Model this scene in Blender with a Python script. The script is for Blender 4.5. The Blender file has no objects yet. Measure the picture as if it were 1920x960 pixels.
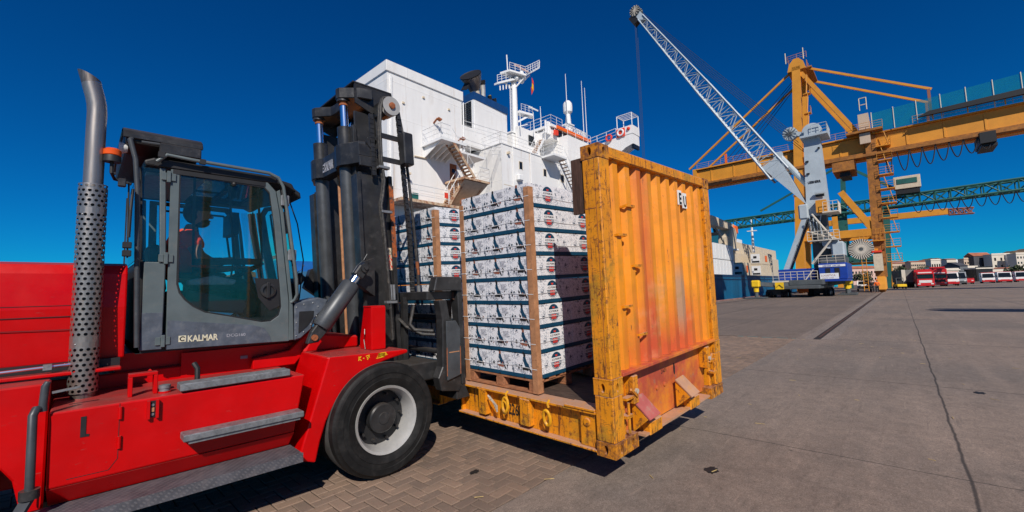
import bpy, math, random
from mathutils import Vector, Matrix
random.seed(7)
SC = bpy.context.scene
COL = SC.collection
PI = math.pi
# ------------------------------------------------------------------ camera
YAW, PITCH, ROLL, F = math.radians(45.361), .08254, -.0291, 798.421
fh = Vector((math.sin(YAW), math.cos(YAW), 0)); rh = Vector((math.cos(YAW), -math.sin(YAW), 0))
fw = fh*math.cos(PITCH) + Vector((0, 0, math.sin(PITCH))); up = rh.cross(fw)
ri = rh*math.cos(ROLL) + up*math.sin(ROLL); up = -rh*math.sin(ROLL) + up*math.cos(ROLL)
cam = bpy.data.objects.new('camera', bpy.data.cameras.new('camera')); COL.objects.link(cam)
cam.data.sensor_width = 36; cam.data.lens = 36*F/1920; cam.data.clip_start = .05; cam.data.clip_end = 20000
cam.matrix_world = Matrix((( ri.x, up.x, -fw.x, 0), (ri.y, up.y, -fw.y, 0), (ri.z, up.z, -fw.z, 1.63), (0, 0, 0, 1)))
SC.camera = cam
def project(p):
    d = Vector(p) - Vector((0, 0, 1.63)); k = d.dot(fw)
    return (960 + F*d.dot(ri)/k, 480 - F*d.dot(up)/k) if k > 0.05 else (-1, -1)
# ------------------------------------------------------------------ light
SUN = Vector((-.76, -.97, 1)).normalized()
w = bpy.data.worlds.new('World'); SC.world = w; w.use_nodes = True
nt = w.node_tree; nt.nodes.clear()
sky = nt.nodes.new('ShaderNodeTexSky'); sky.sky_type = 'NISHITA'; sky.sun_disc = False
sky.sun_elevation = math.asin(SUN.z); sky.sun_rotation = math.atan2(SUN.x, SUN.y)
sky.altitude = 0; sky.air_density = .8; sky.dust_density = 0.0; sky.ozone_density = 3.0
hs = nt.nodes.new('ShaderNodeHueSaturation'); hs.inputs['Saturation'].default_value = 1.25; hs.inputs['Value'].default_value = 1.0
bg = nt.nodes.new('ShaderNodeBackground'); bg.inputs['Strength'].default_value = .074
wo = nt.nodes.new('ShaderNodeOutputWorld')
tint = nt.nodes.new('ShaderNodeMix'); tint.data_type = 'RGBA'; tint.blend_type = 'MULTIPLY'; tint.inputs[0].default_value = 1; tint.inputs[7].default_value = (.02, .62, 1.0, 1)
nt.links.new(sky.outputs[0], hs.inputs['Color']); nt.links.new(hs.outputs[0], tint.inputs[6]); nt.links.new(tint.outputs[2], bg.inputs['Color']); nt.links.new(bg.outputs[0], wo.inputs['Surface'])
sl = bpy.data.lights.new('sun', 'SUN'); sl.energy = 4.6; sl.angle = math.radians(.5); sl.color = (1, .93, .84)
so = bpy.data.objects.new('sun', sl); COL.objects.link(so)
so.rotation_euler = (-SUN).to_track_quat('-Z', 'Y').to_euler(); so.location = (-10, -12, 30)
SC.view_settings.view_transform = 'Standard'; SC.view_settings.look = 'None'
SC.view_settings.exposure = 0; SC.view_settings.gamma = 1; SC.view_settings.use_curve_mapping = False
SC.render.resolution_x, SC.render.resolution_y = 1024, 512
SC.cycles.max_bounces = 8; SC.cycles.transparent_max_bounces = 16
# ------------------------------------------------------------------ frames
WORLD = Matrix.Identity(4)
QUAY = Matrix.Rotation(math.radians(2.5), 4, 'Z')
RACK = Matrix.Translation((3.063, 1.919, .256)) @ Matrix.Rotation(math.radians(.469), 4, 'X') @ Matrix.Rotation(math.radians(-2.067), 4, 'Y')
# ------------------------------------------------------------------ materials
def mat(name, col, rough=.5, metal=0., var=.12, scale=4., dirt=None, dscale=6., dlo=.5, dhi=.65, bump=0., bscale=40., coat=0., spec=.5, stretch=None, dirt2=None, d2scale=25, d2lo=.6, d2hi=.68):
    m = bpy.data.materials.new(name); m.use_nodes = True; n = m.node_tree.nodes; L = m.node_tree.links
    b = n['Principled BSDF']; b.inputs['Roughness'].default_value = rough; b.inputs['Metallic'].default_value = metal
    b.inputs['Coat Weight'].default_value = coat; b.inputs['Coat Roughness'].default_value = .15; b.inputs['Specular IOR Level'].default_value = spec
    tc = n.new('ShaderNodeTexCoord'); vec = tc.outputs['Object']
    if stretch:
        mp = n.new('ShaderNodeMapping'); mp.inputs['Scale'].default_value = stretch; L.new(vec, mp.inputs['Vector']); vec = mp.outputs[0]
    def noise(s, d=6, r=.6):
        t = n.new('ShaderNodeTexNoise'); t.inputs['Scale'].default_value = s; t.inputs['Detail'].default_value = d; t.inputs['Roughness'].default_value = r
        L.new(vec, t.inputs['Vector']); return t.outputs['Fac']
    def ramp(fac, a, c, lo, hi):
        t = n.new('ShaderNodeMapRange'); t.inputs['From Min'].default_value = lo; t.inputs['From Max'].default_value = hi; L.new(fac, t.inputs['Value'])
        x = n.new('ShaderNodeMix'); x.data_type = 'RGBA'; L.new(t.outputs[0], x.inputs['Factor'])
        for v, i in ((a, 6), (c, 7)):
            if isinstance(v, tuple): x.inputs[i].default_value = (*v, 1)
            else: L.new(v, x.inputs[i])
        return x.outputs[2]
    dk = tuple(c*(1-var) for c in col); lt = tuple(min(1, c*(1+var)) for c in col)
    c = ramp(noise(scale), dk, lt, .35, .65)
    if dirt: c = ramp(noise(dscale, 9, .7), c, dirt, dlo, dhi)
    if dirt2: c = ramp(noise(d2scale, 9, .75), c, dirt2, d2lo, d2hi)
    L.new(c, b.inputs['Base Color'])
    if bump:
        bp = n.new('ShaderNodeBump'); bp.inputs['Strength'].default_value = bump; bp.inputs['Distance'].default_value = .01
        L.new(noise(bscale, 4), bp.inputs['Height']); L.new(bp.outputs[0], b.inputs['Normal'])
    m['c'] = 0
    return m
def nd(m, t, **kw):
    x = m.node_tree.nodes.new(t)
    for k, v in kw.items(): setattr(x, k, v)
    return x
def lk(m, a, b): m.node_tree.links.new(a, b)
def math_(m, op, a, b=None, c=None):
    x = nd(m, 'ShaderNodeMath', operation=op)
    for i, v in enumerate((a, b, c)):
        if v is None: continue
        if isinstance(v, (int, float)): x.inputs[i].default_value = v
        else: lk(m, v, x.inputs[i])
    return x.outputs[0]
def mixc(m, f, a, b):
    x = nd(m, 'ShaderNodeMix', data_type='RGBA')
    for v, i in ((f, 0), (a, 6), (b, 7)):
        if isinstance(v, tuple): x.inputs[i].default_value = (*v, 1)
        elif isinstance(v, (int, float)): x.inputs[i].default_value = v
        else: lk(m, v, x.inputs[i])
    return x.outputs[2]
def noise_(m, vec, s, d=5, r=.6):
    t = nd(m, 'ShaderNodeTexNoise'); t.inputs['Scale'].default_value = s; t.inputs['Detail'].default_value = d; t.inputs['Roughness'].default_value = r
    lk(m, vec, t.inputs['Vector']); return t.outputs['Fac']
def mr(m, v, a, b, c=0., d=1.):
    t = nd(m, 'ShaderNodeMapRange')
    for i, q in enumerate((a, b, c, d)): t.inputs[i+1].default_value = q
    lk(m, v, t.inputs[0]); return t.outputs[0]
# ------------------------------------------------------------------ mesh builder
class MB:
    def __init__(s): s.v = []; s.f = []; s.mi = []; s.m = 0
    def add(s, vs, fs):
        k = len(s.v); s.v += [Vector(p) for p in vs]; s.f += [tuple(i+k for i in f) for f in fs]; s.mi += [s.m]*len(fs); return s
    def box(s, x0, x1, y0, y1, z0, z1):
        return s.add([(x0,y0,z0),(x1,y0,z0),(x1,y1,z0),(x0,y1,z0),(x0,y0,z1),(x1,y0,z1),(x1,y1,z1),(x0,y1,z1)],
                     [(0,3,2,1),(4,5,6,7),(0,1,5,4),(1,2,6,5),(2,3,7,6),(3,0,4,7)])
    def obox(s, c, u, v, n):
        c, u, v, n = map(Vector, (c, u, v, n))
        return s.add([c-u-v-n, c+u-v-n, c+u+v-n, c-u+v-n, c-u-v+n, c+u-v+n, c+u+v+n, c-u+v+n],
                     [(0,3,2,1),(4,5,6,7),(0,1,5,4),(1,2,6,5),(2,3,7,6),(3,0,4,7)])
    def bar(s, p, q, w, h, upv=(0,0,1), w2=None, h2=None):
        p, q = Vector(p), Vector(q); d = (q-p).normalized(); upv = Vector(upv)
        if abs(d.dot(upv)) > .99: upv = Vector((1,0,0))
        r = d.cross(upv).normalized(); u = r.cross(d); w2 = w2 or w; h2 = h2 or h
        vs = []
        for c, a, b in ((p, w/2, h/2), (q, w2/2, h2/2)): vs += [c-r*a-u*b, c+r*a-u*b, c+r*a+u*b, c-r*a+u*b]
        return s.add(vs, [(0,3,2,1),(4,5,6,7),(0,1,5,4),(1,2,6,5),(2,3,7,6),(3,0,4,7)])
    def tube(s, p, q, r, n=8, r2=None): return s.path([p, q], [r, r if r2 is None else r2], n)
    def path(s, pts, r, n=8, caps=True):
        pts = [Vector(p) for p in pts]; k = len(pts); rr = r if isinstance(r, (list, tuple)) else [r]*k
        d0 = (pts[1]-pts[0]).normalized(); a = Vector((0,0,1)) if abs(d0.z) < .9 else Vector((1,0,0))
        nrm = d0.cross(a).normalized(); vs = []; fs = []
        for i in range(k):
            d = ((pts[min(i+1,k-1)]-pts[i]).normalized() + (pts[i]-pts[max(i-1,0)]).normalized())
            d = d.normalized() if d.length > 1e-6 else d0
            nrm = (nrm - d*nrm.dot(d)).normalized(); bn = d.cross(nrm)
            for j in range(n):
                t = 2*PI*j/n; vs.append(pts[i] + (nrm*math.cos(t) + bn*math.sin(t))*rr[i])
        for i in range(k-1):
            for j in range(n): fs.append((i*n+j, i*n+(j+1)%n, (i+1)*n+(j+1)%n, (i+1)*n+j))
        if caps: fs += [tuple(range(n-1,-1,-1)), tuple(range((k-1)*n, k*n))]
        return s.add(vs, fs)
    def prism(s, poly, ax, a, b):
        n = len(poly)
        def P(p, h): return (h, p[0], p[1]) if ax == 0 else (p[0], h, p[1]) if ax == 1 else (p[0], p[1], h)
        fs = [(i, (i+1)%n, (i+1)%n+n, i+n) for i in range(n)] + [tuple(range(n-1,-1,-1)), tuple(range(n, 2*n))]
        return s.add([P(p, a) for p in poly] + [P(p, b) for p in poly], fs)
    def lathe(s, prof, c, axis, n=24, closed=False):
        c = Vector(c); ax = Vector(axis).normalized(); a = Vector((0,0,1)) if abs(ax.z) < .9 else Vector((1,0,0))
        u = ax.cross(a).normalized(); v = ax.cross(u); vs = []; fs = []; k = len(prof)
        for r, h in prof:
            for j in range(n):
                t = 2*PI*j/n; vs.append(c + ax*h + (u*math.cos(t) + v*math.sin(t))*r)
        for i in range(k if closed else k-1):
            for j in range(n): fs.append((i*n+j, i*n+(j+1)%n, ((i+1)%k)*n+(j+1)%n, ((i+1)%k)*n+j))
        if not closed: fs += [tuple(range(n-1,-1,-1)), tuple(range((k-1)*n, k*n))]
        return s.add(vs, fs)
    def poly(s, pts): return s.add(pts, [tuple(range(len(pts)))])
    def ball(s, c, r, n=10, m=6, sq=(1,1,1)):
        prof = [(math.sin(PI*i/m), -math.cos(PI*i/m)) for i in range(m+1)]; k = len(s.v)
        s.lathe([(max(a, .01)*r, b*r) for a, b in prof], (0,0,0), (0,0,1), n)
        for i in range(k, len(s.v)): v = s.v[i]; s.v[i] = Vector((v.x*sq[0], v.y*sq[1], v.z*sq[2])) + Vector(c)
        return s
    def ovalhole(s, c, u, v, hw, hh, rx, ry, dep):
        # rectangular face (half sizes hw, hh along unit u, v) with an oval hole and a recess going along -(u x v)
        c, u, v = Vector(c), Vector(u), Vector(v); nn = u.cross(v); N = 16; vs = []
        for rr in range(4):
            for j in range(N):
                t = 2*PI*j/N; cx, sx = math.cos(t), math.sin(t)
                if rr == 0:
                    k = 1/max(abs(cx), abs(sx)); p = c + u*hw*cx*k + v*hh*sx*k
                elif rr == 3: p = c + u*rx*.9*cx + v*ry*.9*sx - nn*dep
                else:
                    p = c + u*rx*cx + v*ry*sx - (nn*dep if rr == 2 else nn*0)
                vs.append(p)
        fs = [(r*N+j, r*N+(j+1)%N, (r+1)*N+(j+1)%N, (r+1)*N+j) for r in (0, 1) for j in range(N)]
        fs.append(tuple(2*N+j for j in range(N)))
        return s.add(vs, fs)
    def text(s, t, o, u, v, size, ext=.001, align='LEFT', sx=1.0, bold=0.):
        cu = bpy.data.curves.new('t', 'FONT'); cu.body = t; cu.size = size; cu.extrude = ext; cu.align_x = align; cu.resolution_u = 2; cu.offset = bold*size
        ob = bpy.data.objects.new('t', cu); me = bpy.data.meshes.new_from_object(ob)
        o, u, v = Vector(o), Vector(u), Vector(v); n = u.cross(v)
        s.add([o + u*p.co.x*sx + v*p.co.y + n*p.co.z for p in me.vertices], [tuple(f.vertices) for f in me.polygons])
        bpy.data.objects.remove(ob); bpy.data.curves.remove(cu); bpy.data.meshes.remove(me); return s
ORG = {}; FRM = {}
def thing(name, label, cat, o=(0,0,0), fr=WORLD, group=None):
    e = bpy.data.objects.new(name, None); COL.objects.link(e); e.empty_display_size = .1
    e.matrix_world = fr @ Matrix.Translation(o); e['label'] = label; e['category'] = cat
    if group: e['group'] = group
    ORG[e.name] = Vector(o); FRM[e.name] = fr; return e
def part(name, mb, mats, parent=None, fr=WORLD, smooth=False, bevel=0, label=None, cat=None, group=None, kind=None, angle=40, seg=1):
    vs = mb.v; lo = Vector([min(p[i] for p in vs) for i in range(3)]); hi = Vector([max(p[i] for p in vs) for i in range(3)]); c = (lo+hi)/2
    if parent is None: c = Vector((c.x, c.y, lo.z))
    me = bpy.data.meshes.new(name); me.from_pydata([p-c for p in vs], [], mb.f); me.update()
    if not isinstance(mats, (list, tuple)): mats = [mats]
    for x in mats: me.materials.append(x)
    if len(mats) > 1: me.polygons.foreach_set('material_index', mb.mi)
    if smooth:
        me.polygons.foreach_set('use_smooth', [True]*len(me.polygons)); me.set_sharp_from_angle(angle=math.radians(angle))
    o = bpy.data.objects.new(name, me); COL.objects.link(o)
    if parent is not None:
        o.parent = parent; o.location = c - ORG[parent.name]; FRM[o.name] = FRM[parent.name]
    else: o.matrix_world = fr @ Matrix.Translation(c); FRM[o.name] = fr
    ORG[o.name] = c
    if bevel:
        b = o.modifiers.new('bevel', 'BEVEL'); b.width = bevel; b.segments = seg; b.limit_method = 'ANGLE'; b.angle_limit = math.radians(50)
    for k, v in (('label', label), ('category', cat), ('group', group), ('kind', kind)):
        if v: o[k] = v
    return o
def dup(o, M=None, parent=None, label=None, group=None, kids=True):
    c = o.copy(); COL.objects.link(c)
    if parent is not None: c.parent = parent; c.matrix_parent_inverse = o.matrix_parent_inverse
    if M is not None: c.matrix_world = M
    if label: c['label'] = label
    if group: c['group'] = group
    if kids:
        for ch in list(o.children): dup(ch, None, c)
    return c
# ------------------------------------------------------------------ palette
RED = mat('red_paint', (.52, .0006, .0015), .33, 0, .10, 2.5, spec=.25, dirt=(.36,.006,.008), dscale=3, dlo=.6, dhi=.9, dirt2=(.05,.006,.008), d2scale=45, d2lo=.70, d2hi=.76, bump=.05, bscale=20, coat=.06)
REDDUST = mat('dusty_red_paint', (.34, .035, .035), .6, 0, .25, 5, dirt=(.2,.09,.07), dscale=7)
GREYCAB = mat('grey_cab_paint', (.10, .125, .13), .42, 0, .12, 5, dirt=(.15,.15,.14), dscale=14, dlo=.55, dhi=.8)
GREYLOW = mat('faded_grey_panel', (.075, .09, .115), .5, 0, .25, 9, dirt=(.15,.16,.17), dscale=20, dlo=.5, dhi=.8)
MAST = mat('worn_black_steel', (.033, .033, .034), .48, .25, .3, 6, dirt=(.085,.08,.078), dscale=12, dlo=.55, dhi=.8, dirt2=(.16,.085,.05), d2scale=16, d2lo=.70, d2hi=.78, bump=.08, bscale=30)
MASTLT = mat('grey_cylinder_paint', (.060, .066, .073), .42, .25, .22, 6, dirt=(.16,.15,.14), dscale=20, dlo=.6, dhi=.8)
BLACK = mat('matt_black', (.012, .012, .013), .55, 0, .3, 8)
RUBBER = mat('tyre_rubber', (.009, .009, .009), .65, 0, .35, 9, spec=.3, dirt=(.028,.026,.024), dscale=9, dlo=.5, dhi=.8, bump=.2, bscale=60)
TREAD = mat('worn_tread_rubber', (.06, .058, .055), .8, 0, .2, 9, bump=.2, bscale=60)
HOSE = mat('hose_rubber', (.03, .028, .026), .5, 0, .3, 10, dirt=(.09,.08,.07), dscale=30)
CHROME = mat('chrome_rod', (.80, .88, .95), .22, 1.0, .05, 3)
ALU = mat('rim_paint', (.40, .395, .38), .5, .2, .12, 6, dirt=(.2,.18,.16), dscale=12, dlo=.6, dhi=.8)
STEEL = mat('brushed_steel', (.37, .335, .30), .36, .8, .2, 5, stretch=(8,8,.8), dirt=(.22,.16,.12), dscale=5, dlo=.5, dhi=.8)
STEELHOT = mat('heat_tinted_steel', (.22, .19, .17), .42, .8, .3, 5, stretch=(8,8,.8), dirt=(.09,.07,.06), dscale=4, dlo=.45, dhi=.8)
ZINC = mat('galvanised_step', (.24, .25, .26), .5, .5, .25, 14, dirt=(.10,.10,.10), dscale=25, dlo=.5, dhi=.75)
WORN = mat('edge_worn_to_rust', (.34,.085,.02), .8, 0, .35, 12, dirt=(.035,.034,.036), dscale=9, dlo=.50, dhi=.56, bump=.2)
RUST = mat('rust', (.30, .09, .03), .85, 0, .4, 10, dirt=(.10,.04,.02), dscale=15, bump=.2)
DKRUST = mat('dark_rust', (.06, .028, .018), .9, 0, .4, 8, dirt=(.10,.05,.035), dscale=15, stretch=(4,4,.6), bump=.2)
WOOD = mat('pine_wood', (.42, .20, .095), .75, 0, .25, 6, stretch=(3,3,3), dirt=(.28,.13,.06), dscale=12, bump=.1)
PALLETW = mat('pallet_wood', (.33, .135, .06), .85, 0, .35, 7, dirt=(.16,.07,.04), dscale=9, bump=.2)
DECKW = mat('dark_deck_wood', (.05, .03, .022), .8, 0, .4, 6, dirt=(.11,.07,.05), dscale=5, stretch=(6,1,1), bump=.2)
WHITE = mat('white_ship_paint', (.80, .79, .77), .5, 0, .035, 1.2, stretch=(1,1,.25), dirt=(.58,.53,.47), dscale=.9, dlo=.56, dhi=.85, dirt2=(.50,.36,.24), d2scale=2.2, d2lo=.70, d2hi=.80)
WHITE2 = mat('white_paint', (.78, .78, .77), .5, 0, .05, 3, dirt=(.55,.5,.45), dscale=5, dlo=.6, dhi=.9)
CREAM = mat('cream_paint', (.62, .52, .38), .6, 0, .1, 3, dirt=(.40,.28,.18), dscale=4, dlo=.55, dhi=.85)
SHIPRUST = mat('rust_stained_white', (.60, .45, .30), .7, 0, .2, 3, dirt=(.30,.10,.04), dscale=4, dlo=.42, dhi=.6)
BLUEHULL = mat('blue_hull_paint', (.006, .10, .21), .5, 0, .2, .35, stretch=(1,1,.2), dirt=(.01,.14,.26), dscale=.7, dlo=.5, dhi=.8)
BLUE = mat('crane_blue_paint', (.008, .045, .30), .45, 0, .12, 2)
DKBLUE = mat('dark_blue_paint', (.006, .035, .10), .5, 0, .12, 2)
CYAN = mat('bright_blue_paint', (.01, .13, .42), .5, 0, .15, 2)
CRANEY = mat('crane_yellow_paint', (.66, .27, .020), .55, 0, .10, .5, dirt=(.45,.16,.03), dscale=.8, dlo=.58, dhi=.85, dirt2=(.25,.09,.03), d2scale=3, d2lo=.68, d2hi=.78)
CRANEDK = mat('stained_shaded_crane_yellow', (.36, .135, .018), .7, 0, .25, .8, dirt=(.20,.075,.02), dscale=2.2, dlo=.45, dhi=.65)  # dirty yellow, with the leg's dappled lattice shade painted in as darker blotches
CRANEG = mat('pale_grey_blue_paint', (.40, .46, .50), .5, 0, .08, .8, dirt=(.25,.27,.28), dscale=1.5, dlo=.6, dhi=.85)
DKGREY = mat('dark_grey_paint', (.07, .08, .085), .6, 0, .2, 1)
GREEN = mat('green_crane_paint', (.010, .10, .085), .6, 0, .2, .5)
TEALNET = None
YELLOW = mat('safety_yellow', (.80, .50, .01), .5, 0, .1, 3)
ORANGE = mat('orange_paint', (.85, .14, .01), .5, 0, .1, 3)
REDV = mat('truck_red', (.55, .012, .015), .4, 0, .1, 2, coat=.3)
WHITEV = mat('truck_white', (.75, .74, .72), .4, 0, .05, 2)
GLASSDK = mat('dark_window_glass', (.01, .014, .018), .1, 0, .2, 3)
CABLE = mat('steel_cable', (.018, .02, .026), .6, .3, .2, 3)
TAN = mat('sandstone_wall', (.55, .42, .31), .85, 0, .1, .12, dirt=(.36,.26,.19), dscale=.2, dlo=.55, dhi=.8)
PALE = mat('pale_plaster', (.62, .56, .47), .85, 0, .08, .12, dirt=(.42,.35,.28), dscale=.2, dlo=.55, dhi=.8)
SLATESHADE = mat('slate_roof_and_shaded_wall', (.06, .06, .07), .8, 0, .2, .3)
TERRA = mat('terracotta_roof', (.36, .12, .06), .85, 0, .2, .5)
ROPE = mat('rope', (.45, .38, .30), .9, 0, .2, 30, bump=.3)
LINK = mat('lashing_yellow', (.75, .36, .01), .45, .1, .2, 12, dirt=(.4,.2,.08), dscale=18, dlo=.5, dhi=.7)
STRAP = mat('plastic_strap', (.70, .70, .70), .35, 0, .05, 5)
INK = mat('black_print', (.012, .012, .012), .6, 0, .1, 5)
PLAC = mat('white_placard', (.78, .78, .76), .5, 0, .06, 12)
SKIN = mat('skin', (.34, .16, .10), .55, 0, .08, 12)
SHIRT = mat('red_shirt', (.85, .06, .015), .8, 0, .12, 9)
HAIR = mat('black_hair', (.010, .009, .009), .8, 0, .2, 20)
CLOTH = mat('black_trousers', (.015, .016, .02), .85, 0, .2, 9)
LAMPW = mat('lamp_lens', (.75, .75, .72), .15, 0, .05, 5)
AMBER = mat('amber_beacon_lens', (.70, .09, .005), .15, 0, .1, 5)
TEALP = mat('teal_print', (.003, .046, .095), .55, 0, .15, 14)
TEALBAND = mat('teal_carton_band', (.003, .052, .105), .5, 0, .12, 8)
PRED = mat('red_print', (.75, .05, .02), .55, 0, .05, 9)
PWHITE = mat('white_print', (.76, .76, .78), .55, 0, .03, 9)
PGREY = mat('grey_print', (.38, .39, .43), .55, 0, .2, 30)
PRUST = mat('rust_print', (.28, .10, .06), .55, 0, .5, 40)
SCREEN = mat('display_glass', (.02,.16,.20), .08, 0, .1, 5)
def mk_plate():
    m = mat('checker_plate', (.10, .10, .115), .55, .3, .25, 7, dirt=(.17,.15,.15), dscale=14, dlo=.5, dhi=.8); b = m.node_tree.nodes['Principled BSDF']
    tc = nd(m, 'ShaderNodeTexCoord'); sx = nd(m, 'ShaderNodeSeparateXYZ'); lk(m, tc.outputs['Object'], sx.inputs[0])
    def w(a, k): return math_(m, 'SINE', math_(m, 'MULTIPLY', a, k))
    u = math_(m, 'ADD', sx.outputs[0], math_(m, 'ADD', sx.outputs[1], sx.outputs[2])); v = math_(m, 'SUBTRACT', sx.outputs[0], math_(m, 'ADD', sx.outputs[1], sx.outputs[2]))
    h = math_(m, 'GREATER_THAN', math_(m, 'MULTIPLY', math_(m, 'ABSOLUTE', w(u, 120)), math_(m, 'ABSOLUTE', w(v, 60))), .62)
    bp = nd(m, 'ShaderNodeBump'); bp.inputs['Strength'].default_value = .8; bp.inputs['Distance'].default_value = .006; lk(m, h, bp.inputs['Height']); lk(m, bp.outputs[0], b.inputs['Normal'])
    base = b.inputs['Base Color'].links[0].from_socket; lk(m, mixc(m, math_(m, 'MULTIPLY', h, .35), base, (.24,.23,.24)), b.inputs['Base Color']); return m
PLATE = mk_plate()
GLASS = None
def mk_glass(name, tint, gloss=.12):
    m = bpy.data.materials.new(name); m.use_nodes = True; n = m.node_tree.nodes; n.clear()
    o = n.new('ShaderNodeOutputMaterial'); t = n.new('ShaderNodeBsdfTransparent'); t.inputs[0].default_value = (*tint, 1)
    g = n.new('ShaderNodeBsdfGlossy'); g.inputs['Roughness'].default_value = .02; g.inputs[0].default_value = (1,1,1,1)
    fr = n.new('ShaderNodeFresnel'); fr.inputs[0].default_value = 1.45
    x = n.new('ShaderNodeMixShader'); d = n.new('ShaderNodeBsdfDiffuse'); d.inputs[0].default_value = (.05,.17,.18,1); y = n.new('ShaderNodeMixShader'); tc = n.new('ShaderNodeTexCoord'); lk(m, mr(m, noise_(m, tc.outputs['Object'], 6, 5, .7), .35, .7, .015, .06), y.inputs[0]); lk(m, t.outputs[0], y.inputs[1]); lk(m, d.outputs[0], y.inputs[2])
    lk(m, fr.outputs[0], x.inputs[0]); lk(m, y.outputs[0], x.inputs[1]); lk(m, g.outputs[0], x.inputs[2]); lk(m, x.outputs[0], o.inputs[0])
    return m
GLASS = mk_glass('tinted_cab_glass', (.89, .975, .965)); SHIPGL = mk_glass('netting', (.30, .62, .66))
def mk_net(name, col, alpha):
    m = bpy.data.materials.new(name); m.use_nodes = True; n = m.node_tree.nodes; n.clear()
    o = n.new('ShaderNodeOutputMaterial'); t = n.new('ShaderNodeBsdfTransparent'); d = n.new('ShaderNodeBsdfDiffuse'); d.inputs[0].default_value = (*col, 1)
    tl = n.new('ShaderNodeBsdfTranslucent'); tl.inputs[0].default_value = (*col, 1); a = n.new('ShaderNodeAddShader'); lk(m, d.outputs[0], a.inputs[0]); lk(m, tl.outputs[0], a.inputs[1])
    x = n.new('ShaderNodeMixShader'); tc = n.new('ShaderNodeTexCoord'); f = noise_(m, tc.outputs['Object'], .6); lk(m, mr(m, f, .3, .7, alpha-.12, alpha+.12), x.inputs[0])
    lk(m, t.outputs[0], x.inputs[1]); lk(m, a.outputs[0], x.inputs[2]); lk(m, x.outputs[0], o.inputs[0]); return m
NET = mk_net('teal_shade_net', (.01, .17, .22), .55)
# weathered yellow of the flat rack: scratches, rust pits, dust on ledges
def mk_rack(name, red=False):
    m = mat(name, (.78, .270, .006) if red else (.76, .275, .006), .5, 0, .12, 3); b = m.node_tree.nodes['Principled BSDF']
    tc = nd(m, 'ShaderNodeTexCoord'); v = tc.outputs['Object']; base = b.inputs['Base Color'].links[0].from_socket
    mp = nd(m, 'ShaderNodeMapping'); mp.inputs['Scale'].default_value = (3, 3, .35); lk(m, v, mp.inputs[0]); sv = mp.outputs[0]
    mp2 = nd(m, 'ShaderNodeMapping'); mp2.inputs['Scale'].default_value = (1, 1, .25); lk(m, v, mp2.inputs[0])
    c = mixc(m, mr(m, noise_(m, sv, 3, 8, .7), .5, .75), base, (.62, .20, .02))
    if red:
        sx = nd(m, 'ShaderNodeSeparateXYZ'); lk(m, v, sx.inputs[0])
        n1 = noise_(m, mp2.outputs[0], 2.2, 4, .6); n2 = noise_(m, sv, 1.6, 5, .6)
        low = mr(m, math_(m, 'ADD', sx.outputs[2], math_(m, 'MULTIPLY', math_(m, 'SUBTRACT', n2, .5), 1.5)), -.75, -.25, 1, 0)
        mid = mr(m, math_(m, 'ABSOLUTE', math_(m, 'ADD', sx.outputs[0], math_(m, 'ADD', .05, math_(m, 'MULTIPLY', math_(m, 'SUBTRACT', n1, .5), .9)))), .55, 1.0, 1, 0)
        c = mixc(m, math_(m, 'MULTIPLY', math_(m, 'MULTIPLY', low, mid), .85), c, (.52, .065, .025))
        st = mr(m, math_(m, 'ABSOLUTE', math_(m, 'ADD', sx.outputs[0], math_(m, 'ADD', .42, math_(m, 'MULTIPLY', math_(m, 'SUBTRACT', n2, .5), .3)))), .03, .12, 1, 0)
        c = mixc(m, math_(m, 'MULTIPLY', st, .72), c, (.46, .055, .025))
        pl = mr(m, noise_(m, v, 1.5, 6, .65), .57, .72)
        c = mixc(m, math_(m, 'MULTIPLY', pl, .75), c, (.60, .27, .13))
        gx = math_(m, 'SUBTRACT', sx.outputs[0], .30); gz = math_(m, 'ADD', sx.outputs[2], .38)
        gr = math_(m, 'SQRT', math_(m, 'ADD', math_(m, 'MULTIPLY', math_(m, 'MULTIPLY', gx, gx), 6), math_(m, 'MULTIPLY', gz, gz)))
        c = mixc(m, math_(m, 'MULTIPLY', mr(m, math_(m, 'ADD', gr, math_(m, 'MULTIPLY', n1, .25)), .3, .55, 1, 0), .75), c, (.34, .24, .17))
    pw = .45 if red else 1.0
    c = mixc(m, mr(m, noise_(m, v, 2.6, 7, .7), .54, .64, 0, .6*pw), c, (.26, .19, .025))
    c = mixc(m, mr(m, noise_(m, sv, 12, 9, .78), .535+(.07 if red else 0), .61+(.06 if red else 0)), c, (.10, .035, .012))
    c = mixc(m, mr(m, noise_(m, v, 18, 9, .82), .54+(.07 if red else 0), .615+(.06 if red else 0)), c, (.17, .055, .018))
    c = mixc(m, mr(m, noise_(m, sv, 40, 3, .6), .70, .74, 0, .6), c, (.55, .38, .22))
    mh = nd(m, 'ShaderNodeMapping'); mh.inputs['Scale'].default_value = (1.2, 1.2, 9); mh.inputs['Rotation'].default_value = (.25, .2, 0); lk(m, v, mh.inputs[0])
    c = mixc(m, mr(m, noise_(m, mh.outputs[0], 5, 8, .8), .57+(.08 if red else 0), .63+(.08 if red else 0), 0, .8), c, (.20, .07, .018))
    g = nd(m, 'ShaderNodeNewGeometry'); s2 = nd(m, 'ShaderNodeSeparateXYZ'); lk(m, g.outputs['Normal'], s2.inputs[0])
    c = mixc(m, math_(m, 'MULTIPLY', mr(m, s2.outputs[2], .3, .8), mr(m, noise_(m, v, 9), .3, .6, .55, 1)), c, (.45, .27, .19))
    lk(m, c, b.inputs['Base Color'])
    bp = nd(m, 'ShaderNodeBump'); bp.inputs['Strength'].default_value = .30; bp.inputs['Distance'].default_value = .008; lk(m, noise_(m, v, 7, 6, .6), bp.inputs['Height']); lk(m, bp.outputs[0], b.inputs['Normal'])
    return m
RACKY = mk_rack('weathered_rack_yellow'); RACKR = mk_rack('repainted_rack_panel', True)
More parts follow.
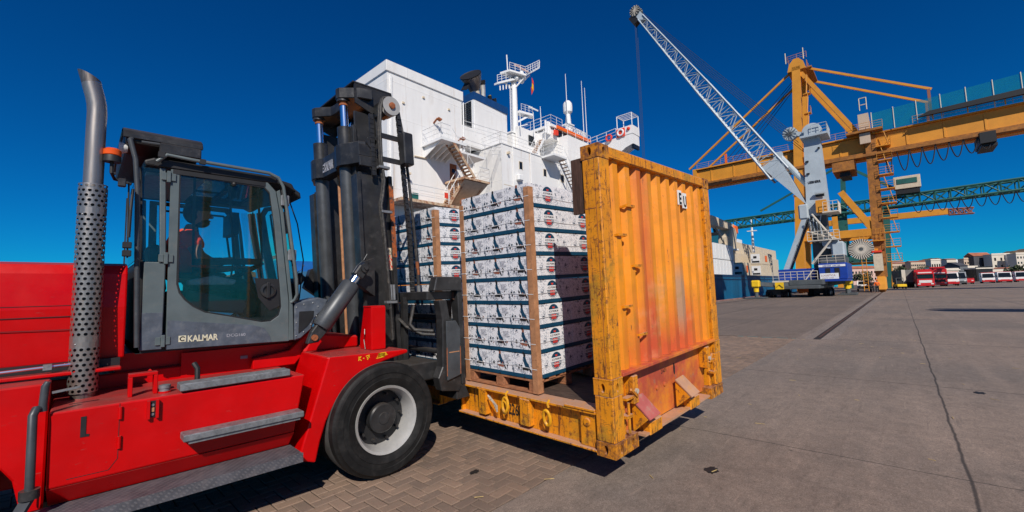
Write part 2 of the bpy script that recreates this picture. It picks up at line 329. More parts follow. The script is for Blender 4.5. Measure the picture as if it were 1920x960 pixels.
RACKO = mk_rack('rusty_casting_yellow')
_b = RACKO.node_tree.nodes['Principled BSDF']; _tc = nd(RACKO, 'ShaderNodeTexCoord')
lk(RACKO, mixc(RACKO, mr(RACKO, noise_(RACKO, _tc.outputs['Object'], 16, 8, .75), .42, .58, .15, .92), _b.inputs['Base Color'].links[0].from_socket, (.16,.055,.022)), _b.inputs['Base Color'])
RACKRED = mat('faded_red_primer', (.46, .075, .035), .6, 0, .2, 4, dirt=(.68,.22,.02), dscale=1.6, dlo=.44, dhi=.62, dirt2=(.3,.2,.12), d2scale=9, d2lo=.58, d2hi=.72, bump=.1)
FLAPR = mat('dusty_red_flap', (.42, .10, .085), .65, 0, .12, 6, dirt=(.38,.2,.15), dscale=9)
FLAPD = mat('dusty_tan_flap', (.46, .25, .15), .7, 0, .12, 6, dirt=(.5,.24,.08), dscale=9)
# printed carton board
def mk_carton():
    m = mat('printed_carton', (.80, .80, .82), .6, 0, .04, 5); b = m.node_tree.nodes['Principled BSDF']; base = b.inputs['Base Color'].links[0].from_socket
    tc = nd(m, 'ShaderNodeTexCoord'); oi = nd(m, 'ShaderNodeObjectInfo')
    v = tc.outputs['Object']
    nz = nd(m, 'ShaderNodeTexNoise'); nz.inputs['Scale'].default_value = 14; lk(m, v, nz.inputs['Vector'])
    mx = nd(m, 'ShaderNodeMix', data_type='VECTOR'); mx.inputs[0].default_value = .12; lk(m, v, mx.inputs[4]); lk(m, nz.outputs['Color'], mx.inputs[5])
    vo = nd(m, 'ShaderNodeTexVoronoi', feature='DISTANCE_TO_EDGE'); vo.inputs['Scale'].default_value = 24; lk(m, mx.outputs[1], vo.inputs['Vector'])
    line = mr(m, vo.outputs['Distance'], .015, .05, 1, 0)
    msk = mr(m, noise_(m, v, 9, 3), .38, .50)
    sx = nd(m, 'ShaderNodeSeparateXYZ'); lk(m, v, sx.inputs[0])
    tx = math_(m, 'MULTIPLY', math_(m, 'GREATER_THAN', math_(m, 'SINE', math_(m, 'MULTIPLY', sx.outputs[2], 360)), .1), mr(m, noise_(m, v, 120, 2), .48, .52))
    c = mixc(m, math_(m, 'MULTIPLY', math_(m, 'MULTIPLY', tx, mr(m, noise_(m, v, 5, 1), .50, .54)), .55), base, (.22, .24, .30))
    c = mixc(m, math_(m, 'MULTIPLY', math_(m, 'MULTIPLY', line, msk), .70), c, (.12, .17, .24))
    c = mixc(m, mr(m, noise_(m, mx.outputs[1], 20, 4), .60, .64, 0, .95), c, (.02, .045, .085))
    c = mixc(m, mr(m, noise_(m, mx.outputs[1], 11, 2), .66, .70, 0, .8), c, (.10, .06, .05))
    lk(m, c, b.inputs['Base Color']); return m
CARTON = mk_carton()

def dusty(m, col, amt=.75):
    b = m.node_tree.nodes['Principled BSDF']; base = b.inputs['Base Color'].links[0].from_socket
    g = nd(m, 'ShaderNodeNewGeometry'); sx = nd(m, 'ShaderNodeSeparateXYZ'); lk(m, g.outputs['Normal'], sx.inputs[0])
    f = math_(m, 'MULTIPLY', mr(m, sx.outputs[2], .55, .95), mr(m, noise_(m, g.outputs['Position'], 5, 6, .65), .3, .7, .35*amt, amt))
    c = mixc(m, f, base, col)
    sc = nd(m, 'ShaderNodeMapping'); sc.inputs['Scale'].default_value = (2.2, 1, 9); lk(m, g.outputs['Position'], sc.inputs[0])
    c = mixc(m, mr(m, noise_(m, sc.outputs[0], 6, 8, .75), .64, .70, 0, .55), c, tuple(x*.9 for x in col))
    lk(m, c, b.inputs['Base Color']); lk(m, mr(m, noise_(m, g.outputs['Position'], 7, 5), .3, .7, .26, .48), b.inputs['Roughness'])
dusty(RED, (.20,.085,.075)); dusty(GREYCAB, (.17,.165,.155), .5); dusty(MAST, (.12,.10,.085), .7)
def seams(m):
    # welded plate seams of the ship's side: shallow lines plus rust weeping below some of them
    b = m.node_tree.nodes['Principled BSDF']; base = b.inputs['Base Color'].links[0].from_socket
    g = nd(m, 'ShaderNodeNewGeometry'); p = nd(m, 'ShaderNodeMapping'); p.inputs['Rotation'].default_value = (0, 0, -math.radians(2.5)); lk(m, g.outputs['Position'], p.inputs[0])
    sx = nd(m, 'ShaderNodeSeparateXYZ'); lk(m, p.outputs[0], sx.inputs[0]); h = math_(m, 'ADD', sx.outputs[0], sx.outputs[1])
    def line(v, per, w): f = math_(m, 'ABSOLUTE', math_(m, 'SUBTRACT', math_(m, 'FRACT', math_(m, 'DIVIDE', v, per)), .5)); return mr(m, f, .0, w/per, 1, 0)
    L = math_(m, 'MAXIMUM', line(h, 5.8, .05), line(sx.outputs[2], 2.62, .05))
    wv = noise_(m, p.outputs[0], .55, 3, .5)
    bp = nd(m, 'ShaderNodeBump'); bp.inputs['Strength'].default_value = .35; bp.inputs['Distance'].default_value = .06
    lk(m, math_(m, 'ADD', math_(m, 'MULTIPLY', L, .5), wv), bp.inputs['Height']); lk(m, bp.outputs[0], b.inputs['Normal'])
    c = mixc(m, math_(m, 'MULTIPLY', L, .06), base, (.40,.36,.32))
    st = nd(m, 'ShaderNodeMapping'); st.inputs['Scale'].default_value = (3.2, 3.2, .16); lk(m, p.outputs[0], st.inputs[0])
    c = mixc(m, math_(m, 'MULTIPLY', mr(m, noise_(m, st.outputs[0], 1.0, 7, .7), .60, .74), .55), c, (.46,.30,.17))
    lk(m, c, b.inputs['Base Color'])
seams(WHITE)
# ------------------------------------------------------------------ ground, paving, water
def mk_ground(name, col, warm, joints):
    m = mat(name, col, .85, 0, .10, .5); b = m.node_tree.nodes['Principled BSDF']; base = b.inputs['Base Color'].links[0].from_socket
    g = nd(m, 'ShaderNodeNewGeometry'); rq = nd(m, 'ShaderNodeMapping'); rq.inputs['Rotation'].default_value = (0, 0, -math.radians(2.5)); lk(m, g.outputs['Position'], rq.inputs[0]); v = rq.outputs[0]
    c = mixc(m, mr(m, noise_(m, v, .22, 6, .6), .40, .62), base, warm)
    c = mixc(m, mr(m, noise_(m, v, 1.3, 7, .7), .48, .75, 0, .45), c, tuple(x*.62 for x in col))
    mp = nd(m, 'ShaderNodeMapping'); mp.inputs['Scale'].default_value = (.25, 3.2, 1); lk(m, v, mp.inputs[0])
    c = mixc(m, mr(m, noise_(m, mp.outputs[0], .8, 6, .6), .5, .72, 0, .5), c, tuple(x*1.3 for x in warm))
    c = mixc(m, mr(m, noise_(m, v, 240, 2, .6), .25, .75, 0, 1), tuple(x*.74 for x in col), c) if False else c
    sp = noise_(m, v, 95, 4, .8); sp2 = noise_(m, v, 30, 6, .8); sp3 = noise_(m, v, 7, 6, .7)
    c2 = nd(m, 'ShaderNodeMix', data_type='RGBA', blend_type='MULTIPLY'); c2.inputs[0].default_value = 1; lk(m, c, c2.inputs[6])
    k = math_(m, 'MULTIPLY', math_(m, 'MULTIPLY', mr(m, sp, .28, .72, .40, 1.60), mr(m, sp2, .3, .7, .66, 1.34)), mr(m, sp3, .3, .7, .80, 1.20)); cb = nd(m, 'ShaderNodeCombineXYZ'); [lk(m, k, cb.inputs[i]) for i in range(3)]; lk(m, cb.outputs[0], c2.inputs[7]); c = c2.outputs[2]
    c = mixc(m, mr(m, noise_(m, mp.outputs[0], 3.2, 7, .75), .56, .66, 0, .42), c, tuple(x*.45 for x in col))
    c = mixc(m, mr(m, noise_(m, v, .55, 8, .75), .60, .70, 0, .45), c, tuple(x*.42 for x in col))
    mq = nd(m, 'ShaderNodeMapping'); mq.inputs['Scale'].default_value = (.9, 11, 1); mq.inputs['Rotation'].default_value = (0, 0, .25); lk(m, v, mq.inputs[0])
    c = mixc(m, mr(m, noise_(m, mq.outputs[0], 1.3, 5, .65), .64, .70, 0, .45), c, tuple(x*1.55 for x in warm))
    vo = nd(m, 'ShaderNodeTexVoronoi'); vo.inputs['Scale'].default_value = 1.15; lk(m, v, vo.inputs['Vector'])
    wob = math_(m, 'MULTIPLY', noise_(m, v, 14, 3), .045)
    c = mixc(m, math_(m, 'MULTIPLY', mr(m, math_(m, 'ADD', vo.outputs['Distance'], wob), .045, .065, 1, 0), .75), c, (.02, .018, .017))
    vo2 = nd(m, 'ShaderNodeTexVoronoi'); vo2.inputs['Scale'].default_value = 3.1; lk(m, v, vo2.inputs['Vector'])
    c = mixc(m, math_(m, 'MULTIPLY', mr(m, math_(m, 'ADD', vo2.outputs['Distance'], wob), .04, .06, 1, 0), .5), c, (.03, .027, .025))
    vo3 = nd(m, 'ShaderNodeTexVoronoi'); vo3.inputs['Scale'].default_value = 7.5; mz = nd(m, 'ShaderNodeMapping'); mz.inputs['Scale'].default_value = (.55, 1.3, 1); mz.inputs['Rotation'].default_value = (0, 0, .5); lk(m, v, mz.inputs[0]); lk(m, mz.outputs[0], vo3.inputs['Vector'])
    c = mixc(m, math_(m, 'MULTIPLY', mr(m, math_(m, 'ADD', vo3.outputs['Distance'], wob), .045, .075, 1, 0), .75), c, (.028, .025, .023))
    sx = nd(m, 'ShaderNodeSeparateXYZ'); lk(m, v, sx.inputs[0])
    wx = math_(m, 'MULTIPLY', math_(m, 'SUBTRACT', noise_(m, v, 1.1, 6, .65), .5), .10)
    for ax, pos, wd in joints:
        d = math_(m, 'ABSOLUTE', math_(m, 'SUBTRACT', math_(m, 'ADD', sx.outputs[ax], wx), pos))
        c = mixc(m, math_(m, 'MULTIPLY', mr(m, d, wd*.5, wd*1.6, 1, 0), .8), c, (.016, .014, .013))
    lk(m, c, b.inputs['Base Color'])
    bp = nd(m, 'ShaderNodeBump'); bp.inputs['Strength'].default_value = .25; bp.inputs['Distance'].default_value = .006; lk(m, sp, bp.inputs['Height']); lk(m, bp.outputs[0], b.inputs['Normal'])
    return m
GCON = mk_ground('concrete_apron', (.178, .143, .118), (.235, .178, .140), [(1, -.3, .011), (0, 5.1, .007), (0, 9.2, .012), (0, 15.2, .02), (1, -5.2, .02), (0, 24, .03), (0, 34, .03), (1, -11, .03), (0, 48, .05)])
GASP = mk_ground('worn_quay_concrete', (.140, .108, .086), (.18, .135, .105), [(1, 5.0, .012), (1, 7.6, .03), (0, 22, .012), (0, 32, .014), (1, 10.2, .02)])
GPALE = mk_ground('pale_rail_concrete', (.19, .155, .13), (.23, .185, .155), [(0, 20, .01), (0, 26, .01), (0, 33, .015)])
SAND = mat('joint_sand', (.035, .027, .021), .95, 0, .3, 12)
def sheet(name, x0, x1, y0, y1, z, m, n=1):
    mb = MB(); mb.poly([(x0,y0,z), (x1,y0,z), (x1,y1,z), (x0,y1,z)])
    return part(name, mb, m, None, QUAY, kind='structure')
part('ground', MB().poly([(-400,-900,0), (1500,-900,0), (1500,2.38,0), (-400,2.38,0)]).poly([(15.0,2.38,0), (1500,2.38,0), (1500,2.384,0), (15,2.384,0)]), GCON, None, QUAY, kind='structure')
o = part('quay_paving', MB().poly([(15,2.384,0), (420,2.384,0), (420,13.6,0), (15,13.6,0)]), GASP, None, QUAY, kind='structure')
part('quay_edge', MB().box(-120, 420, 13.6, 14.0, -4, .10), mat('quay_kerb', (.22,.11,.09), .9, 0, .2, .5, dirt=(.3,.2,.16), dscale=.8), None, QUAY, kind='structure', bevel=.03)
part('rail_bed', MB().box(15.0, 420, 1.45, 1.80, -.05, .004).box(15.0, 420, 1.98, 2.20, -.05, .0045), GPALE, None, QUAY, kind='structure')
cr = thing('crane_rail', 'rusty steel crane rail sunk in its pale concrete groove along the quay', 'rail', (15,1.89,0), QUAY)
part('groove', MB().box(15.0, 420, 1.80, 1.98, -.06, .0025), mat('groove_dirt', (.020,.014,.011), .95, 0, .4, 3), cr)
part('rail_head', MB().box(15.6, 420, 1.865, 1.915, -.02, .010), mat('rail_rust', (.12,.055,.035), .6, .5, .3, 4), cr)
cr2 = thing('crane_rail', 'seaside crane rail near the quay edge beyond the mobile crane', 'rail', (15,12,0), QUAY)
part('groove', MB().box(15, 420, 11.9, 12.1, -.03, .006), bpy.data.materials['groove_dirt'], cr2)
part('rail_head', MB().box(15, 420, 11.96, 12.04, .0, .012), bpy.data.materials['rail_rust'], cr2)
# block paving in herringbone: the blocks that show largest are single objects
mbk = mat('paving_block', (.225, .155, .112), .85, 0, .12, 6, dirt=(.20,.125,.09), dscale=9, dlo=.5, dhi=.75, dirt2=(.05,.04,.035), d2scale=7, d2lo=.66, d2hi=.74, bump=.35, bscale=90)
def vary(m):
    b = m.node_tree.nodes['Principled BSDF']; base = b.inputs['Base Color'].links[0].from_socket
    g = nd(m, 'ShaderNodeNewGeometry'); oi = nd(m, 'ShaderNodeObjectInfo')
    r = math_(m, 'FRACT', math_(m, 'ADD', g.outputs['Random Per Island'], oi.outputs['Random']))
    tc = nd(m, 'ShaderNodeTexCoord'); pos = g.outputs['Position']
    x = nd(m, 'ShaderNodeMix', data_type='RGBA', blend_type='MULTIPLY'); x.inputs[0].default_value = 1; lk(m, base, x.inputs[6])
    big = mr(m, noise_(m, pos, .9, 4, .6), .35, .65, .86, 1.12); k = math_(m, 'MULTIPLY', mr(m, r, 0, 1, .80, 1.14), big)
    sp = mr(m, noise_(m, pos, 260, 3, .7), .2, .8, .7, 1.3); k2 = math_(m, 'MULTIPLY', k, sp)
    cb = nd(m, 'ShaderNodeCombineXYZ'); lk(m, k2, cb.inputs[0]); lk(m, math_(m, 'MULTIPLY', k2, mr(m, r, 0, 1, 1.04, .99)), cb.inputs[1]); lk(m, math_(m, 'MULTIPLY', k2, mr(m, r, 0, 1, 1.08, .97)), cb.inputs[2])
    lk(m, cb.outputs[0], x.inputs[7]); lk(m, x.outputs[2], b.inputs['Base Color'])
    st = mr(m, noise_(m, pos, 1.7, 6, .7), .62, .72, 0, .7)
    lk(m, mixc(m, st, x.outputs[2], (.035, .03, .028)), b.inputs['Base Color'])
vary(mbk)
pv = part('block_paving', MB().box(-8, 15.0, 2.38, 13.6, -.09, -.014), SAND, None, QUAY, kind='structure')
def block_mesh(c, hx, hy, tilt, mb):
    ch = .0045; vs = []
    for z, d in ((-.05, 0), (-ch, 0), (0, ch)):
        for sx_, sy_ in ((-1,-1), (1,-1), (1,1), (-1,1)):
            px, py = sx_*(hx-d), sy_*(hy-d); vs.append((c[0]+px, c[1]+py, c[2]+z + px*tilt[0] + py*tilt[1]))
    fs = [(8,9,10,11)]
    for k in (0, 4):
        for j in range(4): fs.append((k+j, k+(j+1)%4, k+4+(j+1)%4, k+4+j))
    mb.add(vs, fs)
cells = []
for i in range(-64, 150):
    for j in range(22, 82):
        c = (i-j) % 4
        if c == 0: cells.append((i*.1+.1, j*.1+.05, 0))
        elif c == 3: cells.append((i*.1+.05, j*.1+.1, 1))
def inpoly(p, poly):
    r = False
    for k in range(len(poly)):
        (x1, y1), (x2, y2) = poly[k-1], poly[k]
        if (y1 > p[1]) != (y2 > p[1]) and p[0] < (x2-x1)*(p[1]-y1)/(y2-y1)+x1: r = not r
    return r
VIS = [(400,962), (600,880), (690,900), (815,790), (850,800), (1000,850), (1105,880), (925,962)]
near = []
for q in cells:
    p = QUAY @ Vector((q[0], q[1], 0))
    if inpoly(project(p), VIS): near.append((p.length, q))
near = set(q for d, q in sorted(near)[:300])
proto = {}
for k in (0, 1):
    for vn in range(3):
        mb = MB(); block_mesh((0,0,0), .0960 if k == 0 else .0458, .0458 if k == 0 else .0960, (random.uniform(-.02,.02), random.uniform(-.02,.02)), mb)
        me = bpy.data.meshes.new('brick'); me.from_pydata(mb.v, [], mb.f); me.materials.append(mbk); proto[k, vn] = me
rest = MB()
for q in cells:
    dz = random.uniform(-.007, -.004)
    if q in near:
        o = bpy.data.objects.new('brick', proto[q[2], random.randrange(3)]); COL.objects.link(o); o.parent = pv
        o.location = Vector((q[0], q[1], dz)) - ORG[pv.name]; o.rotation_euler = (random.uniform(-.012,.012), random.uniform(-.012,.012), random.uniform(-.022, .022))
    else:
        block_mesh((q[0], q[1], dz), .0960 if q[2] == 0 else .0458, .0458 if q[2] == 0 else .0960, (random.uniform(-.02,.02), random.uniform(-.02,.02)), rest)
part('brick', rest, mbk, pv, kind='stuff')
# straw and litter scraps
straw = MB(); sh = thing('straw_litter', 'pale straw scraps scattered over the concrete and paving', 'litter', (4,1,0), QUAY)
sm = mat('dry_straw', (.55,.40,.16), .8, 0, .3, 20)
for k in range(90):
    x = random.uniform(2, 16); y = random.uniform(-4, 3.6)
    a = random.uniform(0, PI); l = random.uniform(.01, .05); d = Vector((math.cos(a), math.sin(a), 0))
    straw.bar(Vector((x,y,.006))-d*l, Vector((x,y,.008))+d*l, .006, .003)
part('straw', straw, sm, sh, kind='stuff')
# water
wm = mat('harbour_water', (.004, .035, .10), .12, 0, .2, .02); 
_b = wm.node_tree.nodes['Principled BSDF']; _bp = nd(wm, 'ShaderNodeBump'); _bp.inputs['Strength'].default_value = .5; _bp.inputs['Distance'].default_value = .3
_tc = nd(wm, 'ShaderNodeTexCoord'); lk(wm, noise_(wm, _tc.outputs['Object'], .8, 4), _bp.inputs['Height']); lk(wm, _bp.outputs[0], _b.inputs['Normal'])
part('water', MB().poly([(-3000,14,-1.8), (420,14,-1.8), (420,900,-1.8), (-3000,900,-1.8)]), wm, None, QUAY, kind='structure')

TAR = mat('black_tar', (.014,.013,.012), .6, 0, .3, 20)
for x, y, r, l in ((4.05,1.36,.075,'large black tar spot on the concrete in front of the near container corner'), (9.0,-.72,.085,'round black tar spot on the concrete near the long joint at right'), (2.72,3.0,.05,'dark oil blot on the paving blocks right of the front tyre')):
    mb = MB(); n = 22; ps = []
    for k in range(n): a = 2*PI*k/n; q = r*random.uniform(.55,1.05); ps.append((x+q*1.25*math.cos(a), y+q*.8*math.sin(a)))
    mb.prism(ps, 2, .001, .004); part('tar_spot', mb, TAR, None, QUAY, label=l, cat='tar spot')
# ------------------------------------------------------------------ yellow flat rack container
rk = thing('flat_rack_container', 'weathered yellow flat rack with a corrugated end wall, carried by the red forklift', 'container', (1.2,3,0), RACK)
def casting(name, x0, x1, y0, y1, z0, z1, holesx, holesy, m=RACKY, rx=.019, ry=.037):
    # block with oval holes on its -y face (positions along x) and on its -x face (positions along y)
    mb = MB(); zc, hh = (z0+z1)/2, (z1-z0)/2
    xs = [x0] + [(a+b)/2 for a, b in zip(holesx, holesx[1:])] + [x1]
    for a, b, h in zip(xs, xs[1:], holesx): mb.ovalhole(((a+b)/2, y0, zc), (1,0,0), (0,0,1), (b-a)/2, hh, rx, ry, .05)
    if not holesx: mb.poly([(x0,y0,z0), (x1,y0,z0), (x1,y0,z1), (x0,y0,z1)])
    if holesy: mb.ovalhole((x0, (y0+y1)/2, zc), (0,-1,0), (0,0,1), (y1-y0)/2, hh, .021, ry, .05)
    else: mb.poly([(x0,y1,z0), (x0,y0,z0), (x0,y0,z1), (x0,y1,z1)])
    mb.add([(x0,y0,z0),(x1,y0,z0),(x1,y1,z0),(x0,y1,z0),(x0,y0,z1),(x1,y0,z1),(x1,y1,z1),(x0,y1,z1)], [(0,3,2,1),(4,5,6,7),(1,2,6,5),(2,3,7,6)])
    return part(name, mb, m, rk)
W, LN = 2.438, 6.06
for mir in (0, 1):
    def yy(a): return LN-a if mir else a
    def ybox(mb, x0, x1, a, b, z0, z1): return mb.box(x0, x1, min(yy(a), yy(b)), max(yy(a), yy(b)), z0, z1)
    for side in (0, 1):
        def xx(a): return W-a if side else a
        def xybox(mb, a0, a1, b0, b1, z0, z1): return ybox(mb, min(xx(a0), xx(a1)), max(xx(a0), xx(a1)), b0, b1, z0, z1)
        part('lower_post', xybox(MB(), .002, .165, .002, .176, .121, .495), RACKY, rk, bevel=.008)
        part('corner_post', xybox(MB(), .002, .165, .002, .170, .632, 2.472), RACKY, rk, bevel=.008, label='dented and scratched yellow corner post' if not mir and not side else None)
        if True and not mir and not side: part('weld_bead', MB().box(.0003, .002, .046, .050, .64, 2.47), RUST, rk); part('weld_bead', MB().box(.0003, .002, .0505, .169, 2.046, 2.051), RUST, rk)
        part('post_seam', xybox(MB(), -.003, .168, -.003, .178, .622, .634).add([], []), RACKY, rk)
        if not mir:
            x0, x1 = sorted((xx(0), xx(.37)))
            casting('bottom_corner_casting', x0, x1, 0, .18, 0, .12, [xx(.085), xx(.285)] if not side else [xx(.285), xx(.085)], not side, RACKO)
            x0, x1 = sorted((xx(0), xx(.165)))
            casting('hinge_casting', x0, x1, 0, .178, .495, .622, [(x0+x1)/2], not side)
            casting('top_corner_casting', x0, x1, 0, .178, 2.473, 2.591, [(x0+x1)/2], not side, RACKO)
        else:
            part('bottom_corner_casting', xybox(MB(), 0, .37, 0, .18, 0, .12), RACKY, rk)
            part('hinge_casting', xybox(MB(), 0, .165, 0, .178, .495, .622), RACKY, rk)
            part('top_corner_casting', xybox(MB(), 0, .165, 0, .178, 2.473, 2.591), RACKY, rk)
    # end wall panel
    N = 10; per = (2.27-.168)/N; poly = []
    for k in range(N):
        a = .168 + per*k
        poly += [(a, .085), (a+per*.34, .085), (a+per*.48, .035), (a+per*.86, .035), (a+per, .085)]
    back = [(x, y+.006) for x, y in reversed(poly)]
    pl = [(x, yy(y)) for x, y in poly+back]
    part('corrugated_panel', MB().prism(pl, 2, .662, 2.49), RACKR, rk)
    mb = MB()
    if not mir:
        for k in range(N):   # closing plates that slope out of each rib end
            a = .168 + per*k
            mb.poly([(a+per*.34,.083,2.489), (a+per*.48,.036,2.42), (a+per*.86,.036,2.42), (a+per,.083,2.489)])
    part('top_rail', ybox(mb, .165, 2.273, .004, .10, 2.487, 2.588), RACKY, rk, bevel=.008)
    part('bottom_rail', ybox(MB(), .168, 2.27, -.012, .11, .630, .660), RACKRED, rk, bevel=.004)
    part('base_end_plate', ybox(MB(), .30, 2.13, .10, .12, .08, .628), RACKRED, rk)
    part('base_lip', ybox(MB(), .46, 1.97, -.02, .099, .055, .075), FLAPD, rk)
if True:
    # rungs
    for x, z in ((.30, 2.13), (.26, 1.83)): pass
    for k, (px, pz) in enumerate(((.505, 2.10), (.335, 1.83), (.575, 1.555), (.36, 1.20), (.60, .93))):
        part('step_rung', MB().bar((px-.07,.015,pz), (px+.07,.015,pz), .012, .022, (0,0,1)).bar((px-.07,.015,pz), (px-.07,.075,pz-.01), .012, .02).bar((px+.07,.015,pz), (px+.07,.075,pz-.01), .012, .02), RACKY, rk)
    # placards with letters
    for ch, px, w_ in (('E', 1.575, .085), ('U', 1.690, .10)):
        p = part('letter_placard', MB().box(px, px+w_, .018, .030, 2.21-(.03 if ch == 'U' else 0), 2.37-(.02 if ch == 'U' else 0)), PLAC, rk)
        part('lettering', MB().text(ch, (px+w_*.5, .0155, 2.222-(.025 if ch == 'U' else 0)), (1,0,0), (0,0,1), .17, .001, 'CENTER', .72, .03), INK, p)
    # latch brackets, flaps and stacking blocks at the foot of the end wall
    for sgn, x0 in ((1, .185), (-1, 2.253)):
        q = lambda a: x0 + sgn*a
        mb = MB(); mb.box(min(q(0), q(.08)), max(q(0), q(.08)), .05, .14, .12, .62); mb.box(min(q(.155), q(.235)), max(q(.155), q(.235)), .0, .10, .36, .60)
        part('latch_bracket', mb, RACKY, rk, bevel=.006)
        mb = MB(); mb.box(min(q(.02), q(.15)), max(q(.02), q(.15)), -.005, .05, .42, .44); mb.bar((q(.10), -.005, .50), (q(.20), -.005, .42), .02, .02)
        mb.tube((q(.05), .0, .15), (q(.05), .0, .40), .012, 8); mb.box(min(q(.0), q(.10)), max(q(.0), q(.10)), -.012, .05, .275, .30)
        part('latch', mb, RACKY, rk)
        mb = MB(); mb.tube((q(.19),-.02,.47), (q(.19),.0,.47), .022, 10); part('latch_bolt', mb, ROPE, rk)
    for x0, z0, m_ in ((.385, .385, FLAPR), (1.27, .375, FLAPD)):
        u = Vector((.19, 0, .012)); d = Vector((.012, -.16, -.155)); c = Vector((x0, .055, z0)) + u/2 + d/2; n = u.cross(d).normalized()*.006
        part('ramp_flap', MB().obox(c, u/2, d/2, n), m_, rk)
        for e in (.012, .17): part('flap_web', MB().prism([(.06,.10), (-.085,z0-.155), (.06,z0-.012)], 0, x0+e, x0+e+.010), RACKY, rk)
        part('stacking_block', MB().box(x0+.15, x0+.385, -.03, .09, .043, .165), RACKY, rk, bevel=.010)
    for x in (.95, 1.12): part('plate_bolt', MB().lathe([(.022,0),(.022,.01),(.014,.014)], (x, .10, .36), (0,-1,0), 12), RACKRED, rk)
    part('lettering', MB().text('2A01', (1.06,.0985,.47), (1,0,.02), (0,0,1), .06, .0005, 'LEFT'), INK, rk)
    part('drain_slot', MB().prism([(1.36+.018*math.cos(t*PI/6), .47+.06*math.sin(t*PI/6)) for t in range(12)], 1, .096, .0985), BLACK, rk)
# side sills
for side in (0, 1):
    s = lambda a, b: (W-b, W-a) if side else (a, b)
    def sb(mb, a, b, *r): x = s(a, b); return mb.box(x[0], x[1], *r)
    mb = MB()
    for y0, y1 in ((.182, 2.02), (2.42, 3.64), (4.04, 5.878)):
        sb(mb, 0, .14, y0, y1, .018, .036)
    part('bottom_flange', mb, RACKY, rk, bevel=.003)
    mb = MB()
    for y0, y1 in ((.182, 1.98), (2.46, 3.60), (4.08, 5.878)): sb(mb, .075, .09, y0, y1, .037, .322)
    part('sill_web', mb, RACKY, rk)
    mb = MB(); sb(mb, .004, .20, .182, 5.878, .322, .345); part('top_flange', mb, RACKY, rk, bevel=.003)
    for y0 in (2.0, 3.62):
        mb = MB()
        for a in (y0, y0+.42): sb(mb, .03, .9, a-.012, a+.012, .03, .30)
        sb(mb, .03, .9, y0-.01, y0+.43, .302, .32); part('fork_pocket', mb, RACKY, rk)
    for y0 in (.93, 5.05):
        mb = MB(); sb(mb, -.004, .074, y0, y0+.125, .07, .325); part('stake_pocket', mb, RACKY, rk, bevel=.006)
    for y0 in (1.56, 4.35):
        x = s(0, .074); f_ = (lambda x_: W-x_) if side else (lambda x_: x_)
        mb = MB().prism([(y0,.07), (y0+.10,.07), (y0+.10,.33), (y0,.33)], 0, f_(-.002), f_(.02)).prism([(y0,.07), (y0+.012,.07), (y0+.012,.33), (y0,.33)], 0, f_(.021), f_(.074)).prism([(y0+.088,.07), (y0+.10,.07), (y0+.10,.33), (y0+.088,.33)], 0, f_(.021), f_(.074))
        part('stake_pocket', mb, RACKY, rk)
    mb = MB(); sb(mb, .03, .074, .20, .36, .037, .32); gb = part('gusset_box', mb, RACKY, rk, bevel=.006)
    x = W-.03 if side else .03
    part('plug', MB().lathe([(.036,0),(.036,.008),(.03,.012)], (x, .285, .24), (1 if side else -1,0,0), 18), RACKY, rk)
    mb = MB(); sb(mb, -.006, .16, .184, .50, .346, .366); part('deck_stop', mb, RACKY, rk, bevel=.003)
# cross members and deck planks
mb = MB()
for k in range(9): mb.box(.21, W-.21, .5+k*.63, .58+k*.63, .10, .318)
part('cross_member', mb, DKRUST, rk)
for k in range(11):
    x = .205 + k*.1845; part('floor_plank', MB().box(x, x+.180, .185, 5.87, .325, .352+random.uniform(-.001,.001)), DECKW, rk, bevel=.003)
part('lettering', MB().text('2268', (.0735, 1.29, .115), (0,-1,0), (0,0,1), .155, .0006, 'LEFT', .62, .02), INK, rk)
# lashing rings
def ring(y, z, tw):
    mb = MB(); p = [Vector((-.012+.02*math.sin(t)*tw, y+.038*math.cos(t), z-.07+.07*math.sin(t))) for t in [2*PI*k/20 for k in range(21)]]
    mb.path(p, .015, 8, False)
    return part('lashing_ring', mb, LINK, rk, smooth=True)
ring(1.245, .30, .3); ring(.70, .275, -.5)
mb = MB(); mb.path([(-.012, 1.245+.036*math.cos(t)+.01, .20+.06*math.sin(t)) for t in [2*PI*k/16 for k in range(17)]], .010, 8, False); part('lashing_link', mb, LINK, rk, smooth=True)
for y in (1.245, .70): part('ring_lug', MB().path([(.0, y-.015, .30), (-.01, y-.01, .335), (.03, y, .352)], .012, 8), LINK, rk, smooth=True)
for y in (3.1, 4.9):
    ring(y, .28, .4)
rp = MB()
for k in range(4): rp.path([(-.012-.004*k, 1.50-.02*k, .285-.01*k), (-.015, 1.46, .25+.01*k), (-.02, 1.42-.02*k, .235-.012*k), (-.012, 1.40-.01*k, .20-.02*k)], .010, 6)
part('rope_knot', rp, ROPE, None, RACK, smooth=True, label='frayed pale rope knotted to the side of the yellow flat rack', cat='rope')
part('steel_plate', MB().box(.012, .05, .182, .292, 2.02, 2.50), DKRUST, None, RACK, label='rusty dark steel plate standing against the inside of the near yellow corner post', cat='plate')
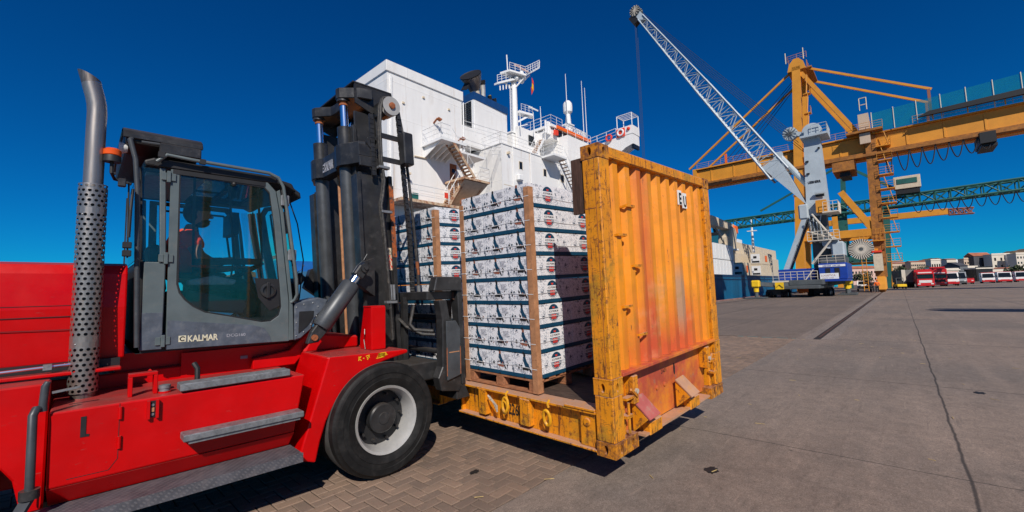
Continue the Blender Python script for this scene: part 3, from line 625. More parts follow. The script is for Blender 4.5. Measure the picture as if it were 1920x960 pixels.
# ------------------------------------------------------------------ cargo
def pallet(x0, y0, wx, wy, z, label):
    t = thing('wooden_pallet', label, 'pallet', (x0+wx/2, y0+wy/2, z), RACK, 'pallets on the flat rack')
    for fx in (0, .5, 1):
        xc = x0+.045+fx*(wx-.09)
        part('bottom_board', MB().box(xc-.045, xc+.045, y0, y0+wy, z, z+.020), PALLETW, t, bevel=.003)
        for fy in (0, .5, 1):
            yc = y0+.06+fy*(wy-.12)
            part('block', MB().box(xc-.045, xc+.045, yc-.06, yc+.06, z+.0205, z+.098), PALLETW, t, bevel=.004)
    for fy in (0, .5, 1):
        yc = y0+.06+fy*(wy-.12); part('stringer_board', MB().box(x0, x0+wx, yc-.05, yc+.05, z+.0985, z+.114), PALLETW, t)
    for k in range(6):
        xc = x0+.05+k*(wx-.1)/5; part('deck_board', MB().box(xc-.05, xc+.05, y0, y0+wy, z+.1145, z+.132), PALLETW, t, bevel=.002)
BIRD0 = [(-.012,.040), (.004,.048), (.012,.038), (.020,.018), (.036,-.012), (.062,-.050), (.040,-.040), (.022,-.030), (.008,-.008), (-.008,.012)]
BIRD = [(-.022,.058), (-.010,.072), (.012,.068), (.030,.042), (.048,.004), (.064,-.036), (.056,-.050), (.034,-.050), (.008,-.040), (-.008,-.010), (-.018,.026)]
def carton_protos():
    out = {}
    LX, LY, LZ, B = .594, .3495, .2445, .045
    mb = MB().box(-LX/2, LX/2, -LY/2, LY/2, B, LZ-.002)
    me = bpy.data.meshes.new('body'); me.from_pydata(mb.v, [], mb.f); me.materials.append(CARTON); out['board'] = me
    mb = MB().box(-LX/2-.003, LX/2+.003, -LY/2-.003, LY/2+.003, .007, B); 
    me = bpy.data.meshes.new('band'); me.from_pydata(mb.v, [], mb.f); me.materials.append(TEALBAND); out['base_band'] = me
    for k, bx_ in enumerate(((-LX/2-.0045, -LX/2, -.012, .010, -.001, .020), (-.15, -.13, -LY/2-.0045, -LY/2, -.001, .010), (.10, .12, -LY/2-.0045, -LY/2, -.001, .010))):
        mb = MB().box(*bx_); me = bpy.data.meshes.new('slot'); me.from_pydata(mb.v, [], mb.f); me.materials.append(BLACK); out['hand_slot', k] = me
    # bird print on the -x face (u = -y to the right, v = z)
    def bird(k):
        mb = MB(); x = -LX/2-.0012
        def pl(pts, m, dx=0, s=1.0): mb.m = m; mb.poly([(x-dx, -(.010+p[0]*s), .150+p[1]*s) for p in pts])
        pl(BIRD, 0)
        pl([(-.014,.066), (-.016,.086), (-.004,.100), (.010,.096), (.014,.078), (.010,.064)], 1 if k else 3, .0004)
        pl([(.012,.066), (.020,.060), (.040,.022), (.046,-.002), (.036,.010), (.020,.040)], 4, .0004)
        pl([(-.034,-.044), (.004,-.034), (.034,-.042), (.056,-.056), (.044,-.070), (.006,-.066), (-.034,-.060)], 2 if k else 3, .0005)
        pl([(.054,-.036), (.068,-.040), (.090,-.086), (.076,-.088), (.058,-.066)], 3, .0006)
        pl([(-.020,-.060), (-.012,-.060), (-.014,-.088), (-.020,-.088)], 3, .0004)
        for j in range(14):  # small berries, leaves and legs of the engraving
            u, v = random.uniform(-.15, .15), random.uniform(-.10, -.045); r = random.uniform(.006, .015)
            if abs(u) < .17: pl([(u+r*math.cos(t)*random.uniform(.5,1.1), v+.035+r*math.sin(t)) for t in [2*PI*i/7 for i in range(7)]], random.choice((3, 3, 0, 2)), .0002)
        for j in range(15): 
            v = .062-.007*j if j < 9 else -.058-.006*(j-9)
            mb.m = 5; a = .075 if j < 9 else random.uniform(-.12, .02); b_ = a+random.uniform(.06,.09)
            mb.poly([(x-.0002, -a, .150+v), (x-.0002, -b_, .150+v), (x-.0002, -b_, .1525+v), (x-.0002, -a, .1525+v)])
        mb.m = 5
        for j in range(16): pass
        me = bpy.data.meshes.new('print'); me.from_pydata(mb.v, [], mb.f)
        for q in (TEALP, PRUST, PRUST, INK, PWHITE, PGREY): me.materials.append(q)
        me.polygons.foreach_set('material_index', mb.mi); return me
    for k in range(3): out['bird', k] = bird(k % 2)
    # oval emblem on the -y face
    mb = MB(); y = -LY/2-.0012; rx, rz = .088, .088; cx, cz = .0, .147
    def seg(lo, hi, m, k=1.0, dy=0):
        n = 10; mb.m = m; zs = [lo+(hi-lo)*i/n for i in range(n+1)]; zs = [math.sin(math.asin(max(-.999, min(.999, lo)))+(math.asin(max(-.999, min(.999, hi)))-math.asin(max(-.999, min(.999, lo))))*i/n) for i in range(n+1)]
        for q0, q1 in zip(zs, zs[1:]):
            a0, a1 = math.sqrt(max(0, 1-q0*q0)), math.sqrt(max(0, 1-q1*q1))
            mb.poly([(cx-rx*k*a0, y-dy, cz+rz*k*q0), (cx+rx*k*a0, y-dy, cz+rz*k*q0), (cx+rx*k*a1, y-dy, cz+rz*k*q1), (cx-rx*k*a1, y-dy, cz+rz*k*q1)])
    seg(-1, 1, 1, 1.08); seg(-1, 1, 0, 1.0, .0004); seg(-.10, .38, 1, 1.05, .0008); seg(-.27, -.21, 1, 1.0, .0008)
    mb.m = 2
    mb.text('000', (cx, y-.0012, cz-.066), (1,0,0), (0,0,1), .072, .0002, 'CENTER', .72, .03); mb.m = 2
    mb.prism([(cx-.014, cz+.044), (cx+.014, cz+.044), (cx+.018, cz+.064), (cx, cz+.057), (cx-.018, cz+.064)], 1, y-.0012, y-.0010)
    mb.m = 3; mb.text('ACB PREMIUM', (cx, y-.0013, cz+.004), (1,0,0), (0,0,1), .030, .0002, 'CENTER', .80, .012)
    mb.m = 1
    for i in range(14):
        a = -PI/2+(-6.5+i)*.13; mb.poly([(cx+rx*k_*math.cos(a+d_), y-.0013, cz+rz*k_*math.sin(a+d_)) for k_, d_ in ((.86,-.04), (.86,.04), (.93,.04), (.93,-.04))])
    me = bpy.data.meshes.new('print'); me.from_pydata(mb.v, [], mb.f)
    for q in (TEALP, PWHITE, PRED, INK): me.materials.append(q)
    me.polygons.foreach_set('material_index', mb.mi); out['emblem'] = me
    return out
CP = carton_protos(); NTH = ('top', 'second', 'third', 'fourth', 'fifth', 'sixth', 'seventh', 'bottom')
def carton(x, y, z, label, group, front, end, dz=0, rot=0):
    t = thing('printed_carton', label, 'carton', (x, y, z), RACK, group)
    t.matrix_world = RACK @ Matrix.Translation((x, y, z)) @ Matrix.Rotation(rot, 4, 'Z')
    L = [('board', CP['board']), ('base_band', CP['base_band'])] + [('hand_slot', CP['hand_slot', k]) for k in ((0, 1, 2) if front and end else (0,) if front else (1, 2))]
    if front: L.append(('bird_print', CP['bird', random.randrange(3)]))
    if end: L.append(('emblem_print', CP['emblem']))
    for n, me in L:
        o = bpy.data.objects.new(n, me); COL.objects.link(o); o.parent = t
def stack(y0, x0, z0, nm, ncol, nend):
    cols = ('right', 'middle', 'left', 'far left')
    for r in range(8):
        z = z0 + .2445*(7-r)
        for c in range(ncol):
            for d in range(nend if c == 0 else 1):
                if c == 0 and d == 0: where = 'at near corner'
                elif c == 0: where = 'second row back, facing the end wall'
                else: where = '%s column of its side' % cols[c]
                carton(x0+.2975+.597*d, y0+.177+.3535*c+random.uniform(-.002,.002), z, 'white bird carton, %s layer of %s stack, %s' % (NTH[r], nm, where),
                       'printed cartons in the %s stack' % nm, d == 0, c == 0, rot=random.uniform(-.006,.006))
pallet(.115, .905, 1.0, 1.07, .353, 'worn wooden pallet under the front stack of printed cartons')
pallet(.115, 2.50, 1.0, 1.07, .353, 'wooden pallet under the rear stack of printed cartons behind the fork carriage')
stack(.905, .120, .486, 'front', 3, 2)
stack(2.50, .120, .486, 'rear', 3, 2)
def corner_board(x, y, label):
    part('corner_board', MB().prism([(x-.006,y-.006), (x+.062,y-.006), (x+.062,y-.0005), (x-.0005,y-.0005), (x-.0005,y+.062), (x-.006,y+.062)], 2, .36, 2.40), WOOD, None, RACK, label=label, cat='corner board', group='corner boards on the carton stacks')
corner_board(.109, .897, 'brown cardboard corner board on the near corner of the front carton stack')
corner_board(.109, 2.490, 'brown cardboard corner board on the near corner of the rear carton stack')
part('corner_board', MB().prism([(.100,1.92), (.106,1.92), (.106,1.982), (.17,1.982), (.17,1.988), (.100,1.988)], 2, .36, 2.36), WOOD, None, RACK, label='thin corner board on the far left corner of the front carton stack', cat='corner board', group='corner boards on the carton stacks')
for nm, y0 in (('front', .905), ('rear', 2.50)):
    for r in range(8):
        z = .486 + .2445*r + .108; mb = MB(); y1 = y0+1.062
        ps = [(1.13, y0-.003, z+.006), (.75, y0-.003, z-.003), (.40, y0-.003, z+.006), (.20, y0-.003, z+.002), (.170, y0-.0105, z), (.1015, y0-.0105, z), (.1015, y0+.062, z+.001), (.1165, y0+.11, z+.003), (.1165, y0+.36, z+.010), (.1165, y0+.72, z-.008), (.1165, y0+.99, z), (.0975, y0+1.02, z), (.0975, y1+.03, z), (.2, y1+.03, z), (1.13, y1+.03, z)]
        for p, q in zip(ps, ps[1:]): mb.bar(p, q, .0016, .0055, (0,0,1))
        part('packing_strap', mb, STRAP, None, RACK, label='white strap round the %s carton layer of the %s stack' % (NTH[7-r], nm), cat='strap', group='straps round the carton stacks')
# ------------------------------------------------------------------ red forklift (faces +x, its middle on y = YC)
YC = 4.95
fk = thing('forklift_truck', 'large red forklift truck with grey cab and black mast carrying the flat rack', 'forklift', (1.0, YC, 0))
def P(name, mb, m, parent=None, **k): return part(name, mb, m, parent or fk, **k)
def sh(z): return -.0565*(z-1.1)          # the mast leans back
def M_(x, y, z): return (x+sh(z), y, z)
# --- red bodywork
def sym(y0, y1): return [(y0, y1), (2*YC-y1, 2*YC-y0)]
for k, (a, b) in enumerate(sym(3.72, 4.22)):
    i_, o_ = (4.44, 3.72) if k == 0 else (2*YC-4.44, 2*YC-3.72); q_ = o_+(.075 if k == 0 else -.075)
    tank = P('side_tank', MB().prism([(-.10,.565), (1.240,.565), (1.318,1.0), (-.105,1.0)], 1, min(i_,o_), max(i_,o_)), RED, bevel=.012, seg=2)
    P('tank_skirt', MB().add([(-.10,o_,.563), (1.239,o_,.563), (1.22,q_,.454), (-.09,q_,.454), (-.10,i_,.563), (1.239,i_,.563), (1.22,i_,.454), (-.09,i_,.454)], [(0,1,2,3), (4,7,6,5), (0,4,5,1), (3,2,6,7), (1,5,6,2), (0,3,7,4)]), RED)
    P('sump', MB().prism([(-.06,.375), (1.19,.375), (1.20,.451), (-.08,.451)], 1, min(i_,q_)+.01, max(i_,q_)-.01), BLACK)
    out = a if k == 0 else b; s = 1 if k else -1
    P('step_plate', MB().box(-.22, 1.235, min(out-s*.07, out+s*.20), max(out-s*.07, out+s*.20), .40, .452), PLATE, bevel=.004)
    P('plate_edge', MB().box(-.22, 1.237, min(out+s*.201, out+s*.206), max(out+s*.201, out+s*.206), .385, .4535), PLATE)
    P('step_tread', MB().box(.50, 1.20, min(out+s*.02, out-s*.13), max(out+s*.02, out-s*.13), 1.012, 1.062), ZINC, bevel=.006)
    st = P('step_tread', MB().box(.51, 1.265, min(out+s*.002, out+s*.14), max(out+s*.002, out+s*.14), .70, .745), ZINC, bevel=.006)
    for h in range(3): P('step_bar', MB().box(.54, 1.24, min(out+s*(.02+.045*h), out+s*(.035+.045*h)), max(out+s*(.02+.045*h), out+s*(.035+.045*h)), .682, .699), ZINC, st)
    # front fender
    arch = [(1.268,.33), (1.507,1.115), (2.275,1.095), (2.278,1.060), (2.132,1.035), (2.02,1.012), (1.914,.982), (1.80,.94), (1.713,.893), (1.645,.83), (1.595,.764), (1.535,.67), (1.492,.587), (1.441,.427), (1.408,.274)]
    P('fender', MB().prism(arch, 1, a, b+.14 if k == 0 else b) if k == 0 else MB().prism(arch, 1, a-.14, b), RED, bevel=.014, seg=2)
# text on the fender
mk = MB(); fy = 3.7195
def stroke(pts, w=.006):
    for p, q in zip(pts, pts[1:]): mk.bar((p[0], fy, p[1]), (q[0], fy, q[1]), w, .002, (0,1,0))
X0, Z0, Q_ = 1.775, 1.048, 1.25
def stq(pts, w=.0065): stroke([(X0+p[0]*Q_, Z0+p[1]*Q_) for p in pts], w)
stq([(0,0), (.002,.030)]); stq([(.018,.030), (.002,.014), (.020,0)]); stq([(.032,.014), (.042,.014)]); stq([(.054,.026), (.082,.032), (.066,0)]); stq([(.06,.014), (.082,.016)])
for h in range(4): stq([(.135+.006*h,.000+.009*h), (.205,.006+.008*h), (.15,.010+.008*h), (.225-.004*h,.018+.006*h)], .0055)
P('painted_mark', mk, YELLOW, kind='stuff')
# hinges, lifting hook slot, holder and filler cap on the tank side
for z in (.90, .72): P('hinge', MB().tube((.203, 3.712, z), (.203, 3.712, z+.075), .011, 10), RED)
P('door_seam', MB().box(.1985, .2015, 3.7185, 3.7195, .66, .995).box(-.02, .16, 3.7185, 3.7195, .60, .603).bar((.16,3.719,.6015), (.2,3.719,.66), .003, .001, (0,1,0)), BLACK)
P('latch_slot', MB().prism([(.028,.83), (.052,.83), (.052,.95), (.028,.95)], 1, 3.7165, 3.7195).prism([(.053,.83), (.066,.828), (.068,.842), (.053,.845)], 1, 3.7165, 3.7195), BLACK)
hl = P('hose_holder', MB().box(.33, .345, 3.69, 3.7195, .87, .985).box(.375, .39, 3.69, 3.7195, .87, .985), RED)
P('holder_back', MB().box(.345, .375, 3.712, 3.7195, .875, .98), BLACK, hl)
for z in (.955, .895): P('bolt', MB().lathe([(.009,0),(.009,.006)], (.36, 3.712, z), (0,-1,0), 8), ZINC, hl)
P('clip', MB().box(.352, .368, 3.704, 3.7115, .912, .938), WOOD, hl)
P('filler_cap', MB().lathe([(.030,0),(.030,.030),(.034,.031),(.034,.052),(.02,.055)], (.435, 3.86, 1.0), (0,0,1), 14), ZINC, smooth=True)
P('filler_neck', MB().lathe([(.036,0),(.036,.012)], (.435, 3.86, .9995), (0,0,1), 14), RED)
br = MB()
for x in (.245, .375): br.box(x, x+.022, 3.86, 3.94, 1.0, 1.128)
br.box(.245, .397, 3.86, 3.94, 1.1285, 1.150); P('hinge_bracket', br, RED, bevel=.003)
P('cable_elbow', MB().path([(.62,4.02,1.16), (.64,4.0,1.12), (.64,3.99,1.0)], .018, 8), BLACK, smooth=True)
P('data_plate', MB().box(1.02, 1.075, 4.435, 4.4405, 1.10, 1.125), ZINC)
# chassis between the tanks, hood, counterweight
P('chassis', MB().box(-1.9, 2.15, 4.45, 5.45, .42, 1.10), RED, bevel=.01)
P('cab_base', MB().prism([(.2,1.10), (1.62,1.10), (1.66,1.22), (.22,1.235)], 1, 4.50, 5.40), RED)
P('front_cowl', MB().prism([(1.10,1.0), (1.45,1.0), (1.72,1.30), (1.62,1.34), (1.40,1.14), (1.10,1.10)], 1, 4.36, 4.46), RED, bevel=.008)
P('front_cowl', MB().prism([(1.5,1.10), (2.05,1.10), (2.05,1.22), (1.7,1.27), (1.55,1.2)], 1, 4.30, 5.6), RED, bevel=.02)
hood = P('hood', MB().prism([(4.25,1.23), (4.23,1.60), (4.25,1.84), (4.28,1.903), (4.35,1.922), (5.55,1.922), (5.62,1.903), (5.65,1.84), (5.67,1.60), (5.65,1.23)], 0, -1.75, .240), RED, bevel=.012, seg=2)
P('hood_seam', MB().box(-1.7, .02, 4.2265, 4.2315, 1.545, 1.549).bar((-1.7,4.229,1.50), (.02,4.229,1.455), .004, .003, (0,1,0)).box(-1.7,.02,4.2285,4.2325,1.62,1.623), BLACK)
P('hood_latch', MB().box(.0, .025, 4.22, 4.23, 1.56, 1.62), BLACK)
P('hood_ledge', MB().box(-1.75, .22, 4.10, 4.30, 1.16, 1.185), RED, bevel=.006)
P('hood_recess', MB().box(-1.75, .215, 4.20, 5.7, 1.186, 1.239), BLACK)
gs = P('gas_strut', MB().tube((-.9,4.12,1.20), (.06,4.12,1.235), .010, 8), CHROME, smooth=True)
P('strut_clamp', MB().box(-.155, -.115, 4.10, 4.14, 1.21, 1.245), ZINC, gs)
P('counterweight', MB().prism([(-1.75,.40), (-1.75,1.235), (-2.35,1.20), (-2.5,.95), (-2.45,.45)], 1, 3.74, 6.16), RED, bevel=.03, seg=2)
P('rear_fender', MB().prism([(-1.74,.62), (-1.74,1.155), (-.112,1.155), (-.112,.42), (-.20,.42), (-.24,.62), (-.36,.82), (-.55,.95), (-.85,1.0), (-1.15,.93), (-1.35,.75), (-1.42,.62)], 1, 3.86, 4.1), RED, bevel=.01)
P('wiper_blade', MB().bar((-.10,3.84,1.10), (.02,3.84,1.115), .02, .012), ZINC)
# handrail pole beside the step
hr = MB(); hr.path([(-.16,3.66,.60), (-.165,3.66,1.01), (-.155,3.68,1.04), (-.13,3.72,1.035)], .021, 10)
P('grab_rail', hr, MASTLT, smooth=True)
P('grab_rail', MB().path([(-.128,3.70,1.02), (-.13,3.70,1.06), (-.125,3.70,1.16), (-.115,3.70,1.185)], [.019,.019,.019,.014], 10), MASTLT, smooth=True)
P('pole_socket', MB().lathe([(.042,0),(.042,.05),(.030,.05)], (-.16,3.66,.56), (0,0,1), 16), MAST, smooth=True)
P('pole_foot', MB().bar((-.16,3.66,.57), (-.22,3.58,.452), .055, .02), MASTLT)
P('red_fin', MB().prism([(-.20,.46), (-.125,.46), (-.125,.66), (-.16,.66)], 1, 3.76, 3.78), RED)
# red upright on the fender
P('tie_bracket', MB().box(1.990, 2.135, 3.895, 3.91, 1.105, 1.515), RED, bevel=.003)
P('bracket_side', MB().prism([(3.911,1.105), (4.14,1.105), (4.14,1.20), (4.06,1.515), (3.911,1.515)], 0, 1.990, 2.002), RED, bevel=.002)
P('bracket_cap', MB().box(1.985, 2.135, 3.9105, 4.06, 1.5155, 1.527), RED)
P('cowl_panel', MB().box(.60, 1.52, 4.441, 4.4495, .98, 1.20), RED)
P('tie_hook', MB().path([(1.978,4.02,1.30), (1.968,4.0,1.25), (1.975,4.03,1.20), (1.97,3.99,1.11)], .004, 6), MAST)
# --- wheels
def tyre(name, c, R, wd, s, label=None):
    # s = -1: outer face towards -y
    t = P(name, MB().lathe([(.30,.0+.004), (.33,-.012), (.40,-.018), (.455,-.012), (R-.035,.012), (R-.008,.045), (R,.075), (R,wd-.075), (R-.008,wd-.045), (R-.05,wd), (.30,wd)], c, (0,-s,0), 64, closed=True), [RUBBER], smooth=True, label=label)
    return t
def wheel(cx, cz, R, yo, wd, s):
    # yo: outer sidewall plane; axis points inwards = -s * y
    c = (cx, yo, cz); inn = (0, -s, 0)
    w_ = P('wheel', MB().lathe([(.272,.022), (.280,.004), (.302,-.006), (.302,.02), (.284,.04), (.272,.17), (.250,.185), (.250,.175), (.256,.06)], c, inn, 48, closed=True), ALU, smooth=True)
    prof = [(.298,.012), (.325,-.008), (.372,-.020), (.376,-.014), (.415,-.014), (.419,-.020), (.470,-.018), (R-.030,-.006), (R-.026,.002), (R-.008,.014), (R,.045), (R,wd-.08), (R-.03,wd-.02), (.40,wd), (.298,wd)]
    P('tyre', MB().lathe(prof, c, inn, 72, closed=True), RUBBER, w_, smooth=True)
    P('tread', MB().lathe([(R-.002,.06), (R+.004,.09), (R+.004,wd-.09), (R-.002,wd-.06)], c, inn, 72, closed=True), TREAD, w_, smooth=True)
    if s < 0 and cx > 1:
        mb = MB(); r0 = .445
        for word, a0 in (('INDUSTRIAL', 100), ('TRACTION', 200), ('INDUSTRIAL', 300), ('TRACTION', 20)):
            for i, ch in enumerate(word):
                a = math.radians(a0-i*5.6); u = Vector((math.sin(a), 0, -math.cos(a))); v = Vector((math.cos(a), 0, math.sin(a)))
                mb.text(ch, Vector(c)+v*(r0-.016)+Vector((0,.010-.021,0)), u, v, .034, .0025, 'CENTER')
        P('sidewall_lettering', mb, RUBBER, w_, kind='stuff')
    P('wheel_disc', MB().lathe([(.250,.172),(.250,.186),(.02,.186),(.02,.172)], c, inn, 32, closed=True), BLACK, w_)
    hub = P('hub', MB().lathe([(.132,.171), (.132,.085), (.120,.072), (.055,.068), (.05,.060), (.012,.06)], c, inn, 32), MAST, w_, smooth=True)
    mb = MB()
    for k in range(10):
        a = 2*PI*k/10; mb.tube((cx+.21*math.cos(a), yo-s*.171, cz+.21*math.sin(a)), (cx+.21*math.cos(a), yo-s*.12, cz+.21*math.sin(a)), .013, 6)
    P('wheel_nut', mb, MAST, w_, kind='stuff')
    return w_
RW = .507
wheel(2.012, .497, RW, 3.642, .30, -1)
P('inner_tyre', MB().lathe([(.30,0),(.33,-.01),(.455,-.01),(RW-.03,.02),(RW,.07),(RW,.22),(RW-.03,.27),(.30,.29)], (2.012,4.03,.497), (0,1,0), 48, closed=True), RUBBER, smooth=True)
wheel(2.012, .497, RW, 2*YC-3.642, .30, 1)
wheel(-.86, .500, RW, 3.90, .29, -1); wheel(-.86, .500, RW, 2*YC-3.90, .29, 1)
P('front_axle', MB().box(1.85, 2.2, 4.2, 5.7, .38, .70), MAST, bevel=.03)
P('under_cover', MB().box(-.2, 1.85, 4.0, 5.9, .30, .419), BLACK)
# --- exhaust
ex = P('exhaust_pipe', MB().path([(.034,4.15,1.0), (.030,4.15,2.0), (.031,4.15,2.85), (.032,4.15,2.98), (.028,4.15,3.04), (.017,4.15,3.10), (.002,4.15,3.16), (-.004,4.15,3.19)], .053, 20, False), STEEL, smooth=True, angle=70)
mb = MB(); mb.path([(.031,4.15,2.2), (.032,4.15,2.98), (.017,4.15,3.10), (-.004,4.15,3.187)], .048, 20, False); P('pipe_bore', mb, BLACK, ex)
mb = MB(); N = 24; ax_ = Vector((-.25,0,1)).normalized(); ux_ = Vector((1,0,.25)).normalized(); vs = []
for k in range(3):
    for j in range(N):
        t = 2*PI*j/N; c_ = Vector((-.004,4.15,3.19)); r_ = .053 if k < 2 else .047
        vs.append(c_ + (ux_*math.cos(t) + Vector((0,1,0))*math.sin(t))*r_ + ax_*(.0 if k == 0 else .010+.085*(1-math.cos(t))*.5))
mb.add(vs, [(r*N+j, r*N+(j+1)%N, (r+1)*N+(j+1)%N, (r+1)*N+j) for r in (0, 1) for j in range(N)]); P('pipe_tip', mb, STEELHOT, ex, smooth=True)
P('pipe_base', MB().lathe([(.062,0),(.062,.03),(.055,.035)], (.034,4.15,1.0), (0,0,1), 20), STEELHOT, ex, smooth=True)
# heat shield with real holes
def shield(z0, z1, rows, blank):
    mb = MB(); R = .076; NT = 14; dz = (z1-z0)/rows; da = 2*PI/NT
    for r in range(rows):
        off = .5*da*(r % 2)
        for k in range(NT):
            a0, zc = k*da+off, z0+(r+.5)*dz; vs = []
            hx, hz = da/2, dz/2; n = 8; hole = r not in blank
            C8 = [(-1,-1),(0,-1),(1,-1),(1,0),(1,1),(0,1),(-1,1),(-1,0)]
            def pt(a, z): return (.032+R*math.cos(a), 4.15+R*math.sin(a), z)
            if hole:
                vs = [pt(a0+c[0]*hx, zc+c[1]*hz) for c in C8]
                for c in C8:
                    l = math.hypot(*c); vs.append(pt(a0+c[0]/l*.0105/R, zc+c[1]/l*.0105))
                mb.add(vs, [(j, (j+1)%8, 8+(j+1)%8, 8+j) for j in range(8)])
            else:
                mb.add([pt(a0-hx, zc-hz), pt(a0, zc-hz), pt(a0+hx, zc-hz), pt(a0+hx, zc+hz), pt(a0, zc+hz), pt(a0-hx, zc+hz)], [(0,1,4,5), (1,2,3,4)])
    return mb
P('heat_shield', shield(1.035, 2.46, 42, (9, 10, 36)), STEEL, smooth=True, label='brushed steel heat shield pierced with rows of round holes')
P('silencer', MB().path([(.033,4.15,1.03), (.031,4.15,2.42)], .060, 16), BLACK)
for z in (1.36, 2.24): P('shield_screw', MB().ball((.032-.045, 4.15-.059, z), .007, 8, 4), ZINC)
# --- cab
Y0, Y1 = 4.20, 5.70
cab = P('cab_shell', MB().box(.30, 1.40, Y0+.06, Y1-.06, 1.245, 1.30), BLACK)
def cabside(y0, y1, tag):
    o = -1 if y0 < YC else 1; f = min(y0, y1); g = max(y0, y1)
    # rear corner panel (below its window) and hinge pillar
    P('rear_panel', MB().prism([(.315,1.27), (.447,1.268), (.452,1.93), (.325,1.93)], 1, f, g), GREYCAB, bevel=.006)
    P('rear_panel', MB().prism([(.318,1.271), (.446,1.269), (.447,1.545), (.320,1.55)], 1, f-.003 if o < 0 else f, g if o < 0 else g+.003), GREYLOW, bevel=.004)
    P('hinge_pillar', MB().prism([(.416,1.932), (.453,1.932), (.432,2.665), (.394,2.665)], 1, f, g), GREYCAB, bevel=.006)
    P('rear_corner_glass', MB().prism([(.316,1.932), (.415,1.932), (.393,2.655), (.290,2.655)], 1, f+.012, f+.018), GLASS)
    # door: frame built as the strip between its outline and the glass outline
    OUT = [(.470,1.262), (1.345,1.238), (1.338,1.60), (1.250,2.40), (1.215,2.60), (1.150,2.67), (.462,2.668)]
    gl = [(.523,1.76), (.540,1.69), (.575,1.635), (.63,1.58), (.71,1.53), (.88,1.488), (1.12,1.425), (1.19,1.428), (1.255,1.475), (1.275,1.55), (1.262,1.72), (1.205,2.30), (1.165,2.58), (1.12,2.63), (.518,2.642)]
    door = P('door', strip(OUT, gl, f, f+.03 if o < 0 else g), GREYCAB, bevel=.004) if o < 0 else P('door', strip(OUT, gl, g-.03, g), GREYCAB, bevel=.004)
    ys = f+.008 if o < 0 else g-.013
    P('door_glass', MB().prism([(x, z) for x, z in gl], 1, ys, ys+.005), GLASS, door)
    yb = ys-.006 if o < 0 else ys+.006
    # black seal inside the door glass
    inner = shrink(gl, .010); P('seal', strip(gl, inner, min(yb, yb+.004), max(yb, yb+.004)), BLACK, door)
    # sliding window frame
    yf = ys+.008 if o < 0 else ys-.02
    sl_ = MB()
    for p, q in (((.570,2.06), (.562,2.57)), ((.562,2.575), (1.11,2.57)), ((1.11,2.57), (1.175,2.10)), ((.565,2.075), (1.18,2.085)), ((.842,2.57), (.915,2.09))):
        sl_.bar((p[0], yf+.006, p[1]), (q[0], yf+.006, q[1]), .034 if p[1] < 2.2 and q[1] < 2.2 else .020, .012, (0,1,0))
    P('sliding_window_frame', sl_, BLACK, door)
    if o < 0:
        hp = P('handle_panel', MB().prism([(1.06,1.81), (1.245,1.80), (1.262,1.56), (1.18,1.52), (1.09,1.64)], 1, ys-.004, ys-.001), BLACK, door)
        P('door_handle', MB().lathe([(.062,0),(.062,.018),(.045,.022),(.045,.008),(.0,.006)], (1.165,ys-.0042,1.70), (0,-1,0), 24), MAST, door, smooth=True)
        hb = door.children[-1]; hb.scale = (.82, 1, 1.55)
        P('handle_grip', MB().box(1.150, 1.180, ys-.03, ys-.012, 1.63, 1.77), BLACK, door, bevel=.006)
        P('mirror_knob', MB().ball((.885, ys-.02, 2.612), .018, 10, 6), BLACK, door)
        P('lower_panel', MB().prism([(.474,1.263), (1.20,1.2455), (1.185,1.30), (1.14,1.375), (1.05,1.405), (.474,1.485)], 1, f-.004, f-.0005), GREYLOW, door, bevel=.003)
        em = MB(); em.m = 0; em.text('KALMAR', (.600, f-.0055, 1.310), (1,0,-.02), (.0,0,1), .068, .0008, 'LEFT', .76, .028); em.box(.545, .592, f-.0056, f-.0042, 1.312, 1.360)
        P('lettering', em, WTEXT, door)
        P('logo_mark', MB().path([(.569+.015*math.cos(t), f-.0062, 1.337+.015*math.sin(t)) for t in [.6+k*.5 for k in range(11)]], .004, 6), BLACK, door)
        P('lettering', MB().text('DCG160', (.86, f-.0055, 1.322), (1,0,-.02), (0,0,1), .034, .0006, 'LEFT', 1.1), PGREY, door)
        for z in (2.60, 1.96, 1.33):
            hg = P('door_hinge', MB().box(.437, .462, f-.022, f-.004, z-.045, z+.045).box(.405, .437, f-.014, f-.0035, z-.03, z+.03).box(.4625, .495, f-.012, f-.0035, z-.03, z+.03), GREYCAB, bevel=.003)
    else:
        P('lower_panel', MB().prism([(.474,1.263), (1.20,1.2455), (1.14,1.375), (.474,1.485)], 1, g+.0005, g+.004), GREYLOW, door)
def shrink(poly, d):
    cx = sum(p[0] for p in poly)/len(poly); cz = sum(p[1] for p in poly)/len(poly); out = []
    for x, z in poly:
        l = math.hypot(x-cx, z-cz); out.append((x+(cx-x)*d/l*1.2, z+(cz-z)*d/l*1.2))
    return out
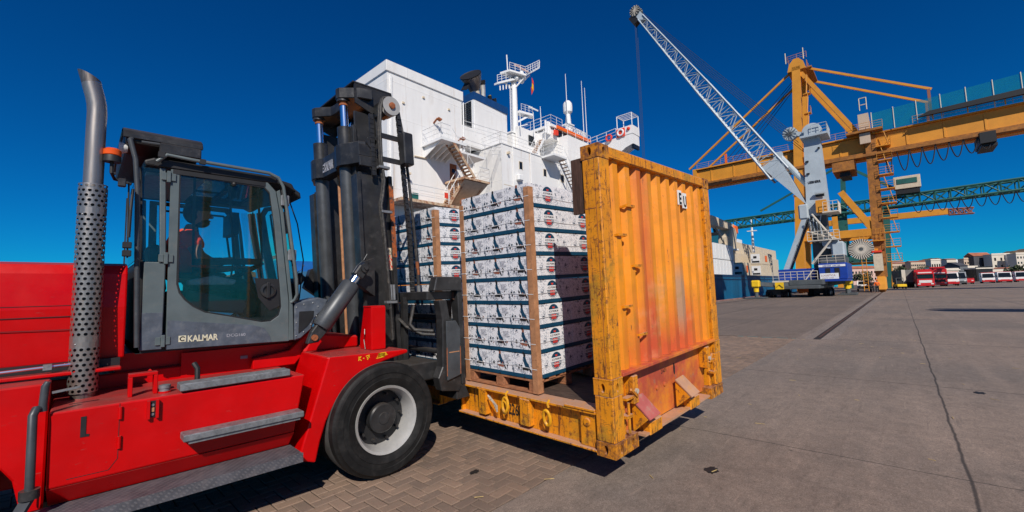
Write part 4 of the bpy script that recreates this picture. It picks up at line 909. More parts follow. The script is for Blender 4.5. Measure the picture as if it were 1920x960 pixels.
def strip(outer, inner, a, b):
    # frame between two outlines: both resampled by angle round the inner centroid
    mb = MB(); cx = sum(p[0] for p in inner)/len(inner); cz = sum(p[1] for p in inner)/len(inner); N = 96
    angs = sorted(set([2*PI*k/N-PI for k in range(N)] + [math.atan2(p[1]-cz, p[0]-cx) for p in outer+inner]))
    def hit(poly, t):
        dx, dz = math.cos(t), math.sin(t); best = None
        for k in range(len(poly)):
            (x1, z1), (x2, z2) = poly[k-1], poly[k]; ex, ez = x2-x1, z2-z1; den = dx*ez-dz*ex
            if abs(den) < 1e-12: continue
            s_ = ((x1-cx)*ez-(z1-cz)*ex)/den; u = ((x1-cx)*dz-(z1-cz)*dx)/den
            if s_ > 0 and -1e-6 <= u <= 1+1e-6 and (best is None or s_ > best): best = s_
        return (cx+dx*best, cz+dz*best)
    n = len(angs); vs = []
    for y in (a, b):
        for pl in (outer, inner): vs += [(p[0], y, p[1]) for p in (hit(pl, t) for t in angs)]
    fs = []
    for j in range(n):
        k = (j+1) % n
        fs += [(j, k, n+k, n+j), (2*n+j, 3*n+j, 3*n+k, 2*n+k), (j, 2*n+j, 2*n+k, k), (n+j, n+k, 3*n+k, 3*n+j)]
    return mb.add(vs, fs)
WTEXT = mat('cream_lettering', (.62,.58,.42), .5, 0, .1, 20)
cabside(Y0, Y0+.05, 0); cabside(Y1-.05, Y1, 1)
for ya, yb in ((Y0+.02, Y0+.22), (Y1-.22, Y1-.02)): P('roof', MB().prism([(.31,2.675), (.30,2.715), (.36,2.745), (1.12,2.745), (1.36,2.70), (1.40,2.62), (1.30,2.672)], 1, ya, yb), BLACK, bevel=.015, seg=2)
P('roof', MB().box(.31, .72, Y0+.2205, Y1-.2205, 2.676, 2.74), BLACK); P('roof', MB().prism([(1.22,2.676), (1.22,2.735), (1.36,2.70), (1.40,2.62), (1.30,2.672)], 1, Y0+.2205, Y1-.2205), BLACK)
P('roof_glass', MB().box(.7205, 1.2195, Y0+.2205, Y1-.2205, 2.70, 2.708), GLASS)
P('headliner', MB().box(.33, .715, Y0+.23, Y1-.23, 2.655, 2.674), PGREY)
P('roof_bar', MB().box(.95, .98, Y0+.2205, Y1-.2205, 2.680, 2.699), BLACK)
P('door_header', MB().box(.475, 1.13, Y0-.0035, Y0-.0005, 2.632, 2.668), BLACK)
P('roof_edge', MB().box(.36, 1.22, Y0-.004, Y0+.018, 2.672, 2.735), BLACK, bevel=.006)
P('front_visor', MB().prism([(1.361,2.704), (1.46,2.64), (1.47,2.58), (1.402,2.622)], 1, Y0+.10, Y1-.10), BLACK, bevel=.01)
rr = MB(); rr.path([(.37,4.16,2.70), (.43,4.15,2.762), (.60,4.15,2.752), (1.14,4.15,2.745), (1.22,4.15,2.715), (1.262,4.15,2.64), (1.30,4.15,2.40), (1.385,4.15,1.80), (1.395,4.16,1.66), (1.385,4.19,1.61), (1.355,4.20,1.585)], .014, 10); P('hand_rail', rr, GREYCAB, smooth=True)
P('rear_rail', MB().path([(.302,4.185,1.30), (.292,4.185,1.6), (.268,4.185,2.47), (.250,4.18,2.70), (.215,4.18,2.84), (.235,4.25,2.88)], .017, 10), MASTLT, smooth=True)
P('rear_wiper_rail', MB().path([(.225,4.12,1.95), (.222,4.12,2.1), (.215,4.12,2.5)], .006, 6), BLACK)
for z in (1.99, 2.05): P('mirror_clamp', MB().box(.195, .245, 4.10, 4.14, z-.03, z+.015), BLACK, bevel=.004)
P('pillar', MB().prism([(1.345,1.245), (1.385,1.245), (1.372,1.60), (1.285,2.40), (1.25,2.62), (1.222,2.60), (1.258,2.40), (1.344,1.60)], 1, Y0, Y0+.05), GREYCAB, bevel=.004)
P('pillar', MB().prism([(1.345,1.245), (1.385,1.245), (1.372,1.60), (1.285,2.40), (1.25,2.62), (1.222,2.60), (1.258,2.40), (1.344,1.60)], 1, Y1-.05, Y1), GREYCAB, bevel=.004)
for x, z in ((1.285,2.52), (1.352,2.02)): P('rail_clamp', MB().box(x-.032, x+.038, Y0-.03, Y0-.004, z-.05, z+.05), ZINC, bevel=.006)
# windscreen with curved side
ws = MB(); W0 = [(1.40,Y0+.03), (1.45,Y0+.10), (1.475,Y0+.25), (1.475,Y1-.25), (1.45,Y1-.10), (1.40,Y1-.03)]
for (xa, ya), (xb, yb) in zip(W0, W0[1:]):
    ws.poly([(xa+.02,ya,1.58), (xb+.02,yb,1.58), (xb-.13,yb,2.62), (xa-.13,ya,2.62)])
P('windscreen', ws, GLASS, smooth=True)
P('windscreen_post', MB().path([(1.425,Y0+.03,1.58), (1.345,Y0+.03,2.2), (1.275,Y0+.03,2.63)], .012, 6), BLACK)
P('windscreen_wiper', MB().path([(1.53,Y0+.30,1.62), (1.55,Y0+.26,2.0), (1.47,Y0+.2,2.35), (1.40,Y0+.2,2.55)], .006, 6), BLACK)
P('front_console', MB().prism([(1.39,1.235), (1.45,1.25), (1.545,1.33), (1.575,1.43), (1.665,1.52), (1.70,1.60), (1.60,1.625), (1.39,1.585)], 1, Y0+.005, Y0+.25), GREYLOW, bevel=.012)
gp = P('console_grille', MB().prism([(1.425,1.30), (1.50,1.36), (1.555,1.44), (1.56,1.50), (1.43,1.50)], 1, Y0-.001, Y0+.004), BLACK)
for x, z in ((1.405,1.28), (1.405,1.40), (1.405,1.54), (1.47,1.565), (1.55,1.575), (1.60,1.54), (1.585,1.45), (1.535,1.375), (1.47,1.31)): P('rivet', MB().ball((x, Y0+.002, z), .006, 6, 4), ZINC)
P('front_wall', MB().prism([(1.39,1.235), (1.60,1.40), (1.64,1.56), (1.55,1.60), (1.39,1.58)], 1, Y0+.26, Y1-.01), BLACK)
P('rear_wall', MB().box(.30, .325, Y0+.06, Y1-.06, 1.25, 1.95), BLACK)
P('rear_glass', MB().box(.285, .29, Y0+.10, Y1-.10, 1.955, 2.64), GLASS)
P('cab_post', MB().box(.28, .31, Y0+.055, Y0+.085, 1.95, 2.66), BLACK)
P('cab_post', MB().box(.28, .31, Y1-.085, Y1-.055, 1.95, 2.66), BLACK)
# roof unit, beacon, lamps
ac = P('roof_unit', MB().prism([(4.22,2.83), (4.22,2.885), (4.28,2.945), (4.42,2.965), (5.35,2.965), (5.5,2.94), (5.55,2.88), (5.55,2.80), (5.4,2.785), (4.4,2.785)], 0, .19, .655), BLACK, bevel=.02, seg=2)
P('unit_cover', MB().prism([(4.20,2.862), (4.20,2.89), (4.225,2.925), (4.27,2.952), (4.34,2.972), (4.42,2.98), (5.36,2.98), (5.5,2.955), (5.56,2.90), (5.56,2.862), (5.545,2.862), (5.545,2.89), (5.49,2.944), (5.36,2.966), (4.42,2.966), (4.28,2.946), (4.235,2.92), (4.215,2.89), (4.215,2.862)], 0, .175, .665), MAST, ac, bevel=.005)
P('unit_box', MB().box(.385, .65, 4.17, 4.219, 2.775, 2.858), MAST, ac, bevel=.008)
P('unit_rail', MB().tube((.28,4.19,2.84), (.385,4.19,2.845), .012, 8), MASTLT, ac)
P('work_lamp', MB().lathe([(.045,0),(.045,.02),(.03,.05)], (.158,4.30,2.80), (1,0,0), 16), LAMPW, ac, smooth=True)
for x, z in ((.395,2.755), (.655,2.75)): P('rail_clip', MB().box(x-.02, x+.02, 4.135, 4.165, z-.02, z+.02), BLACK, ac)
bc = P('beacon', MB().lathe([(.050,0),(.050,.02),(.047,.045)], (.120,4.12,2.635), (0,0,1), 20), BLACK, smooth=True)
P('beacon_lens', MB().lathe([(.045,.0455),(.050,.05),(.050,.085),(.036,.098),(.01,.10)], (.120,4.12,2.635), (0,0,1), 20), AMBER, bc, smooth=True)
P('beacon_stem', MB().path([(.120,4.12,2.634), (.120,4.12,2.56), (.14,4.20,2.53), (.20,4.18,2.515), (.23,4.17,2.50)], .011, 8), BLACK, bc)
P('camera_housing', MB().box(.155, .20, 4.08, 4.12, 2.46, 2.52), MAST, bc, bevel=.006)
P('cable', MB().path([(.24,4.14,2.46), (.232,4.12,2.3), (.228,4.12,2.1)], .010, 6), BLACK)
# interior
seat = P('seat', MB().box(.50, .98, 4.60, 5.12, 1.60, 1.72), BLACK, bevel=.04, seg=2)
P('backrest', MB().prism([(.40,1.70), (.52,1.70), (.47,2.12), (.38,2.12)], 1, 4.66, 5.02), BLACK, seat, bevel=.04, seg=2)
P('armrest', MB().box(.55, .92, 4.52, 4.59, 1.82, 1.87), BLACK, seat, bevel=.02)
P('steering_column', MB().tube((1.30,4.86,1.40), (1.16,4.86,1.88), .035, 10), BLACK)
sw = P('steering_wheel', MB().path([Vector((1.14,4.86,1.90))+Vector((.0,1,0))*(.17*math.cos(t))+Vector((.86,0,.50))*(.17*math.sin(t)) for t in [2*PI*k/24 for k in range(25)]], .014, 8, False), BLACK, smooth=True)
P('wheel_boss', MB().box(1.10, 1.18, 4.80, 4.92, 1.875, 1.92), BLACK, sw, bevel=.01)
P('dashboard', MB().prism([(1.18,1.40), (1.40,1.40), (1.42,1.78), (1.30,1.80)], 1, 4.45, 5.45), BLACK, bevel=.02)
dp = P('display', MB().box(.84, .97, 4.42, 4.45, 1.525, 1.60), BLACK, bevel=.005)
P('screen', MB().box(.86, .95, 4.413, 4.4195, 1.54, 1.585), SCREEN, dp)
P('side_console', MB().prism([(.55,1.56), (1.02,1.50), (1.05,1.62), (.60,1.72)], 1, 4.36, 4.50), DKGREY, bevel=.015)
P('lever_box', MB().prism([(.62,1.76), (.95,1.76), (.97,1.80), (.80,1.84), (.62,1.80)], 1, 4.40, 4.50), PGREY, bevel=.01)
P('lever', MB().tube((.93,4.44,1.80), (.95,4.44,2.0), .008, 8), BLACK)
P('floor_mat', MB().box(.34, 1.38, Y0+.07, Y1-.07, 1.301, 1.33), BLACK)
P('roof_blind', MB().box(1.06, 1.12, 5.05, 5.45, 2.30, 2.52), TEALP)
# --- mast
def mbar(mb, x0, x1, y0, y1, z0, z1):
    vs = []
    for z in (z0, z1):
        for x, y in ((x0,y0), (x1,y0), (x1,y1), (x0,y1)): vs.append(M_(x, y, z))
    return mb.add(vs, [(0,3,2,1),(4,5,6,7),(0,1,5,4),(1,2,6,5),(2,3,7,6),(3,0,4,7)])
for s in (-1, 1):
    def ym(a): return a if s < 0 else 2*YC-a
    def mb_(mb, x0, x1, a, b, z0, z1): return mbar(mb, x0, x1, min(ym(a), ym(b)), max(ym(a), ym(b)), z0, z1)
    o_ = MB(); mb_(o_, 2.12, 2.165, 4.28, 4.42, .33, 2.93); mb_(o_, 2.166, 2.50, 4.325, 4.36, .33, 2.97); mb_(o_, 2.501, 2.545, 4.29, 4.42, .33, 2.97)
    P('outer_upright', o_, MAST, bevel=.004)
    P('worn_edge', mb_(MB(), 2.497, 2.549, 4.284, 4.2895, 2.05, 2.86), WORN)
    o_ = MB(); mb_(o_, 2.18, 2.22, 4.43, 4.54, .45, 3.52); mb_(o_, 2.221, 2.46, 4.465, 4.495, .45, 3.70); mb_(o_, 2.461, 2.50, 4.43, 4.54, .45, 3.99)
    P('inner_upright', o_, MAST, bevel=.004)
    P('lift_cylinder', MB().path([M_(2.165,ym(4.60),.45), M_(2.165,ym(4.60),3.38)], .079, 20), MASTLT, smooth=True)
    P('cylinder_gland', MB().path([M_(2.165,ym(4.60),3.30), M_(2.165,ym(4.60),3.52)], .083, 20), MAST, smooth=True)
    P('chrome_rod', MB().path([M_(2.165,ym(4.60),3.521), M_(2.165,ym(4.60),3.80)], .042, 16), CHROME, smooth=True, label='blue reflecting chrome lift rod')
    P('rod_collar', MB().path([M_(2.165,ym(4.60),3.775), M_(2.165,ym(4.60),3.815)], .050, 16), RUST, smooth=True)
    P('top_boss', MB().path([M_(2.165,ym(4.60),3.816), M_(2.165,ym(4.60),3.93)], .072, 18), MAST, smooth=True)
P('middle_tube', MB().path([M_(2.22,4.95,.5), M_(2.22,4.95,3.4)], .017, 12), WOOD, smooth=True)
P('middle_rail', MB().path([M_(2.26,4.85,.5), M_(2.26,4.85,3.0)], .05, 12), MAST, smooth=True)
P('inner_liner', mbar(MB(), 2.19, 2.205, 4.56, 4.63, .5, 2.45), WOOD, label='worn strip with bare patches inside the mast')
# rear crosshead with lettering, wrapping round the two cylinders
def cross_poly(e):
    pts = []
    for t in range(9): a = PI/2+PI*t/8; pts.append((2.06+(.108+e)*math.cos(a)*1.0, 5.45+(.108+e)*math.sin(a)*-1))
    return pts
ch = MB()
for (z0, z1) in ((3.06, 3.30),):
    pr = [(2.24,4.28), (2.17,4.30), (2.11,4.44), (2.065,4.52), (2.05,4.60), (2.065,4.68), (2.115,4.76), (2.115,5.14), (2.065,5.22), (2.05,5.30), (2.065,5.38), (2.11,5.46), (2.17,5.60), (2.24,5.62), (2.24,5.3), (2.23,4.60)]
    n = len(pr); vs = [M_(x,y,z) for z in (z0, z1) for x, y in pr]
    ch.add(vs, [(i,(i+1)%n,(i+1)%n+n,i+n) for i in range(n)] + [tuple(range(n-1,-1,-1)), tuple(range(n,2*n))])
chd = P('crosshead', ch, MAST, bevel=.006)
tx = MB(); tx.text('KALMAR', (2.1135+sh(3.16), 5.075, 3.115), (0,-1,0), (sh(1)-sh(0),0,1), .15, .001, 'LEFT', .415, .022); tx.box(2.112+sh(3.16), 2.1135+sh(3.16), 5.085, 5.135, 3.115, 3.22)
P('lettering', tx, PGREY, chd)
P('logo_mark', MB().path([(2.110+sh(3.16), 5.105+.019*math.cos(t), 3.168+.024*math.sin(t)) for t in [.6+k*.5 for k in range(11)]], .006, 6), BLACK, chd)
P('side_lug', MB().lathe([(.075,0),(.075,.03),(.042,.03),(.042,0)], M_(2.32,4.28,3.30), (0,-1,0), 20, closed=True), MAST, chd, smooth=True)
P('lug_plate', mbar(mbar(MB(), 2.15, 2.42, 4.25, 4.279, 3.02, 3.13), 2.15, 2.36, 4.262, 4.279, 3.131, 3.26), MAST, chd, bevel=.006)
# top crossbeam: scalloped plate over both rods, roof plate, sheave
tb = MB(); pr = [(2.40,4.36), (2.27,4.40), (2.16,4.50), (2.10,4.55), (2.085,4.60), (2.10,4.65), (2.16,4.72), (2.23,4.80), (2.24,4.90), (2.24,5.0), (2.23,5.10), (2.16,5.18), (2.10,5.25), (2.085,5.30), (2.10,5.35), (2.16,5.40), (2.27,5.50), (2.40,5.54)]
n = len(pr); vs = [M_(x,y,z) for z in (3.835, 3.955) for x, y in pr]; tb.add(vs, [(i,(i+1)%n,(i+1)%n+n,i+n) for i in range(n)] + [tuple(range(n-1,-1,-1)), tuple(range(n,2*n))])
P('top_crossbeam', tb, MAST, bevel=.008)
P('top_plate', mbar(MB(), 2.20, 2.68, 4.42, 5.48, 4.00, 4.022), MAST, bevel=.004); P('plate_flange', mbar(MB(), 2.66, 2.68, 4.42, 5.48, 3.93, 3.999), MAST)
for y in (4.425, 5.45): P('top_gusset', MB().add([M_(2.22,y,3.999), M_(2.66,y,3.999), M_(2.60,y,3.90), M_(2.42,y,3.70), M_(2.22,y,3.78), M_(2.22,y+.02,3.999), M_(2.66,y+.02,3.999), M_(2.60,y+.02,3.90), M_(2.42,y+.02,3.70), M_(2.22,y+.02,3.78)], [(0,4,3,2,1),(5,6,7,8,9),(0,1,6,5),(1,2,7,6),(2,3,8,7),(3,4,9,8),(4,0,5,9)]), MAST)
P('sheave_arm', mbar(MB(), 2.44, 2.56, 4.21, 4.424, 3.66, 3.80), MAST)
shv = P('hose_sheave', MB().lathe([(.105,-.03),(.105,-.022),(.085,-.016),(.085,.016),(.105,.022),(.105,.03),(.03,.032),(.03,-.032)], M_(2.51,4.18,3.73), (0,1,0), 28, closed=True), ALU, smooth=True)
P('sheave_hub', MB().lathe([(.036,0),(.036,.02),(.02,.026)], M_(2.51,4.15,3.73), (0,-1,0), 14), RUST, shv)
P('sheave_drum', MB().lathe([(.10,0),(.10,.10)], M_(2.51,4.212,3.73), (0,1,0), 20), MAST, shv)
for k, y in enumerate((4.19, 4.225)):
    P('mast_hose', MB().path([M_(2.51,y,3.84), M_(2.43,y,3.81), M_(2.40,y,3.72), M_(2.375,y,3.5), M_(2.37,y,3.1), M_(2.39,y,2.88), M_(2.36,y,2.70), M_(2.335,y,2.60), M_(2.35,y,2.4), M_(2.38+.03*k,y,1.6), M_(2.385+.03*k,y,1.15)], .017, 8), HOSE, smooth=True)
for z in (3.02, 2.53, 1.55): P('hose_clamp', mbar(MB(), 2.33, 2.455, 4.165, 4.235, z-.013, z+.015), ZINC, bevel=.003)
for k in range(2): P('hose_fitting', MB().path([M_(2.395+.035*k,4.19,1.575), M_(2.395+.035*k,4.19,1.74)], .017, 8), ZINC, smooth=True)
chn = MB()
for k in range(60):
    z = 3.66-k*.034; x = 2.598+.06*min(1, k/40)
    chn.add([], []); a = Vector(M_(x, 4.18, z)); chn.obox(a, (.020 if k % 2 else .026,0,0), (0,.022 if k % 2 else .012,0), (0,0,.020 if k % 2 else .012))
P('lift_chain', chn, MAST, kind='stuff')
chn = MB()
for k in range(26):
    z = 3.60-k*.026; chn.obox(M_(2.31,4.26,z), (.024,0,0), (0,.016 if k % 2 else .012,0), (0,0,.016))
P('lift_chain', chn, MAST, kind='stuff')
P('supply_hose', MB().path([M_(2.61,4.19,3.72), M_(2.655,4.19,3.45), M_(2.70,4.19,2.9), M_(2.745,4.20,2.2), M_(2.765,4.22,1.72)], .017, 8), HOSE, smooth=True)
P('hose_sleeve', MB().path([M_(2.755,4.205,2.0), M_(2.765,4.215,1.85)], .020, 8), RUST, smooth=True)
P('hose_fitting', MB().path([M_(2.765,4.22,1.56), M_(2.765,4.22,1.73)], .022, 8), ZINC, smooth=True)
for z in (3.36, 3.10): P('hose_guide_arm', mbar(MB(), 2.36, 2.665, 4.14, 4.155, z-.028, z+.028), MAST)
P('hose_guide', mbar(MB(), 2.56, 2.68, 4.02, 4.139, 3.06, 3.42), MAST, bevel=.012)
dc = P('warning_decal', mbar(MB(), 2.43, 2.52, 4.3225, 4.3245, 1.905, 2.155), CREAM)
dd = MB(); p3 = [(2.475,2.135), (2.443,2.085), (2.507,2.085)]
for a, b in zip(p3, p3[1:]+p3[:1]): dd.bar(M_(a[0],4.3215,a[1]), M_(b[0],4.3215,b[1]), .005, .002, (0,1,0))
dd.bar(M_(2.475,4.3215,2.122), M_(2.475,4.3215,2.098), .006, .002, (0,1,0))
P('warning_sign', dd, BLACK, dc)
for zc in (2.035, 1.955):
    d2 = MB()
    for a, b in (((-.02,.03), (.015,.035)), ((-.015,.02), (.0,-.03)), ((0,.03), (.02,-.02)), ((-.03,-.03), (.01,-.035)), ((.02,.0), (.028,-.035)), ((-.028,0), (-.01,.01))):
        d2.bar(M_(2.475+a[0],4.3215,zc+a[1]), M_(2.475+b[0],4.3215,zc+b[1]), .007, .002, (0,1,0))
    P('warning_pictogram', d2, PRED, dc)
# tilt cylinders
for s in (-1, 1):
    def yt(a): return a if s < 0 else 2*YC-a
    y = yt(4.10); A = Vector((1.525, y, 1.265)); B = Vector((1.995, y, 1.905)); d = (B-A).normalized()
    tc = P('tilt_cylinder', MB().path([A+d*.10, A+d*.13, A+d*.59, A+d*.605], [.075,.088,.088,.078], 24), MASTLT, smooth=True)
    P('tilt_rod', MB().path([A+d*.606, A+d*.69], .042, 16), CHROME, tc, smooth=True)
    P('rod_clevis', MB().obox(A+d*.745, d*.06, (0,.05,0), d.cross(Vector((0,1,0)))*.055), MAST, tc, bevel=.012)
    P('clevis_pin', MB().lathe([(.045,0),(.045,.02),(.02,.022),(.02,.04)], (B.x, y+s*.052, B.z), (0,s,0), 16), MAST, tc, smooth=True)
    P('base_clevis', MB().prism([(A.x-.07,A.z-.06), (A.x+.03,A.z-.05), (A.x+.13,A.z+.06), (A.x+.03,A.z+.13), (A.x-.03,A.z+.05)], 1, y-.035, y+.035), MAST, tc, bevel=.008)
    P('base_pin', MB().lathe([(.028,0),(.028,.02)], (A.x-.01, y+s*.036, A.z-.005), (0,s,0), 12), RUST, tc)
    P('mast_lug', MB().prism([(1.98,1.75), (2.16,1.62), (2.16,2.02), (2.05,1.98)], 1, min(yt(4.16), yt(4.26)), max(yt(4.16), yt(4.26))), MAST)
    P('return_hose', MB().path([A+d*.70+Vector((-.055,s*.02,.03)), A+d*.76+Vector((-.05,s*.03,.05)), (2.0,y+s*.02,1.99), (2.035,y+s*.02,2.05)], .004, 6), MASTLT)
# --- fork carriage and forks
XF = 2.985
cf = MB(); mbar(cf, XF-.04, XF+.03, 3.80, 6.10, 1.50, 1.66)
P('carriage_bar', MB().box(2.60, 3.02, 3.86, 6.04, 1.56, 1.655), MAST, bevel=.008)
P('carriage_bar', MB().box(2.80, 3.02, 3.85, 6.05, .60, .80), MAST, bevel=.01)
P('carriage_beam', MB().box(2.38, 2.80, 3.95, 5.95, .70, .90), MAST, bevel=.015)
for s in (-1, 1):
    def yq(a, b): p = sorted((a, b) if s < 0 else (2*YC-a, 2*YC-b)); return p
    a, b = yq(3.76, 3.88); P('carriage_block', MB().prism([(2.62,1.656), (2.66,1.81), (2.98,1.81), (3.0,1.656)], 1, a, b), MAST, bevel=.01)
    a, b = yq(3.78, 3.90)
    P('side_plate', MB().prism([(2.70,1.555), (2.80,1.555), (2.84,1.35), (2.98,1.22), (2.98,.62), (2.95,.56), (2.72,.60), (2.68,.74), (2.735,.85), (2.74,1.35)], 1, a, b), MAST, bevel=.008)
    a, b = yq(3.755, 3.775); P('shift_pad', MB().prism([(2.77,1.33), (2.90,1.33), (2.96,1.24), (2.96,.74), (2.78,.70)], 1, a, b), MASTLT, bevel=.006, label='dark rub plate with scraped rusty edges')
    for x in (2.775, 2.955): P('scrape', MB().box(x-.006, x+.004, a-.0015, a-.0003, .75, 1.05), RUST)
    P('scrape', MB().box(2.80, 2.94, a-.0015, a-.0003, .99, 1.0), WOOD)
    a, b = yq(3.79, 3.92); P('end_upright', MB().prism([(3.0,.62), (3.055,.62), (3.02,1.80), (2.95,1.80)], 1, a, b), MAST, bevel=.008)
    P('edge_roller', MB().lathe([(.05,0),(.05,.06)], (2.97,(a+b)/2,1.60), (0,1,0), 14), DKRUST, smooth=True)
    a, b = yq(3.80, 3.98)
    P('toe_shoe', MB().prism([(2.93,.47), (3.12,.47), (3.045,.62), (2.93,.62)], 1, a, b), MAST, bevel=.006)
    # fork
    a, b = yq(4.06, 4.25) if s < 0 else yq(4.06, 4.25)
    yc = (a+b)/2
    P('fork', MB().prism([(3.021,.44), (3.021,1.55), (3.075,1.55), (3.082,.52), (5.2,.585), (5.2,.565), (3.09,.44)], 1, 3.94+1.0-.09 if False else (YC-1.83+.0 if False else a), b), MAST)
    P('sheave_hose', MB().path([(2.62,yc,1.50), (2.56,yc-.02,1.30), (2.60,yc-.05,1.24), (2.76,3.98 if s < 0 else 2*YC-3.98,1.22)], .02, 8), HOSE, smooth=True)
    P('carriage_hose', MB().path([(2.52,4.3 if s < 0 else 2*YC-4.3,1.36), (2.56,4.2 if s < 0 else 2*YC-4.2,1.27), (2.66,4.05 if s < 0 else 2*YC-4.05,1.19), (2.76,3.95 if s < 0 else 2*YC-3.95,1.18)], .018, 8), HOSE, smooth=True)
P('carriage_rod', MB().tube((2.78,3.92,1.0), (2.78,5.98,1.0), .03, 12), MAST, smooth=True)
P('carriage_rod', MB().tube((2.9,3.92,1.36), (2.9,5.98,1.36), .035, 12), MAST, smooth=True)
for y in (4.30, 5.60): P('carriage_leg', MB().box(2.56, 2.62, y-.03, y+.03, .9, 1.60), MAST)
# ------------------------------------------------------------------ driver
dr = thing('person', 'forklift driver in red T-shirt and black cap seated in the cab, arm stretched forward', 'person', (.62, 4.80, 1.72))
def skin(name, chain, edges, m, parent, sub=2):
    me = bpy.data.meshes.new(name); o_ = ORG[parent.name]
    me.from_pydata([Vector(p[:3])-o_ for p in chain], edges, []); me.materials.append(m)
    ob = bpy.data.objects.new(name, me); COL.objects.link(ob); ob.parent = parent; ORG[ob.name] = o_; FRM[ob.name] = FRM[parent.name]
    md = ob.modifiers.new('skin', 'SKIN'); me.skin_vertices.new() if not me.skin_vertices else None
    for i, p in enumerate(chain):
        sv = me.skin_vertices[0].data[i]; r = p[3]; sv.radius = r if isinstance(r, tuple) else (r, r); sv.use_root = (i == 0)
    md.use_smooth_shade = True
    s_ = ob.modifiers.new('sub', 'SUBSURF'); s_.levels = sub; s_.render_levels = sub
    return ob
x, y, z = .66, 4.80, 1.76
body = [(x,y,z,(.11,.13)), (x-.005,y,z+.16,(.095,.12)), (x-.005,y,z+.33,(.095,.135)), (x,y,z+.45,(.065,.10)), (x+.02,y,z+.51,.052), (x+.04,y,z+.57,.055),
        (x,y-.19,z+.42,.062), (x+.05,y-.25,z+.26,.050), (x+.16,y-.22,z+.20,.044), (x+.32,y-.14,z+.235,.034), (x+.395,y-.11,z+.245,.028),
        (x,y+.19,z+.42,.062), (x+.06,y+.25,z+.26,.050), (x+.22,y+.20,z+.16,.042), (x+.42,y+.12,z+.18,.030),
        (x+.10,y-.10,z-.02,.085), (x+.42,y-.12,z+.02,.070), (x+.50,y-.12,z-.32,.05), (x+.10,y+.10,z-.02,.085), (x+.42,y+.12,z+.02,.070), (x+.50,y+.12,z-.32,.05)]
edges = [(0,1),(1,2),(2,3),(3,4),(4,5),(3,6),(6,7),(7,8),(8,9),(9,10),(3,11),(11,12),(12,13),(13,14),(0,15),(15,16),(16,17),(0,18),(18,19),(19,20)]
bd = skin('body', body, edges, SKIN, dr)
sh_ = [(x-.01,y,z+.02,(.145,.175)), (x-.015,y,z+.16,(.140,.172)), (x-.015,y,z+.33,(.140,.19)), (x-.005,y,z+.44,(.09,.13)), (x,y-.195,z+.425,.075), (x+.035,y-.245,z+.31,.066), (x,y+.195,z+.425,.075), (x+.035,y+.245,z+.31,.066)]
skin('shirt', sh_, [(0,1),(1,2),(2,3),(3,4),(4,5),(3,6),(6,7)], SHIRT, dr)
tr = [(x,y,z-.02,(.15,.18)), (x+.10,y-.10,z-.02,.098), (x+.42,y-.12,z+.02,.085), (x+.50,y-.12,z-.30,.068), (x+.10,y+.10,z-.02,.098), (x+.42,y+.12,z+.02,.085), (x+.50,y+.12,z-.30,.068)]
skin('trousers', tr, [(0,1),(1,2),(2,3),(0,4),(4,5),(5,6)], CLOTH, dr)
hx, hz = x+.075, z+.665
hd = MB(); hd.ball((hx,y,hz), .1, 20, 14, (1.0,.80,1.22))
for i, v in enumerate(hd.v):
    d = v-Vector((hx,y,hz))
    if d.z < -.03 and d.x < 0: v.x += .02*(-d.z/.1)
    if d.z < -.02 and d.x > 0: v.x -= .008
head = part('head', hd, SKIN, dr, smooth=True, angle=180)
part('nose', MB().prism([(hx+.088,hz+.025), (hx+.094,hz+.01), (hx+.122,hz-.022), (hx+.112,hz-.032), (hx+.088,hz-.03)], 1, y-.014, y+.014), SKIN, head, smooth=True, angle=180)
part('mouth', MB().ball((hx+.088,y,hz-.058), .02, 8, 5, (.6,1,.35)), PRUST, head)
for s in (-1, 1):
    part('ear', MB().ball((hx-.005,y+s*.078,hz-.005), .03, 8, 6, (.7,.4,1.1)), SKIN, head, smooth=True, angle=180)
    part('eye', MB().ball((hx+.080,y+s*.032,hz+.012), .013, 8, 6), PWHITE, head); part('pupil', MB().ball((hx+.090,y+s*.032,hz+.012), .006, 6, 4), INK, head)
    part('eyebrow', MB().bar((hx+.088,y+s*.016,hz+.036), (hx+.076,y+s*.052,hz+.034), .010, .007), HAIR, head)
bdm = MB(); bdm.ball((hx+.026,y,hz-.074), .068, 16, 10, (1.0,.92,.75)); part('beard', bdm, HAIR, head, smooth=True, angle=180)
part('hair', MB().ball((hx-.022,y,hz+.008), .099, 16, 10, (.93,.86,1.05)), HAIR, head, smooth=True, angle=180)
cp = part('cap', MB().lathe([(.098,-.005),(.099,.03),(.092,.060),(.070,.085),(.03,.098),(.005,.100)], (hx-.004,y,hz+.028), (-.06,0,1), 20), HAIR, head, smooth=True, angle=180)
# hands: palm plus five separate fingers
def hand(wx, wy, wz, d, s):
    d = Vector(d).normalized(); side = d.cross(Vector((0,0,1))).normalized()*s; upv = Vector((0,0,1)); w0 = Vector((wx,wy,wz)); ch_ = []; ed = []
    def pt(a, b, c, r): ch_.append((*(w0+d*a+side*b+upv*c), r)); return len(ch_)-1
    r0 = pt(0,0,0,(.026,.018)); p1 = pt(.045,0,.002,(.036,.016)); ed.append((r0,p1)); p2 = pt(.085,0,.0,(.036,.014)); ed.append((p1,p2))
    for k, (b, L) in enumerate(((-.030,.060), (-.010,.072), (.010,.078), (.029,.070))):
        a1 = pt(.098, b, -.001, .0095); a2 = pt(.098+L*.5, b*1.05, -.006, .0085); a3 = pt(.098+L*.95, b*1.08, -.020-.004*k, .0072); ed += [(p2,a1),(a1,a2),(a2,a3)]
    t1 = pt(.040,.040,-.006,.0115); t2 = pt(.075,.058,-.014,.0095); t3 = pt(.100,.056,-.022,.008); ed += [(p1,t1),(t1,t2),(t2,t3)]
    return skin('hand', ch_, ed, SKIN, dr)
